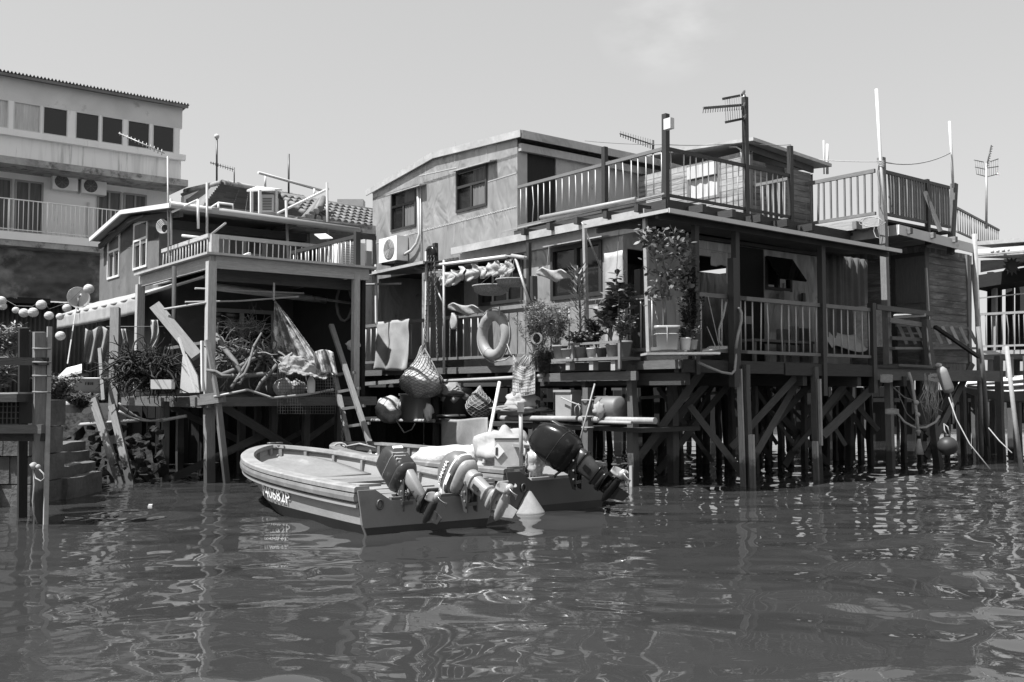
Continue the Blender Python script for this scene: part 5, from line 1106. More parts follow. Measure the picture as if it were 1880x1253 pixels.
# lifebuoy
lb=thing('lifebuoy','large pale lifebuoy tied to the front railing','lifebuoy',PA(907,657,-.12)); c=PA(907,616,-.17); R1,r1=.385,.105
mb=MB(); NU,NV=48,18
mb.grid(lambda u,v:(lambda a,b:c+(A*math.cos(a)+Z*math.sin(a))*(R1+r1*math.cos(b))+B*(r1*math.sin(b)))(u*2*math.pi,v*2*math.pi),NU,NV); mb.build('ring',M['foam'],lb)
for a0 in (.5,2.1,3.6,5.2):
    MB().grid(lambda u,v:(lambda a,b:c+(A*math.cos(a)+Z*math.sin(a))*(R1+(r1+.006)*math.cos(b))+B*((r1+.006)*math.sin(b)))(a0+.14*u,v*2*math.pi),2,NV).build('band',M['plastic'],lb)
mb=MB(); 
for k in range(4):
    a0=.55+k*1.571; pts=[c-B*.02+(A*math.cos(a0+u*1.571)+Z*math.sin(a0+u*1.571))*(R1+r1+.015+.03*math.sin(u*math.pi)) for u in [i/10 for i in range(11)]]; mb.tube(pts,.011,5)
mb.tube([PA(898,569,-.15),PA(893,575,-.2),PA(891,590,-.28)],.012,5).tube([PA(917,564,-.15),PA(917,578,-.3)],.012,5); mb.build('grab_line',M['rope'],lb)
T1(MB().tube([PA(893,652,-.2),PA(900,660,-.22),PA(915,663,-.2),PA(928,661,-.25),PA(936,655,-.25)],.014,5).tube([PA(931,632,-.2),PA(936,646,-.25),PA(941,655,-.25)],.010,5),'tie_rope','rope','knotted pale rope below the lifebuoy leading to the hammock net','rope')
# hammock net hanging
def hm(u,v):
    x=lerp(943,983,u); top=lerp(653,655,u)+ (1-v)*(20*math.sin(math.pi*u)) ; y=lerp(top,728-8*abs(u-.4),v); x+= (v**2)*(-2+2*u)
    return PA(x,y,-.36-.022*math.sin(u*15+v*6)*(1-v*.4)-.05*v-.03*noise.noise(V((u*4,v*5,3))))
hm_=thing('hammock_net','pale knotted hammock net hanging over the bamboo pole','net',PA(963,730,-.35)); MB().grid(hm,34,26,.004).build('sheet',M['net_pale'],hm_)
mb=MB()
for i in range(15): mb.tube([hm(i/14,v/12)-B*.012 for v in range(13)],.006,4)
for j in range(12): mb.tube([hm(u/14,j/11)-B*.012 for u in range(15)],.006,4)
for k in range(7): mb.tube([hm(.25+.1*k,.0),PA(957+5*k,668-3*abs(k-3)+4*math.sin(k*9),-.42),PA(964+3.2*k,652+2*(k%3),-.36)],.012,5)
mb.build('cord',M['rope'],hm_)
T1(MB().tube([PA(812,700,-.3),PA(900,696,-.3),PA(985,691,-.3),PA(1000,690,-.3)],.035,8),'bamboo_pole','bamboo','long bamboo pole under the front deck edge behind the hammock net','pole')
T1(MB().beam(PA(985,694,-.28),PA(1170,690,-.28),.06,.15),'edge_plank','wood_mid','long weathered plank below the flower shelf','plank')
T1(MB().beam(PA(660,706,-.4),PA(735,700,-.4),.05,.08),'edge_plank','wood','short plank at the deck edge above the ladder','plank')
# ---- lower bamboo shelf
shf=thing('bamboo_shelf','low shelf of bamboo poles slung above the water','shelf',PA(760,775,-.3))
MB().tube([PA(683,772,-.3),PA(797,773,-.3)],.04,8).build('pole',M['bamboo'],shf); MB().tube([PA(921,768,-.3),PA(1060,769,-.3)],.05,8).build('pole',M['bamboo'],shf)
MB().tube([PA(1065,770,-.35),PA(1203,773,-.35)],.055,8).build('pole',M['bamboo'],shf); MB().tube([PA(1100,775,-.42),PA(1160,777,-.42)],.03,8).build('pole',M['bamboo'],shf)
zs=PA(740,772,-.3).z
s1=sA(685,772,0)[0]; s0=sA(1195,772,0)[0]
MB().stb(s0,s1,-.22,1.2,zs-.04,zs+.035).build('board',M['wood_dark'],shf)
for x in (800,985,1075): one('upright',M['wood_dark'],shf,PA(x,900,-.15),PA(x,690,-.15),.10,.10,up=B)
T1(MB().beam(PA(1079,840,-.42),PA(1079,712,-.42),.13,.12),'timber_post','wood_mid','thick post with rope bands behind the black outboard','post')
mbp=MB()
for y in (765,785,735): mbp.tube([PA(1079,y,-.42)+(A*math.cos(a)+B*math.sin(a))*.10 for a in [i*math.pi/8 for i in range(17)]],.012,5)
T1(mbp,'rope_band','rope','pale rope bands wound round the thick post','rope')
T1(MB().blob(PA(716,753,-.35),(.33,.34,.30),.08,4,28,20,2.5),'sack','sack','lumpy woven sack at the left end of the bamboo shelf','sack')
def tub(name,label,px,py,t_,r0,r1,h,mat,cat='bucket',lid=None,rot=0):
    c=PA(px,py,t_); t=thing(name,label,cat,c); MB().lathe([(r0*.92,0),(r0,.01),(r1,h),(r1*1.05,h),(r1*1.05,h-.04),(r1*1.08,h-.04),(r1*1.08,h+.012),(r1*.95,h+.012),(r0*.93,.03)],c,Z,28).build('body',M[mat],t); return t,c
t,c=tub('plastic_tub','large grey plastic tub with rope beside the woven sack',763,771,-.15,.30,.34,.56,'plastic')
MB().tube([PA(737,726,-.5),PA(729,748,-.55),PA(737,757,-.55),PA(728,773,-.55),PA(742,795,-.5),PA(756,789,-.5),PA(762,778,-.5)],.014,6).build('rope_handle',M['rope'],t)
T1(MB().blob(PA(786,758,-.5),(.10,.06,.17),.25,8,14,10,2.2),'plastic_bag','plastic_white','small crumpled white and dark bag beside the grey tub','bag')
tub('plastic_tub','dark tub on the shelf under the hanging net bag',838,762,.1,.26,.30,.42,'plastic_dark'); T1(MB().blob(PA(838,722,.1),(.36,.34,.2),.25,6,26,18,2.6),'net_heap','cloth_dull','dark heap of netting spilling from the dark tub','netting')
netbag('net_bag','round dark net bundle beside the heavy tarpaulin',PA(880,742,.0),(.28,.28,.30),.2,9,'cloth_dark','net_pale',n=12)
T1(MB().lathe([(.30,0),(.31,.03),(.27,.05),(.05,.06)],PA(829,766,-.25),Z,24),'tub_lid','plastic_dark','round black tub lid lying on the heavy tarpaulin','lid')
def tp_(u,v):
    return PA(lerp(811,896,u),lerp(769,822,v)+2*math.sin(u*5),-.42-.10*math.sin(u*7+v)*v-.05*v)
T1(MB().grid(tp_,30,14,.015),'tarpaulin','cloth_dull','heavy brown tarpaulin hanging from the bamboo shelf','tarpaulin')
T1(MB().blob(PA(965,738,-.2),(.34,.28,.26),.2,12,28,20,2.8),'white_bundle','cloth_white','crumpled white cloth bundle on the shelf under hammock net','bundle')
T1(MB().blob(PA(955,752,-.3),(.55,.3,.10),.2,15,26,14,2.8),'cloth_heap','cloth_dull','flat heap of cloth at the shelf edge behind the engine','cloth')
cr_t=thing('plastic_bin','pale plastic bin tied with rope on the shelf behind the thick post','bin',PA(1047,762,-.1)); q=PA(1047,742,-.05)
MB().box(q,(.42,.34,.44),A,B).build('body',M['plastic'],cr_t); MB().box(q+Z*.23,(.48,.40,.04),A,B).build('rim',M['plastic'],cr_t)
MB().tube([PA(1030,730,-.3),PA(1047,738,-.3),PA(1066,745,-.3)],.014,5).tube([PA(1049,725,-.3),PA(1049,762,-.3)],.012,5).tube([PA(1056,762,-.3),PA(1056,748,-.3),PA(1062,742,-.3),PA(1065,750,-.3),PA(1064,762,-.3)],.014,5).build('rope_tie',M['rope'],cr_t)
dr=thing('plastic_drum','dull drum lying on its side at the right end of the bamboo shelf','drum',PA(1122,768,-.2)); q=PA(1094,749,-.2)
MB().lathe([(.0,0),(.17,.0),(.2,.03),(.2,.25),(.206,.27),(.2,.29),(.2,.58),(.17,.62),(.0,.63)],q,-A,24).build('body',M['tin_dark'],dr); MB().lathe([(.05,0),(.05,.05),(.02,.05)],q+A*.05+Z*.08,A,12).build('bung',M['plastic_dark'],dr)
T1(MB().blob(PA(1101,753,-.45),(.10,.05,.12),.3,18,14,10,2),'white_rag','cloth_white','white rag stuck on the end of the lying drum','rag')
T1(MB().tube([PA(1148,660,-.3)]+sag(PA(1090,660,-.4),PA(1063,815,-.9),.0)[3:],.012,5) if False else MB().tube([PA(1092,705,-.45),PA(1063,815,-.8)],.014,6),'tether','rope','taut pale line running down to the black outboard','line')
# ---- ladder down to the boat
ld2=thing('wooden_ladder','leaning wooden ladder between the left porch and the boats','ladder',PD(660,820,17.6))
rl=[(PD(610,668,18.6),PD(640,812,17.4)),(PD(608,597,18.8),PD(678,812,17.2))]
for p,q in rl: one('rail',M['wood'],ld2,p,q,.09,.06)
lo=[(610,689,652,684,18.5),(620,720,661,713,18.25),(630,751,670,745,18.0),(640,783,679,777,17.7)]
for x0,y0,x1,y1,d in lo: one('rung',M['wood'],ld2,PD(x0,y0,d-.12),PD(x1,y1,d-.16),.12,.05)
T1(chain(PD(627,752,17.7),PD(629,815,17.2),.06,.009),'mooring_chain','steel_dark','rusty chain hanging from the ladder to the boats','chain')
# ---- planter shelf and tray
pls=thing('flower_shelf','slatted shelf holding flower pots outside the front railing','shelf',PA(1090,660,-.5))
sa,za=sA(1040,660,-.45); sb,_=sA(1144,657,-.45); zsf=PA(1090,657,-.45).z
MB().stb(sb,sa+.35,-.5,-.05,zsf-.05,zsf).build('board',M['wood'],pls); MB().stb(sb,sa,-.52,-.48,zsf+.22,zsf+.26).stb(sb,sb+.05,-.52,-.48,zsf-.2,zsf+.26).stb(sa-.25,sa-.2,-.52,-.48,zsf-.02,zsf+.26).build('rail',M['wood'],pls)
for x in (1047,1090,1130): MB().box(PA(x,668,-.4),(.10,.12,.22),A,B).build('bracket',M['wood_light'],pls)
tr=thing('plant_tray','pale tray jutting from the porch corner under the large potted shrub','tray',PD(1240,648,15.2))
ctr=PD(1248,648,15.1); MB().box(ctr+V((0,.0,-.02)),(1.12,.55,.035),V((1,.05,.01)).normalized(),V((-.05,1,0)).normalized()).build('board',M['wood_light'],tr)
for k in range(5): MB().tube([PD(1290+k*3,645-k*2,15.1+.1*k),PD(1335,640-k*.8,15.3+.12*k)],.012,5).build('stick',M['wood_light'],tr)
for x0,y0,x1,y1 in ((1300,545,1322,643),(1298,600,1315,640),(1196,547,1211,600)): MB().tube([PD(x0,y0,15.4),PD(x1,y1,15.2)],.007,4).build('guy_wire',M['rope'],tr)
T1(MB().beam(PD(1184,402,15.35),PD(1191,646,15.2),.065,.05),'steel_upright','steel','tall pale steel upright at the porch corner left of the potted shrub','post')
T1(MB().beam(PA(1073,412,-.15),PA(1078,625,-.2),.06,.06),'steel_upright','steel','pale steel upright in front of the right hand window','post')
T1(MB().tube([PA(1068,408,-.15),PA(1106,500,.3)],.014,6),'stay_rod','steel','thin slanting rod in front of the right hand window','rod')
T1(MB().tube([PD(1138,400,15.9),PD(1130,530,15.8)],.005,4),'hanging_wire','rope_dark','thin wire hanging before the bright wall panel','wire')
T1(MB().beam(PA(1172,495,.3),PA(1172,650,.3),.14,.06),'propped_board','wood_dark','old board propped behind the front railing near the corner','board')
T1(MB().grid(lambda u,v:L(lerp(sA(1108,450,.8)[0],sA(1144,450,.8)[0],u),.82+.03*math.sin(u*5+v*3),lerp(4.12,2.4,v)),8,16,.01),'bright_panel','tin_trim','bright sheet metal panel beside the right hand window','panel')
# lattice mop head, laundry, tap, hose
T1(MB().blob(PD(1266,475,15.9),(.14,.12,.22),.18,23,24,18,4,lambda p,d:p+V((0,0,-.05*abs(d.x)))),'net_bundle','net_pale','round pale net bundle hanging on the slim porch post','net')
ll=thing('clothes_line','clothes line across the porch between the dark posts','line',PB(1310,460,.25)); MB().tube([PB(1276,455,.3),PB(1345,466,.3)],.006,4).build('cord',M['rope'],ll)
def towel(label,x0,x1,yt,yb,mat='cloth_white'):
    a,zt=tB(x0,yt,.3); b,_=tB(x1,yt,.3); zb=tB(x0,yb,.3)[1]
    T1(MB().grid(lambda u,v:L(.3+.02*math.sin(u*9+v*2),lerp(a,b,u),lerp(zt,zb,v)-.02*math.sin(u*5)*v),12,8,.006),'hanging_cloth',mat,label,'cloth','cloths on the porch line')
towel('wide white cloth pegged on the porch line',1306,1326,462,487); towel('small white cloth pegged beside the wide one',1326.5,1339,463,487); towel('long pale cloth hanging lowest on the porch line',1334,1348,465,521,'cloth')
tpp=thing('garden_tap','small metal garden tap with hose on the dark porch post','tap',PB(1352,567,-.12)); MB().tube([PB(1349,567,-.1),PB(1357,566,-.2)],.018,8).tube([PB(1353,566,-.14),PB(1353,562,-.14)],.01,6).build('body',M['chrome'],tpp)
MB().tube([PB(1358,567,-.2),PB(1361,575,-.22),PB(1361,590,-.22),PB(1355,615,-.22),PB(1351,640,-.22)],.024,8).build('hose',M['plastic'],tpp)
T1(MB().tube([PB(1333,555,-.2),PB(1328,580,-.2),PB(1320,605,-.2),PB(1320,625,-.2),PB(1327,638,-.2),PB(1332,640,-.2)],.018,8),'hose','plastic','pale hose looped over the porch railing left of the tap','hose')
T1(MB().tube([PB(1283,666,-.15),PB(1300,674,-.2),PB(1325,684,-.2),PB(1343,687,-.2),PB(1349,680,-.2),PB(1351,655,-.18),PB(1350,648,-.15)],.022,8),'hose','plastic','grey hose sagging below the porch floor','hose')
# things seen on the porch
bx=thing('cardboard_box','pale box stacked by the porch railing near the curtain','box',PB(1590,640,.7)); MB().box(PB(1592,605,.8),(.8,.6,.75),B,A).build('body',M['sack'],bx); MB().box(PB(1592,570,.8),(.7,.5,.12),B,A).build('top_sack',M['sack'],bx)
T1(MB().grid(lambda u,v:L(.9-.25*v+.1*math.sin(u*6),lerp(tB(1515,620,.8)[0],tB(1580,620,.8)[0],u),2.75-.35*v+.06*math.sin(u*7)),20,8,.01),'draped_sheet','cloth_white','pale sheet draped low behind the porch railing','sheet')
tbq=thing('porch_bench','wooden bench on the porch behind the railing','bench',PB(1430,640,1.2))
a=tB(1370,640,1.3)[0]; b=tB(1480,640,1.3)[0]; MB().stb(1.1,1.6,a,b,2.50,2.55).build('seat',M['wood_mid'],tbq)
for x in (a+.05,b-.05,(a+b)/2): MB().stb(1.12,1.18,x-.03,x+.03,2.08,2.5).build('leg',M['wood_mid'],tbq)
for i,(x,w_) in enumerate(((1405,.22),(1425,.3),(1446,.25),(1466,.3))):
    t0=tB(x,600,1.9)[0]; T1(MB().stb(1.8,1.9,t0,t0+w_,2.08,rnd(2.75,3.0)),'leaning_board','wood' if i%2 else 'wood_light',['narrow board leaning below the porch window','wide pale board leaning below the porch window','grey board leaning on the porch wall behind the bench','rightmost board leaning on the porch wall by the curtain'][i],'board','boards leaning on the porch wall')
mb=T1(MB().box(PB(1441,545,2.2),(.2,.12,.22),B,A),'wall_box','plastic','small grey box under the open porch window','box')
T1(MB().box(PB(1475,548,2.28),(.09,.05,.22),B,A),'wall_switch','plastic_dark','small dark box on the pale porch wall','box')
# ---- left porch clutter
def branches(name,label,cx,cy,d,rx,ry,rz,n,mat,seed,ln=(.3,.8),r=(.008,.02),cat='brushwood',up=.2):
    rg=random.Random(seed); c=PD(cx,cy,d); mb=MB()
    for i in range(n):
        while True:
            q=V((rg.uniform(-1,1),rg.uniform(-1,1),rg.uniform(-1,1)))
            if q.length<1: break
        p=c+V((q.x*rx,q.y*ry,q.z*rz)); d_=V((rg.gauss(0,1),rg.gauss(0,.8),rg.gauss(0,.45)+up)).normalized(); l=rg.uniform(*ln); rr=rg.uniform(*r); pts=[p]
        cv=rg.uniform(.2,.6)
        for k in range(7):
            d_=(d_+V((rg.gauss(0,cv),rg.gauss(0,cv),rg.gauss(-.06,cv)))).normalized(); pts.append(pts[-1]+d_*l/7)
        mb.tube(pts,[rr*(1-.09*k) for k in range(8)],5)
    return T1(mb,name,mat,label,cat,uv=False)
branches('brushwood_pile','dense dark heap of twisted brushwood on the left porch edge',268,676,17.2,.52,.45,.30,520,'twig_dark',3,(.25,.75),(.007,.024),up=.0)
branches('driftwood_pile','tangled driftwood and branches stacked on the left porch',455,652,17.6,.62,.5,.17,170,'twig',5,(.3,1.0),(.006,.030),up=.05)
branches('twig_bundle','spray of thin twigs sticking up from the driftwood stack',450,605,18.0,.42,.4,.16,170,'twig',6,(.2,.5),(.003,.008),up=.35)
stk=[(395,615,17.2,445,690,16.6,.05),(425,712,16.4,475,640,17.0,.03),(405,690,16.6,480,655,17.3,.045),(395,690,16.9,520,690,17.3,.05),(380,680,16.5,425,690,16.4,.03),(440,705,16.2,480,612,17.2,.025),(510,668,17.2,470,720,17.0,.04),(400,640,17,416,638,16.6,.02),(452,690,16.4,436,694,16.2,.03)]
sw=['short plank leaning into the driftwood stack','slim stick standing crosswise in front of the driftwood','thick branch lying across the driftwood stack','long beam under the driftwood stack','pale stick poking left past the pale corner post','long bare stick rising in front of the driftwood','crooked branch hanging from the driftwood stack','short pale stick end beside the corner post','pale broken stick pointing down at the viewer']
for (x0,y0,d0,x1,y1,d1,r_),lb_ in zip(stk,sw):
    a=PD(x0,y0,d0); b=PD(x1,y1,d1); T1(MB().tube([a,a.lerp(b,.35)+V((rnd(-.03,.03),0,rnd(-.03,.03))),a.lerp(b,.7)+V((rnd(-.03,.03),0,rnd(-.03,.03))),b],[r_,r_*.9,r_*.85,r_*.7],7),'loose_branch','twig',lb_,'branch')
# patterned cloth hung from a pole
ap=PD(504,549,17.6)
def pc(u,v):
    e=PD(lerp(500,612,u),lerp(650,690,u),lerp(17.9,17.3,u)); p=ap.lerp(e,v**.9); return p+V((0,-.10*math.sin(u*26)*v**.6*(1-.3*v),0))+V((.03*math.sin(u*13)*v,0,.04*math.sin(v*5+u*8)*v))
T1(MB().grid(pc,60,24,.006),'patterned_cloth','print','patterned cloth hung in a tall cone on the left porch','cloth')
T1(MB().tube([PD(503,520,17.7),PD(503,552,17.6)],.02,6),'hook_cord','rope','short cord tying the patterned cloth to the pole','cord')
T1(MB().tube([PD(358,530,17.3),PD(558,539,18.6)],.020,6),'bamboo_rod','bamboo','upper thin rod crossing the left porch opening','rod'); T1(MB().tube([PD(340,555,17),PD(440,553,17.6),PD(548,545,18)],.018,6),'bamboo_rod','bamboo','lower thin rod crossing the left porch opening','rod')
def bl2(u,v):
    p=PD(lerp(513,600,u),lerp(652,686,v)+lerp(0,10,u),17.2-.35*v)
    n1=noise.noise(V((u*4,v*2,2)));n2=noise.noise(V((u*9+v*4,v*5,6))); n3=abs(noise.noise(V((u*12-v*9,v*6,6))))
    return p+V((.04*n2,-.16*n1-.04*n2-.06*n3,.12*n1+.03*n2+.05*n3-.10*(1-v)*abs(u-.3)))
T1(MB().grid(bl2,60,30,.012),'white_sheet','cloth_pale','crumpled pale sheet under the patterned cloth','cloth')
T1(MB().grid(lambda u,v:PD(lerp(575,612,u)+8*v,lerp(648,690,v)-6*math.sin(u*3),17.0+.1*math.sin(u*12)),18,12,.01),'blanket','print','striped blanket end hanging at the porch edge by the ladder','blanket')
wm=thing('wire_mesh','square wire mesh panel along the edge of the left porch','mesh',PD(560,715,16.9)); mb=MB()
for i in range(24): x=lerp(510,616,i/23); mb.tube([PD(x,676,17.1+.05*i/4),PD(x,760,17.05+.05*i/4)],.004,4,cap=False)
for j in range(16): y=lerp(676,760,j/15); mb.tube([PD(510,y,17.1),PD(616,y,17.4)],.004,4,cap=False)
mb.build('wire',M['steel_dark'],wm)
T1(MB().blob(PD(519,711,17.4),(.17,.17,.16),.1,31,18,14,2),'plastic_jug','plastic','rounded pale jug on the shelf behind the wire mesh','jug')
T1(MB().blob(PD(497,708,17.6),(.2,.2,.22),.1,32,18,14,2),'black_pot','plastic_dark','black round pot left of the pale jug','pot')
T1(MB().lathe([(.06,0),(.07,.02),(.07,.2),(.05,.25),(.025,.29),(.025,.34)],PD(571,722,17.2),Z,16),'plastic_bottle','plastic_white','white plastic bottle on the edge of the left porch','bottle')
T1(MB().blob(PD(545,712,17.5),(.2,.16,.12),.3,35,18,14,2.6),'rag_heap','cloth','heap of rags between jug and white bottle','rags')
T1(MB().tube([PD(392,729,16.4),PD(455,716,16.7),PD(500,731,16.9),PD(560,725,17.1),PD(612,716,17.5)],.022,7),'hose','plastic','long pale hose strung along the edge of the left porch','hose')
T1(MB().beam(PD(395,688,17.5),PD(620,690,19),.3,.05).beam(PD(395,728,17.2),PD(620,727,18.7),.35,.05),'porch_shelf','wood_dark','two tier dark shelf along the left porch front','shelf')
T1(MB().tube([PD(578,548,18.8)]+[PD(632+14*math.cos(a),557+33*math.sin(a),19.4) for a in [i*.5 for i in range(13)]],.03,6),'cable_reel','cloth_dark','dark coiled hose hanging at the back of the left porch','hose')
T1(MB().blob(PD(648,634,18.8),(.13,.1,.1),.2,41,16,12,2.2),'rag','sack','pale rag on the post beside the ladder','rag')
# chute, bits near the brushwood
T1(MB().beam(PD(285,562,17.4),PD(362,655,16.9),.20,.10,up=V((.2,-1,.2))),'timber_chute','wood','thick slanting timber plank between the pale porch posts','plank')
T1(MB().tube([PD(320,490,17.8),PD(319,715,17.4)],.04,8),'thin_post','wood_dark','thin dark post just left of the pale corner post','post')
T1(MB().box(PD(299,706,16.7),(.34,.25,.16),V((1,.1,0)).normalized(),V((-.1,1,0)).normalized()),'foam_box','plastic_white','white foam block in front of the brushwood heap','box')
T1(MB().prism([PD(330,722,16.9),PD(366,721,16.9),PD(362,690,16.9),PD(342,650,16.9),PD(335,655,16.9)],V((0,.06,0))),'white_board','paint','white broken board standing beside the pale corner post','board')
T1(MB().beam(PD(328,620,16.7),PD(360,720,16.6),.05,.03),'white_batten','paint','thin white batten leaning in front of the broken board','batten'); T1(MB().beam(PD(371,626,16.75),PD(372,719,16.75),.07,.04),'white_batten','paint','upright white batten against the pale corner post','batten')
T1(MB().beam(PD(310,640,17.2),PD(372,630,17.0),.06,.05),'cross_plank','wood','short plank laid across behind the white board','plank')
T1(MB().beam(PD(380,625,16.6),PD(392,690,16.5),.06,.06).beam(PD(392,690,16.5),PD(399,730,16.45),.1,.05),'broken_stake','wood','splintered stake tied against the pale corner post','stake')
T1(MB().grid(lambda u,v:PD(lerp(276,290,u)+6*v*math.sin(v*4),lerp(588,640,v),17.6+.05*math.sin(u*9+v*6)),8,12,.02),'hanging_rag','cloth_white','twisted pale rag hanging above the brushwood heap','rag')
T1(MB().tube([PD(302,568,17.2),PD(386,555,16.85)],.02,6),'bamboo_rod','bamboo','thin rod with pegs between the pale porch posts','rod')
# fabric awning
aws=thing('fabric_awning','long pale fabric awning sloping along the grey render house','awning',L(12,-5,3.2)); tA=-5.25
s0,z0=sA(376,506,tA); s1,z1=sA(106,580,tA); 
def awf(u,v): return L(lerp(s0,s1,u),tA+v*1.0,lerp(z0,z1,u)-.0+.42*v+.004*math.sin(u*40)*v-.10*math.sin(math.pi*u)*.6)
MB().grid(awf,50,5,.01).build('canopy',M['cloth_white'],aws)
MB().grid(lambda u,v:awf(lerp(.32,1,u),0)+Z*(.0-.36*v)-B*(.02+.012*math.sin(u*60)),70,4,.01).build('valance',M['cloth'],aws)
MB().tube([awf(0,0)-Z*.02,awf(.5,0)-Z*.02,awf(1,0)-Z*.02],.03,6).build('front_rail',M['steel'],aws)
# things below the awning
T1(MB().grid(lambda u,v:PD(lerp(157,205,u)-4*v,lerp(603,665,v)+4*math.sin(u*8),19.5-.1*math.sin(u*17+v*3)),26,14,.01),'hanging_cloth','cloth_dull','big grey cloth hanging under the fabric awning','cloth')
T1(MB().grid(lambda u,v:PD(lerp(223,231,u)+8*v,lerp(604,650,v),18.8-.06*math.sin(u*7)),6,10,.012),'hanging_cloth','cloth_white','narrow white cloth hanging beside the dark porch stake','cloth')
T1(MB().tube([PD(195,600,18.9),PD(300,600,18.9)],.008,4),'clothes_line','rope_dark','thin line under the fabric awning','line')
tbn,ctb=None,PD(178,722,18.2); tbt=thing('washing_basin','pale rectangular washing basin with dark marks on a ledge','basin',ctb)
MB().lathe([(.30,0),(.38,.24),(.42,.25),(.42,.28),(.36,.27),(.29,.03)],ctb,Z,24,sq=.45).build('body',M['plastic'],tbt)
mk=MB()
for i,(dx,w_) in enumerate(((-.05,.014),(0,.03),(.045,.014),(.075,.014))): mk.box(ctb+V((dx+.0,-.375,.17)),(w_,.012,.05))
mk.build('mark',M['ink'],tbt)
T1(MB().hexa(slab([PD(106,692,18),PD(150,680,18),PD(150,668,18.6),PD(122,676,18.6)],.05)),'loose_sheet','paint','tilted white panel near the washing basin','panel')
T1(MB().stb(0,0.01,0,.01,0,.01) if False else MB().beam(PD(145,728,18),PD(200,728,18),.7,.12),'ledge','wood_mid','timber ledge carrying the washing basin','ledge')
T1(MB().lathe([(.2,0),(.26,.22),(.27,.22),(.19,.02)],PD(128,758,17.6),Z,20),'metal_basin','tin_shade','metal basin on the rubble bank','basin')
T1(MB().box(PD(135,706,18.4),(.4,.4,.4)),'dark_crate','dim','dark box behind the washing basin','box')
for (x0,y0,d0,x1,y1,d1,w_,mt,lb_) in ((207,888,17.2,212,566,18.0,.16,'wood_tide','tall dark stake left of the brushwood heap'),(230,882,16.6,171,733,17.3,.13,'wood_tide','thick plank slanting down into the water below the basin'),(247,884,16.6,206,745,17.2,.12,'wood_tide','second slanting plank meeting the first in the water'),(190,735,17.3,183,640,17.8,.06,'wood','thin stick standing beside the washing basin'),(140,565,18.9,124,668,18.3,.022,'bamboo','thin bamboo stick under the awning end')):
    T1(MB().beam(PD(x0,y0,d0)-(Z*.3 if y0>870 else Z*0),PD(x1,y1,d1),w_,w_*.6,up=V((0,-1,0))),'stake',mt,lb_,'stake')
for x0,y0,x1,y1,lb_ in ((145,780,255,772,'pale stick lying across the bank stakes'),(300,772,342,764,'thin stick tied to the porch pile')): T1(MB().tube([PD(x0,y0,17.3),PD(x1,y1,17.2)],.03,6),'loose_stick','bamboo',lb_,'stick')
T1(MB().tube(sag(PD(218,740,17),PD(302,772,17.4),.12),.016,5).tube(sag(PD(218,755,17),PD(304,768,17.4),.10),.02,5),'mooring_rope','rope','two slack ropes from stakes to the porch pile','rope')
# satellite dish and paper lanterns
sd=thing('satellite_dish','round grey satellite dish in front of the tarpaulin wall','satellite dish',PD(144,563,24)); ce=PD(144,547,24); ax=V((.55,-.8,.15)).normalized()
MB().lathe([(.01,-.08),(.12,-.065),(.22,-.02),(.265,.02),(.27,.02),(.22,-.03),(.01,-.09)],ce,ax,28).build('reflector',M['tin_shade'],sd); MB().tube([ce,ce+ax*.3-Z*.02],.012,5).tube([ce-Z*.3,ce],.02,6).build('arm',M['steel_dark'],sd)
MB().blob(ce+ax*.3,(.03,.03,.03),0,0,8,6).build('receiver',M['plastic_white'],sd)
for px,py,r_,lb_ in ((163,531,9.5,'white paper lantern above the satellite dish'),(123,566,8,'grey paper lantern left of the satellite dish'),(76,560,9.5,'large white paper lantern second highest in the string'),(61,574,9.5,'white paper lantern below the highest of the string'),(44,575,9,'white paper lantern beside the patterned small one'),(29,570,6.5,'small patterned paper lantern in the middle of the string'),(90,580,8.5,'paper lantern with dark writing like marks near the dark post'),(110,582,7,'white lantern partly behind the awning corner'),(2,553,9.5,'upper white lantern cut by the left edge'),(5,563,7.5,'lower white lantern at the left edge'),(111,617,9,'dim lantern hanging below the awning end')):
    d=18.5; R_=r_/F*d; c=PD(px,py,d); o=T1(MB().blob(c,(R_,R_,R_*.92),.0,0,18,14),'paper_lantern','lantern',lb_,'lantern','string of paper lanterns',uv=False)
    mb=MB()
    for k in range(4): mb.tube([c+V((R_*1.005*math.cos(a)*math.cos(-.6+.4*k),R_*1.005*math.sin(a)*math.cos(-.6+.4*k),R_*.93*math.sin(-.6+.4*k))) for a in [i*math.pi/8 for i in range(17)]],.002,3,cap=False)
    mb.build('rib_wire',M['plastic'],o,uv=False)
T1(MB().tube([PD(-20,545,18.6),PD(5,548,18.6),PD(30,562,18.6),PD(60,563,18.6),PD(78,550,18.6),PD(90,568,18.6),PD(124,556,18.6),PD(163,520,18.6)],.006,4),'lantern_cord','rope_dark','thin cord carrying the paper lanterns','cord')
# ---- near jetty at left edge
jt=thing('near_jetty','small timber jetty with thick posts at the left edge','jetty',PZ(40,950,0)); 
one('post',M['wood_tide'],jt,PZ(73,960,0)-Z*.5,PD(72,610,11.5),.12,.12,up=B); one('post',M['wood_black'],jt,PZ(42,945,0)-Z*.5,PD(43,602,12.0),.10,.10,up=B)
one('post',M['bamboo'],jt,PD(84,960,11.6)-Z*.3,PD(91,600,11.6),.05,.05,up=B)
one('cross_beam',M['wood_black'],jt,PD(-60,664,11.4),PD(88,664,11.5),.08,.09); one('cross_beam',M['wood_mid'],jt,PD(-60,788,11.45),PD(79,788,11.4),.08,.10); one('cross_beam',M['wood_dark'],jt,PD(-60,803,11.6),PD(85,803,11.6),.08,.09)
one('deck_board',M['wood_dark'],jt,PD(-60,731,11.6),PD(58,731,11.6),.7,.09); one('deck_board',M['wood_light'],jt,PD(-60,724,11.6),PD(56,722,11.6),.6,.02)
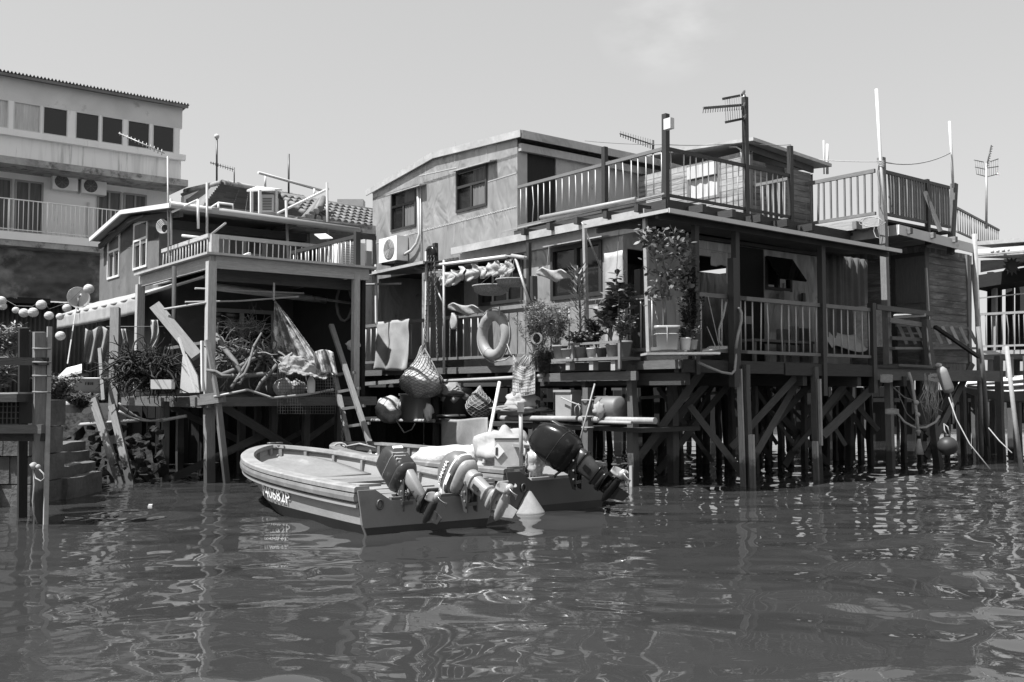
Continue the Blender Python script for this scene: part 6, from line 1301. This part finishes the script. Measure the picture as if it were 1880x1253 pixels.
for y in (720,690,640,665): MB().tube([PD(60,y,11.45),PD(78,y+1,11.4),PD(93,y+1,11.5)],.012,5).build('lashing',M['rope_dark'],jt)
T1(MB().tube([PD(62,858,11.4),PD(70,860,11.35),PD(80,870,11.3),PD(82,878,11.3),PD(75,884,11.3),PD(65,878,11.3),PD(62,862,11.35),PD(63,890,11.3),PD(60,920,11.3),PD(62,945,11.3),PD(68,962,11.4)],.009,6).blob(PD(62,856,11.35),(.04,.04,.04),.2,1,10,8).blob(PD(70,858,11.35),(.03,.03,.03),.2,1,10,8),'mooring_rope','rope','knotted rope looped on the thick jetty post','rope')
ct=thing('fish_crate','dark slatted plastic crate on the jetty','crate',PD(20,780,11.9)); q=PD(14,757,11.9); mb=MB()
for i in range(9): mb.box(q+V((-.2+.05*i,-.2,0)),(.014,.014,.30))
for k in range(5): mb.box(q+V((0,-.2,-.14+.07*k)),(.46,.016,.012))
mb.build('lattice',M['plastic_dark'],ct); MB().box(q+V((0,.02,0)),(.44,.36,.28)).build('body',M['rubber'],ct); MB().box(q+V((0,-.0,.16)),(.5,.44,.03)).build('rim',M['plastic_dark'],ct)
# stone wall and steps below the jetty
sw_=thing('stone_wall','dark block stone quay wall under the jetty','wall',PD(20,900,13.5)); rg=random.Random(4)
for r_ in range(5):
    x=-80+rg.uniform(-15,15)
    while x<56:
        wd=rg.uniform(34,64); d=13.3+rg.uniform(-.05,.05); a=PD(x,720,d); b=PD(min(x+wd-1.5,60),720,d); z0=-.45+r_*.38; a.z=z0; b.z=z0
        MB().hexa([a,b,b+V((0,1,0)),a+V((0,1,0)),a+Z*.365,b+Z*.365,b+V((0,1,.365)),a+V((0,1,.365))]).build('block',M['stone'],sw_); x+=wd
stp=thing('stone_steps','worn stone steps going down to the water beside the jetty','steps',PD(100,880,13.7))
rg=random.Random(19)
def rough_block(par,a,b,dep,h,nm):   # one hewn stone, its faces uneven
    mb=MB(); n=9; sd_=rg.random()*50
    def pt_(u,v,w_): return a.lerp(b,u)+V((0,dep*v,h*w_))
    def ro(p,u,v,w_): e=.05; return p+V((noise.noise(p*3+V((sd_,0,0))),noise.noise(p*3+V((0,sd_,0))),noise.noise(p*2.6+V((0,0,sd_)))))*e+V((noise.noise(p*9),noise.noise(p*9+V((3,1,4))),noise.noise(p*9+V((9,2,6)))))*.018
    mb.grid(lambda u,v:ro(pt_(u,0,v),u,0,v),n,5); mb.grid(lambda u,v:ro(pt_(u,v,1),u,v,1),n,6); mb.grid(lambda u,v:ro(pt_(1,u,v),1,u,v),6,5)
    mb.build(nm,M['stone'],par)
for i,(y,x0,x1) in enumerate(((880,50,124),(858,50,113),(836,50,104),(816,50,97))):
    d=14.3+.3*i; x=x0
    while x<x1-6:
        xe=min(x1,x+rg.uniform(26,44)); xe=x1 if x1-xe<14 else xe
        a=PD(x,y,d+rg.uniform(-.06,.06)); b=PD(xe-.5,y,d+rg.uniform(-.06,.06)); a.z=b.z=-.3; h=PD(x0,y+rg.uniform(-3,3),d).z+.3
        rough_block(stp,a,b,1.2,h,'step'); x=xe
rg=random.Random(12)
for i in range(120):
    px=rg.uniform(98,300); py=rg.uniform(785,884); q=PD(px,py,rg.uniform(16.6,18.4)); rr=rg.uniform(.04,.15); bm_r=bmesh.new()
    for k in range(11):
        d=V((rg.gauss(0,1),rg.gauss(0,1),rg.gauss(0,.7))).normalized()*rr*rg.uniform(.7,1.15); bm_r.verts.new(q+d)
    bmesh.ops.convex_hull(bm_r,input=bm_r.verts); bm_r.verts.index_update()
    mb=MB().add([v.co.copy() for v in bm_r.verts],[[v.index for v in f.verts] for f in bm_r.faces]); bm_r.free()
    T1(mb,'rubble_stone','rock','jagged dark stone lying in the rubble bank beside the stone steps','stone','stones on the bank')
# ---- roof clutter at left
def yagi(name,label,mast0,mast1,bx0,bx1,n,el,group=None,r=.012,vert=True,m='steel_dark'):
    t=thing(name,label,'aerial',mast0,group=group)
    MB().tube([mast0,mast1],.022,6).build('mast',M[m],t); mb=MB().tube([bx0,bx1],r*1.2,5)
    d=(bx1-bx0).normalized(); e=(Z if vert else d.cross(Z).normalized())
    for i in range(n):
        c=bx0.lerp(bx1,(i+.3)/n); l=el*lerp(.55,1,i/n); mb.tube([c-e*l,c+e*l],r*.8,4)
    mb.build('boom',M[m],t); return t
yagi('television_aerial','long aerial with fish bone rods above the left terrace roof',PD(309,470,21.5),PD(308,288,21.5),PD(218,245,21.5),PD(302,282,21.5),12,.07,m='steel')
yagi('television_aerial','small aerial left of the thin mast with white ball',PD(430,336,33),PD(430,308,33),PD(386,299,33),PD(430,312,33),10,.09)
for px,yt,yb,lb_,bl_ in ((398,252,337,'thin mast with white ball on the flat tiled roof',1),(530,283,362,'thin mast standing on the tiled roof ridge',0)):
    t=thing('roof_mast',lb_,'mast',PD(px,yb,33)); MB().tube([PD(px,yb,33),PD(px,yt,33)],.035,6).build('rod',M['steel_dark'],t)
    if bl_: MB().blob(PD(px,yt-1,33),(.09,.09,.09),0,0,10,8).build('ball',M['lantern'],t)
fr_=thing('pipe_rail','long dark pipe on two stubs above the tiled roof','pipe',PD(487,345,32)); MB().tube([PD(474,317,31.5),PD(590,350,34)],.05,6).build('pipe',M['dull'],fr_)
for x,y0,y1 in ((487,321,345),(577,347,362)): MB().tube([PD(x,y0,32),PD(x,y1,32)],.035,6).build('stub',M['dull'],fr_)
T1(MB().tube([PD(510,392,26),PD(603,347,25)],.035,6),'bamboo_pole','dull','slanting bamboo pole in front of the tiled roofs','pole'); T1(MB().tube([PD(600,336,24.5),PD(602,449,24)],.035,6),'thin_pole','plastic','thin upright pole beside the ribbed tile roof','pole')
T1(MB().tube([PD(525,369,23.5),PD(529,480,23)],.035,6),'thin_pole','plastic','pale pole standing in front of the dark doorway on the left terrace','pole')
T1(MB().tube([PD(380,337,21.4),PD(380,437,21)],.03,6),'thin_pole','steel','thin pole rising from the left terrace corner post','pole'); T1(MB().tube([PD(315,390,21),PD(364,367,21)],.025,6).tube([PD(363.5,367,21),PD(364,420,21)],.03,6),'bracket_pole','plastic_white','white angled bracket pole beside the left house corner','pole')
T1(MB().tube([PD(314,366,21.3),PD(314,450,21.3)],.03,6),'thin_pole','steel','second thin pole close beside the tall aerial mast','pole')
T1(MB().tube([PD(380,437,20.6),PD(414,410,20)],.025,6),'bamboo_rod','bamboo','bamboo rod with pegs at the left terrace corner','rod'); T1(MB().tube([PD(334,433,20.8),PD(372,437,20.8)],.03,6),'white_batten','plastic_white','short white batten on the left terrace railing','batten')
cbl=MB()
for k in range(5): cbl.tube([PD(298+(11-k)*math.cos(a)+k*1.2,416+(13-k*1.2)*math.sin(a)+k,21.6) for a in [i*.5 for i in range(14)]],.008,5)
T1(cbl,'cable_coil','plastic_white','coil of white cable hung at the left house corner','cable')
acs=thing('rooftop_stand','small sheet roof on posts sheltering a rooftop air conditioner','shelter',PD(490,390,28)); 
MB().hexa(slab([PD(453,349,27),PD(505,347,27),PD(518,347.5,29),PD(472,342,29)],.05)).build('roof',M['dull'],acs)
for x,y0,y1,d in ((462,352,390,27),(477,349,392,26.8),(507,349,390,27.5)): one('leg',M['paint'],acs,PD(x,y0,d),PD(x,y1,d),.07,.07)
q=PD(490,391,27.5); acb=thing('air_conditioner','boxed air conditioner with side louvres on the left roof edge','air conditioner',q); MB().box(q+V((0,.2,.25)),(.42,.6,.5)).build('casing',M['plastic_white'],acb); mb=MB()
for i in range(8): mb.box(q+V((.03,-.105,.07+.045*i)),(.26,.012,.022))
mb.build('louvre',M['plastic_dark'],acb)
T1(MB().box(PD(645,375,34),(.9,.5,.25)),'roof_box','plastic','grey box behind the ribbed tile roof','box')
q=PD(640,470,20.6); ac2=thing('air_conditioner','pale air conditioner behind the small balcony railing','air conditioner',q-Z*.3); MB().box(q,(.62,.3,.55),V((.8,.6,0)),V((-.6,.8,0))).build('casing',M['plastic_white'],ac2)
mb=MB(); 
for i in range(9): mb.box(q+V((0,0,-.2+.05*i))-V((-.6,.8,0))*.155,(.4,.012,.022),V((.8,.6,0)),V((-.6,.8,0)))
mb.build('louvre',M['plastic'],ac2)
T1(MB().hexa(slab([PD(577,430,22),PD(598,429,22),PD(611,437,21.4),PD(588,438,21.4)],.02)),'roof_hatch','plastic_white','small white framed panel above the left terrace railing','panel')
T1(MB().beam(PD(438,474,20.0),PD(458,466,20.3),.08,.05),'white_batten','plastic_white','short white batten lying on the left terrace edge','batten')
wf=thing('tube_stand','small white tubular frame on the left roof edge','frame',PD(400,385,24)); MB().tube([PD(384,384,24),PD(401,373,24),PD(427,376,24),PD(428,388,24)],.03,6).tube([PD(401,373,24),PD(401,388,24)],.03,6).build('tube',M['paint'],wf)
# aerials at right
q0=PD(1366,235,18.6); ya=thing('television_aerial','grid reflector aerial on top of the dark terrace post','aerial',q0); MB().tube([PD(1366,238,18.5),PD(1366,168,18.5)],.016,6).build('mast',M['steel'],ya)
MB().beam(PD(1292,199,17.6),PD(1366,193,18.5),.035,.045).build('boom',M['steel_dark'],ya); mb=MB()
for i in range(17): c=PD(1292,199,17.6).lerp(PD(1366,193,18.5),i/17); mb.tube([c-Z*.09+A*.02,c+Z*.03],.007,4)
mb.build('element',M['steel_dark'],ya); mb=MB()
for x0,y0,x1,y1 in ((1327,182,1358,176),(1332,225,1361,219),(1362,175,1367,168),(1364,197,1368,189),(1365,218,1370,211)): mb.beam(PD(x0,y0,18.2),PD(x1,y1,18.5),.03,.045)
for i in range(8): x=1331+i*4.2; mb.tube([PD(x,182-i*.7,18.3),PD(x+2,224-i*.7,18.3)],.005,4)
for i in range(5): mb.tube([PD(1366+i*.6,170+i,18.5),PD(1368+i*.6,217,18.5)],.005,4)
mb.build('reflector',M['steel_dark'],ya)
yagi('television_aerial','aerial with many short rods behind the terrace post with white box',PD(1199,285,19),PD(1199,258,19),PD(1138,246,18.2),PD(1201,267,19),14,.10,r=.011)
ra_=thing('television_aerial','aerial with wing reflectors on a thin mast at the right','aerial',PD(1811,420,28)); MB().tube([PD(1811,420,28),PD(1811,300,28)],.035,6).build('mast',M['steel'],ra_)
MB().tube([PD(1810,312,28),PD(1820,267,28)],.02,5).build('boom',M['steel_dark'],ra_); mb=MB()
for i in range(9): c=PD(1811,306,28).lerp(PD(1820,267,28),i/9); mb.tube([c-V((.02,.05,0)),c+V((.06,0,.03))],.012,4)
for x0,y0,x1,y1 in ((1788,294,1806,298),(1790,307,1808,311),(1793,320,1812,325),(1818,297,1833,292),(1812,309,1833,306),(1812,325,1832,320)): mb.tube([PD(x0,y0,28),PD(x1,y1,28)],.013,4)
for i in range(5): x=1790+i*4; mb.tube([PD(x,294+i,28),PD(x+3,321+i,28)],.006,4); x=1816+i*4; mb.tube([PD(x,297-i,28),PD(x,324-i,28)],.006,4)
mb.build('reflector',M['steel_dark'],ra_)
# ---- ropes, floats and the moored boat on the right
fb=thing('long_float','long pale float hanging from the landing','float',PD(1735,725,19.3)); a=PD(1726,676,19.3); b=PD(1744,722,19.3); d=(b-a)
MB().lathe([(.03,-.03),(.07,.0),(.105,.05),(.11,.1),(.11,d.length-.1),(.09,d.length-.03),(.03,d.length)],a,d,20).build('body',M['foam'],fb); MB().blob(a-V((.03,0,-.05)),(.07,.06,.05),.2,3,10,8).build('knot',M['rope'],fb); MB().tube([b,PD(1750,745,19.3),PD(1750,778,19.3)],.02,6).build('tail',M['rope'],fb)
bo=thing('round_buoy','dark round buoy hanging just above the water','buoy',PD(1740,838,18.6)); MB().blob(PD(1740,819,18.6),(.185,.185,.175),0,0,28,20).build('ball',M['post'],bo); MB().lathe([(.04,-.03),(.05,.03)],PD(1740,801,18.6),Z,12).build('neck',M['post'],bo); MB().tube([PD(1740,801,18.6),PD(1734,790,18.6),PD(1733,778,18.7),PD(1740,784,18.6),PD(1744,799,18.6)],.012,5).build('lanyard',M['rope'],bo)
T1(MB().tube([PD(1668,684,19),PD(1674,702,19),PD(1680,740,19),PD(1684,770,19),PD(1686,800,19)],.03,7).blob(PD(1682,740,19),(.05,.05,.05),.2,2,10,8).blob(PD(1685,762,19),(.05,.05,.05),.2,3,10,8).blob(PD(1686,793,19),(.05,.05,.05),.2,4,10,8).lathe([(.03,0),(.05,-.12),(.09,-.30),(.02,-.3)],PD(1687,806,19),Z,14),'tassel_rope','rope','thick knotted rope with frayed tassel hanging at the right','rope')
T1(MB().tube([PD(1642,752,19.3),PD(1660,775,19.2),PD(1680,786,19.1),PD(1700,785,19.2),PD(1718,775,19.3),PD(1725,764,19.4)],.024,6),'mooring_rope','rope','pale rope looped like a smile between two right posts','rope')
T1(MB().tube([PD(1640,712,19.4),PD(1660,730,19.4),PD(1690,740,19.4),PD(1716,735,19.6)],.014,5).tube([PD(1650,725,19.4),PD(1665,760,19.4),PD(1690,782,19.4),PD(1710,780,19.4)],.012,5),'mooring_rope','rope_dark','thin slack dark lines between the right posts','rope')
hk_=MB(); rg=random.Random(9)
for k in range(16):
    x=1712+rg.uniform(-14,10); hk_.tube([PD(x,688+rg.uniform(-3,6),19.6),PD(x+rg.uniform(-7,7),715,19.4),PD(x+rg.uniform(-10,10),745+rg.uniform(-14,10),19.4),PD(x+rg.uniform(-6,12),770+rg.uniform(-20,10),19.5)],.010,4)
for k in range(5): hk_.tube([PD(1718+14*math.cos(a),692+5*math.sin(a)+k,19.3) for a in [i*.6 for i in range(11)]],.014,5)
T1(hk_,'rope_hank','rope','tangled hank of ropes hanging beside the long float','rope')
T1(MB().blob(PD(1695,755,20),(.17,.12,.38),.15,7,14,12,1.6),'hanging_sack','cloth_dark','dark sack hanging behind the smiling rope','sack')
T1(MB().tube([PD(1742,730,19),PD(1756,770,18.7),PD(1780,815,18.4),PD(1818,862,18.1)],.012,5),'mooring_line','rope','long thin line running down to the water at the right','line'); T1(MB().tube([PD(1815,786,19),PD(1835,810,18.6),PD(1858,832,18.3)],.012,5),'mooring_line','rope','short line slanting to the water near the bamboo pole','line')
rb_=MB()
for k in range(10): rb_.tube([PD(1627+12*math.cos(a),690+k*1.2+1.5*math.sin(a),18.7) for a in [i*.7 for i in range(10)]],.010,4)
T1(rb_,'rope_binding','rope','pale rope bound around the tall right pile','rope')
rb_=MB()
for k in range(4): rb_.tube([PD(1637+13*math.cos(a),753+k*2+1.5*math.sin(a),18.8) for a in [i*.7 for i in range(10)]],.012,4)
T1(rb_,'rope_binding','rope','second rope turn low on the tall right pile','rope')
t=thing('moored_boat','pale boat hull hung beside the piles at the right edge','boat',PD(1850,735,23))
mb=MB(); 
def hl(u,v):
    x=lerp(1775,2000,u); d=lerp(24.2,22.2,u); k=min(1,u/.35)**.6
    yt=lerp(704,684,min(1,u*1.2)); yb=lerp(712,738,k)
    p=PD(x,lerp(yt,yb,v),d); return p+V((0,.35*v**2+.0,0))
mb.grid(hl,30,14,.02).build('hull',M['hull'],t)
for vv in (.08,.3,.55): MB().tube([hl(i/30,vv)+V((0,-.02,0)) for i in range(31)],.03,6).build('strake',M['paint'],t)
MB().grid(lambda u,v:hl(u,0)+V((.0,1.4*v,0)),30,2,.02).build('deck',M['paint'],t)
# ---- load in the dark boat
def bp(x,y,d): return PD(x,y,d)
T1(MB().blob(bp(925,838,13.9),(.42,.40,.40),.16,51,36,26,2.6,lambda p,d:V((p.x,p.y,p.z*(1 if d.z>0 else .7)))),'covered_load','cloth_white','load wrapped in crumpled white sheeting in the dark boat','load')
T1(MB().blob(bp(968,838,13.8),(.22,.25,.22),.2,53,26,18,3),'white_bag','cloth_white','smaller white plastic bag beside the wrapped load','bag')
T1(MB().blob(bp(872,838,14.4),(.28,.3,.16),.2,54,24,16,3),'net_pile','sack','pale net piled in front of the wrapped load','netting')
T1(MB().blob(bp(840,838,15.3),(.7,.4,.16),.15,55,24,16,2.2),'net_pile','sack','low spread of pale netting along the dark boat','netting')
pn=thing('warning_panel','clear panel with white diamond sign in the dark boat','panel',bp(935,862,13.3)); a=bp(908,806,13.25); b=bp(957,806,13.25); h=bp(908,806,13.25).z-bp(908,862,13.25).z
MB().hexa([a-Z*h,b-Z*h,b-Z*h+V((.01,.015,0)),a-Z*h+V((.01,.015,0)),a,b,b+V((.01,.015,0)),a+V((.01,.015,0))]).build('sheet',M['clear'],pn)
q=bp(914,829,13.23); MB().prism([q+V((-.09,0,0)),q+V((0,0,-.10)),q+V((.09,.0,0)),q+V((0,0,.11))],V((0,-.006,0))).build('diamond_sign',M['decal'],pn); MB().prism([q+V((-.03,-.008,.05)),q+V((-.035,-.008,-.05)),q+V((.0,-.008,-.055)),q+V((.0,-.008,.055))],V((0,-.003,0))).build('sign_mark',M['plastic_dark'],pn)
MB().beam(a,b,.02,.02).build('frame',M['steel_dark'],pn)
T1(MB().beam(bp(900,868,13.2),bp(964,866,13.2),.2,.16),'boat_box','wood_mid','long brown wooden box on the stern of the dark boat','box')
T1(MB().tube([bp(917,702,14.4),bp(888,852,13.6)],.026,8),'white_pole','plastic_white','white pole leaning in the dark boat','pole')
sn=thing('stand_pipe','upright metal pipe with block head in the dark boat','post',bp(957,862,13.1)); MB().tube([bp(957,862,13.1),bp(956,755,13.1)],.028,8).build('pipe',M['steel'],sn); MB().box(bp(956,748,13.1),(.09,.09,.13)).build('head',M['wood'],sn)
T1(MB().beam(bp(946,817,13.3),bp(988,822,13.2),.2,.04).beam(bp(968,820,13.2),bp(969,866,13.2),.04,.04),'small_table','plastic','small pale shelf stand beside the black outboard','shelf')
T1(MB().blob(bp(982,848,13.2),(.13,.14,.2),.2,58,20,16,3.5),'clear_bag','clear','shiny clear plastic bag beside the black outboard','bag')
T1(MB().tube([bp(700,850,15.2),bp(930,868,13.1)],.04,8),'boat_pole','wood','long pole lying along the dark boat','pole')
T1(MB().tube([bp(880,876,12.9),bp(924,880,12.5)],.035,8),'boat_pole','bamboo','short pale pole end sticking out between the boats','pole')
cf=thing('cone_float','pale cone float riding at the stern of the dark boat','float',PZ(970,940,0)); q=PZ(971,943,0)
MB().lathe([(.02,-.25),(.16,-.05),(.22,.0),(.2,.03),(.03,.28),(.0,.29)],q,Z,24).build('body',M['cloth_dull'],cf); MB().tube([q+Z*.28,q+V((.02,.25,.5))],.008,4).build('line',M['rope_dark'],cf)
T1(MB().tube([PD(630,818,16.5)]+[PD(625+12*math.cos(a),822+8*math.sin(a),16.4) for a in [i*.6 for i in range(11)]]+[PD(660,815,16.3),PD(690,823,16.2)],.018,5),'mooring_rope','rope','loops of rope on the bow of the dark boat','rope')
T1(MB().hexa([PZ(272,930,0)+V((-.01,0,-.01)),PZ(279,930,0)+V((0,0,-.01)),PZ(279,929,0)+V((0,.03,-.01)),PZ(272,929,0)+V((-.01,.03,-.01)),PZ(272,930,0)+Z*.02,PZ(279,930,0)+Z*.02,PZ(279,929,0)+V((0,.03,.02)),PZ(272,929,0)+V((0,.03,.02))]),'floating_scrap','plastic_white','tiny white scrap floating on the open water','litter')
# ================================================================ plants
def leafm(mb,c,d,l,w,nrm,bend=.2,n=3):
    s=d.cross(nrm)
    if s.length<1e-4: s=V((1,0,0))
    s.normalize(); up=s.cross(d)
    vs=[c]
    ks=[(.33,.9),(.68,.8)]
    for k,wd in ks:
        q=c+d*l*k-up*(bend*l*k*k); vs+= [q-s*w*wd*.5,q+s*w*wd*.5]
    vs.append(c+d*l-up*bend*l)
    mb.add(vs,[(0,1,2),(1,3,4,2),(3,5,4)])
def plant(name,label,base,h,spread,nst,leafn,ll,lw,mat,seed,r=.012,lean=(0,0),bark='bark',top=.25,droop=.2,cat='plant',up=.8,group=None,dense=1.8):
    rg=random.Random(seed); t=thing(name,label,cat,base,group=group); st_=MB(); lf=MB()
    for i in range(nst):
        a=rg.uniform(0,6.28); sp=spread*rg.uniform(.2,1); tip=base+V((math.cos(a)*sp+lean[0],math.sin(a)*sp*.8+lean[1],h*rg.uniform(.55,1.0))); m=base+V((math.cos(a)*sp*.35,math.sin(a)*sp*.3,h*.45)); pts=[]
        for k in range(7):
            u=k/6; p=base.lerp(m,u).lerp(m.lerp(tip,u),u); pts.append(p+V((rg.uniform(-.02,.02),rg.uniform(-.02,.02),0))*(1 if 0<k else 0))
        st_.tube(pts,[r*(1-.7*k/6) for k in range(7)],5)
        for q in range(int(leafn*dense)):
            u=top+(1-top)*rg.random()**.8; k=min(5,int(u*6)); p=pts[k].lerp(pts[k+1],u*6-k)
            an=rg.uniform(0,6.28); d=V((math.cos(an),math.sin(an),rg.gauss(up,.5)*.6)).normalized(); s_=rg.uniform(.6,1.2)
            p2=p+d*rg.uniform(0,.05); leafm(lf,p2,d,ll*s_*1.1,lw*s_*1.15,V((rg.gauss(0,.4),rg.gauss(0,.4),1)).normalized(),droop)
    st_.build('stem',M[bark],t,uv=False); lf.build('foliage',M[mat],t,uv=False); return t
def pot(name,label,c,r0,r1,h,mat,cat='flower pot',group=None,sq=None):
    t=thing(name,label,cat,c,group=group); MB().lathe([(r0,0),(r1,h*.86),(r1*1.08,h*.86),(r1*1.08,h),(r1*.95,h),(r1*.93,h*.9)],c,Z,24,sq=sq).build('body',M[mat],t); MB().lathe([(.0,h*.9),(r1*.93,h*.9)],c,Z,16).build('soil',M['soil'],t); return t
# the tall shrub in the square tub at the porch corner
c=PD(1225,643,15.1); pt_=pot('square_tub','square pale plastic tub with cord holding the tall shrub',c,.155,.185,.37,'plastic',sq=.35)
MB().tube([c+Z*.24+V((.19*math.copysign(abs(math.cos(a))**.4,math.cos(a)),.19*math.copysign(abs(math.sin(a))**.4,math.sin(a)),0)) for a in [i*math.pi/12 for i in range(25)]],.008,4).tube([c+V((-.03,-.2,0)),c+V((-.03,-.2,.36))],.007,4).build('cord',M['rope'],pt_)
sh=thing('tall_shrub','tall round leaved shrub growing in the square tub','shrub',c+Z*.3); rg=random.Random(21); tk=MB(); lf=MB()
def br(pts,r0,r1): tk.tube([PD(*p) for p in pts],[lerp(r0,r1,i/(len(pts)-1)) for i in range(len(pts))],7)
limbs=[[(1222,605,15.1),(1220,560,15.1),(1217,545,15.1)],[(1217,548,15.1),(1209,515,15.0),(1205,490,15.0),(1200,470,14.9),(1195,455,14.9)],[(1217,545,15.1),(1222,520,15.1),(1224,505,15.1),(1218,490,15.0)],[(1218,503,15.0),(1230,490,14.95),(1238,470,14.9),(1242,452,14.9)],[(1200,470,14.9),(1206,452,14.9),(1222,436,14.9),(1228,428,14.9)],[(1195,455,14.9),(1186,440,14.8),(1180,432,14.8)],[(1218,503,15),(1230,540,15.1),(1228,530,15.2),(1250,526,15.2)],[(1209,515,15),(1200,530,15),(1190,540,14.9)],[(1220,495,15),(1216,470,15),(1220,455,15)],[(1242,452,14.9),(1250,446,14.9),(1258,450,15)]]
for i,l in enumerate(limbs): br(l,.032 if i==0 else .022 if i<3 else .013,.022 if i==0 else .008)
cl_=[(1186,440,14.8,16),(1205,438,14.9,16),(1222,434,14.9,14),(1242,446,14.9,18),(1256,452,15,16),(1196,455,14.9,14),(1250,466,14.95,14),(1230,466,14.9,12),(1205,476,15,9),(1206,500,15,9),(1225,508,15.1,10),(1240,520,15.1,12),(1195,540,15,12),(1213,545,15.1,8),(1255,500,15.2,16),(1262,478,15.2,12),(1260,525,15.2,14),(1218,520,15,8),(1240,430,14.9,8),(1180,428,14.8,10)]
for x,y,d,n_ in cl_:
    ce=PD(x,y,d)
    for k in range(int(n_*2.1)):
        p=ce+V((rg.gauss(0,.075),rg.gauss(0,.08),rg.gauss(0,.065))); dd=V((rg.gauss(0,1),rg.gauss(0,1),rg.gauss(.3,.7))).normalized(); s=rg.uniform(.7,1.15); leafm(lf,p,dd,.11*s,.062*s,V((rg.gauss(0,.5),rg.gauss(-.3,.5),1)).normalized(),.15)
tk.build('trunk',M['bark'],sh,uv=False); lf.build('foliage',M['leaf'],sh,uv=False)
plant('leafy_shrub','dark fine leaved shrub behind the tall shrub by the slim porch post',PD(1268,640,15.4),.85,.22,12,46,.06,.03,'leaf_dark',31,r=.007,cat='shrub')
plant('leafy_shrub','dark drooping climber on the slim porch post',PD(1268,585,15.6),.95,.20,10,46,.07,.035,'leaf_dark',32,r=.007,cat='shrub')
pot('flower_pot','small pale flower pot right of the square tub',PD(1258,643,15.1),.07,.09,.19,'pot_white'); pot('flower_pot','small patterned flower pot at the tray end',PD(1272,642,15.15),.06,.075,.15,'clay')
plant('pot_plant','low bushy plant in the small pots beside the square tub',PD(1264,632,15.1),.28,.22,12,24,.05,.025,'leaf',33,r=.005)
# plants along the flower shelf
zf=PA(1090,657,-.45).z; q=lambda x,t_=-.32:(lambda s:L(s,t_,zf+.0))(sA(x,650,t_)[0])
pots=[(1028,'clay','weathered clay pot at the left end of the flower shelf',.13,.25),(1040,'clay','small clay pot under the feathery plants',.09,.18),(1067,'clay','wide round clay pot under the tall spiky plant',.15,.20),(1086,'pot_white','white pot in the middle of the flower shelf',.09,.17),(1105,'plastic_dark','dark pot beside the white pot on the flower shelf',.10,.17),(1126,'clay','large clay pot right of the dark pot on the shelf',.13,.22),(1146,'clay','clay pot at the right end of the flower shelf',.13,.26)]
for x,m_,lb_,r_,h_ in pots: pot('flower_pot',lb_,q(x),r_*.72,r_,h_,m_,group='pots on the flower shelf')
spk=thing('spiky_plant','tall spiky plant with ladder like leaves on the flower shelf','plant',q(1064)+Z*.15); stm=MB(); lf=MB(); b0=PA(1066,648,-.35); t0=PA(1060,488,-.38); stm.tube([b0,b0.lerp(t0,.5)+V((.02,0,0)),t0],[.022,.018,.010],7)
rg=random.Random(8)
for i in range(34):
    u=.08+.9*i/34; p=b0.lerp(t0,u)
    for k in range(4):
        an=k*1.571+i*.5+rg.uniform(-.3,.3); l=.23*math.sin(math.pi*min(.97,.25+.62*(1-u)+.13)); d=V((math.cos(an),math.sin(an),.15)).normalized(); leafm(lf,p,d,l,.036,Z,-.45)
stm.build('stem',M['leaf'],spk,uv=False); lf.build('foliage',M['leaf_pale'],spk,uv=False)
plant('bushy_plant','feathery pale bush at the left of the flower shelf below the black bin',PA(985,655,-.3)-Z*.25,1.30,.44,30,95,.055,.016,'leaf_pale',41,r=.008,top=.4)
plant('bushy_plant','dense low bush hanging below the left end of the flower shelf',PA(998,688,-.35)-Z*.05,.62,.30,22,90,.05,.02,'leaf',42,r=.006,top=.1)
plant('bushy_plant','fine leaved bush between feathery bush and spiky plant',q(1022)+Z*.1,1.0,.40,24,80,.05,.016,'leaf_pale',43,r=.006,top=.3)
plant('bushy_plant','low leafy plant spilling over the clay pots at centre',q(1075)+Z*.15,.32,.42,22,44,.055,.035,'leaf',44,r=.005,top=.2)
plant('broadleaf_plant','broad leaved plant rising in front of the bright panel',q(1122)+Z*.15,1.05,.32,9,26,.16,.085,'leaf',45,r=.012,top=.35)
plant('broadleaf_plant','smaller broad leaved plant left of the propped board',q(1140)+Z*.15,1.25,.22,5,16,.15,.075,'leaf',46,r=.012,top=.6)
plant('bushy_plant','small mixed plant at the right end of the flower shelf',q(1143)+Z*.2,.5,.26,14,40,.06,.025,'leaf_pale',47,r=.005)
plant('hanging_plant','round hanging bush in front of the pale lower wall',PA(1095,640,-.15),.55,.22,16,60,.045,.02,'leaf_dark',48,r=.005,top=.3)
cw=MB()
for k in range(6): cw.tube([PA(984+9*math.cos(a)+k*.6,622+10*math.sin(a),-.45) for a in [i*.5 for i in range(14)]],.010,4)
tag(cw.build('rope_coil',M['rope_dark']),'coil of rope hung among the feathery bushes','rope')
# weeds and creepers at left
plant('bushy_plant','pale grassy weeds behind the jetty beam at the left edge',PD(-5,725,12.5),.50,.30,24,28,.13,.02,'leaf_pale',51,r=.005,top=.2)
plant('bushy_plant','thin leafy bush at the left edge below the lanterns',PD(8,660,14.5),.55,.35,20,40,.07,.022,'leaf_pale',52,r=.006,top=.2)
plant('bushy_plant','scrubby weeds between jetty posts and washing basin',PD(105,745,16.5),.55,.40,24,50,.06,.025,'leaf',53,r=.006,top=.1)
plant('bushy_plant','small weeds growing by the metal basin on the bank',PD(150,755,17.4),.35,.40,20,30,.06,.025,'leaf_dark',54,r=.005,top=.1)
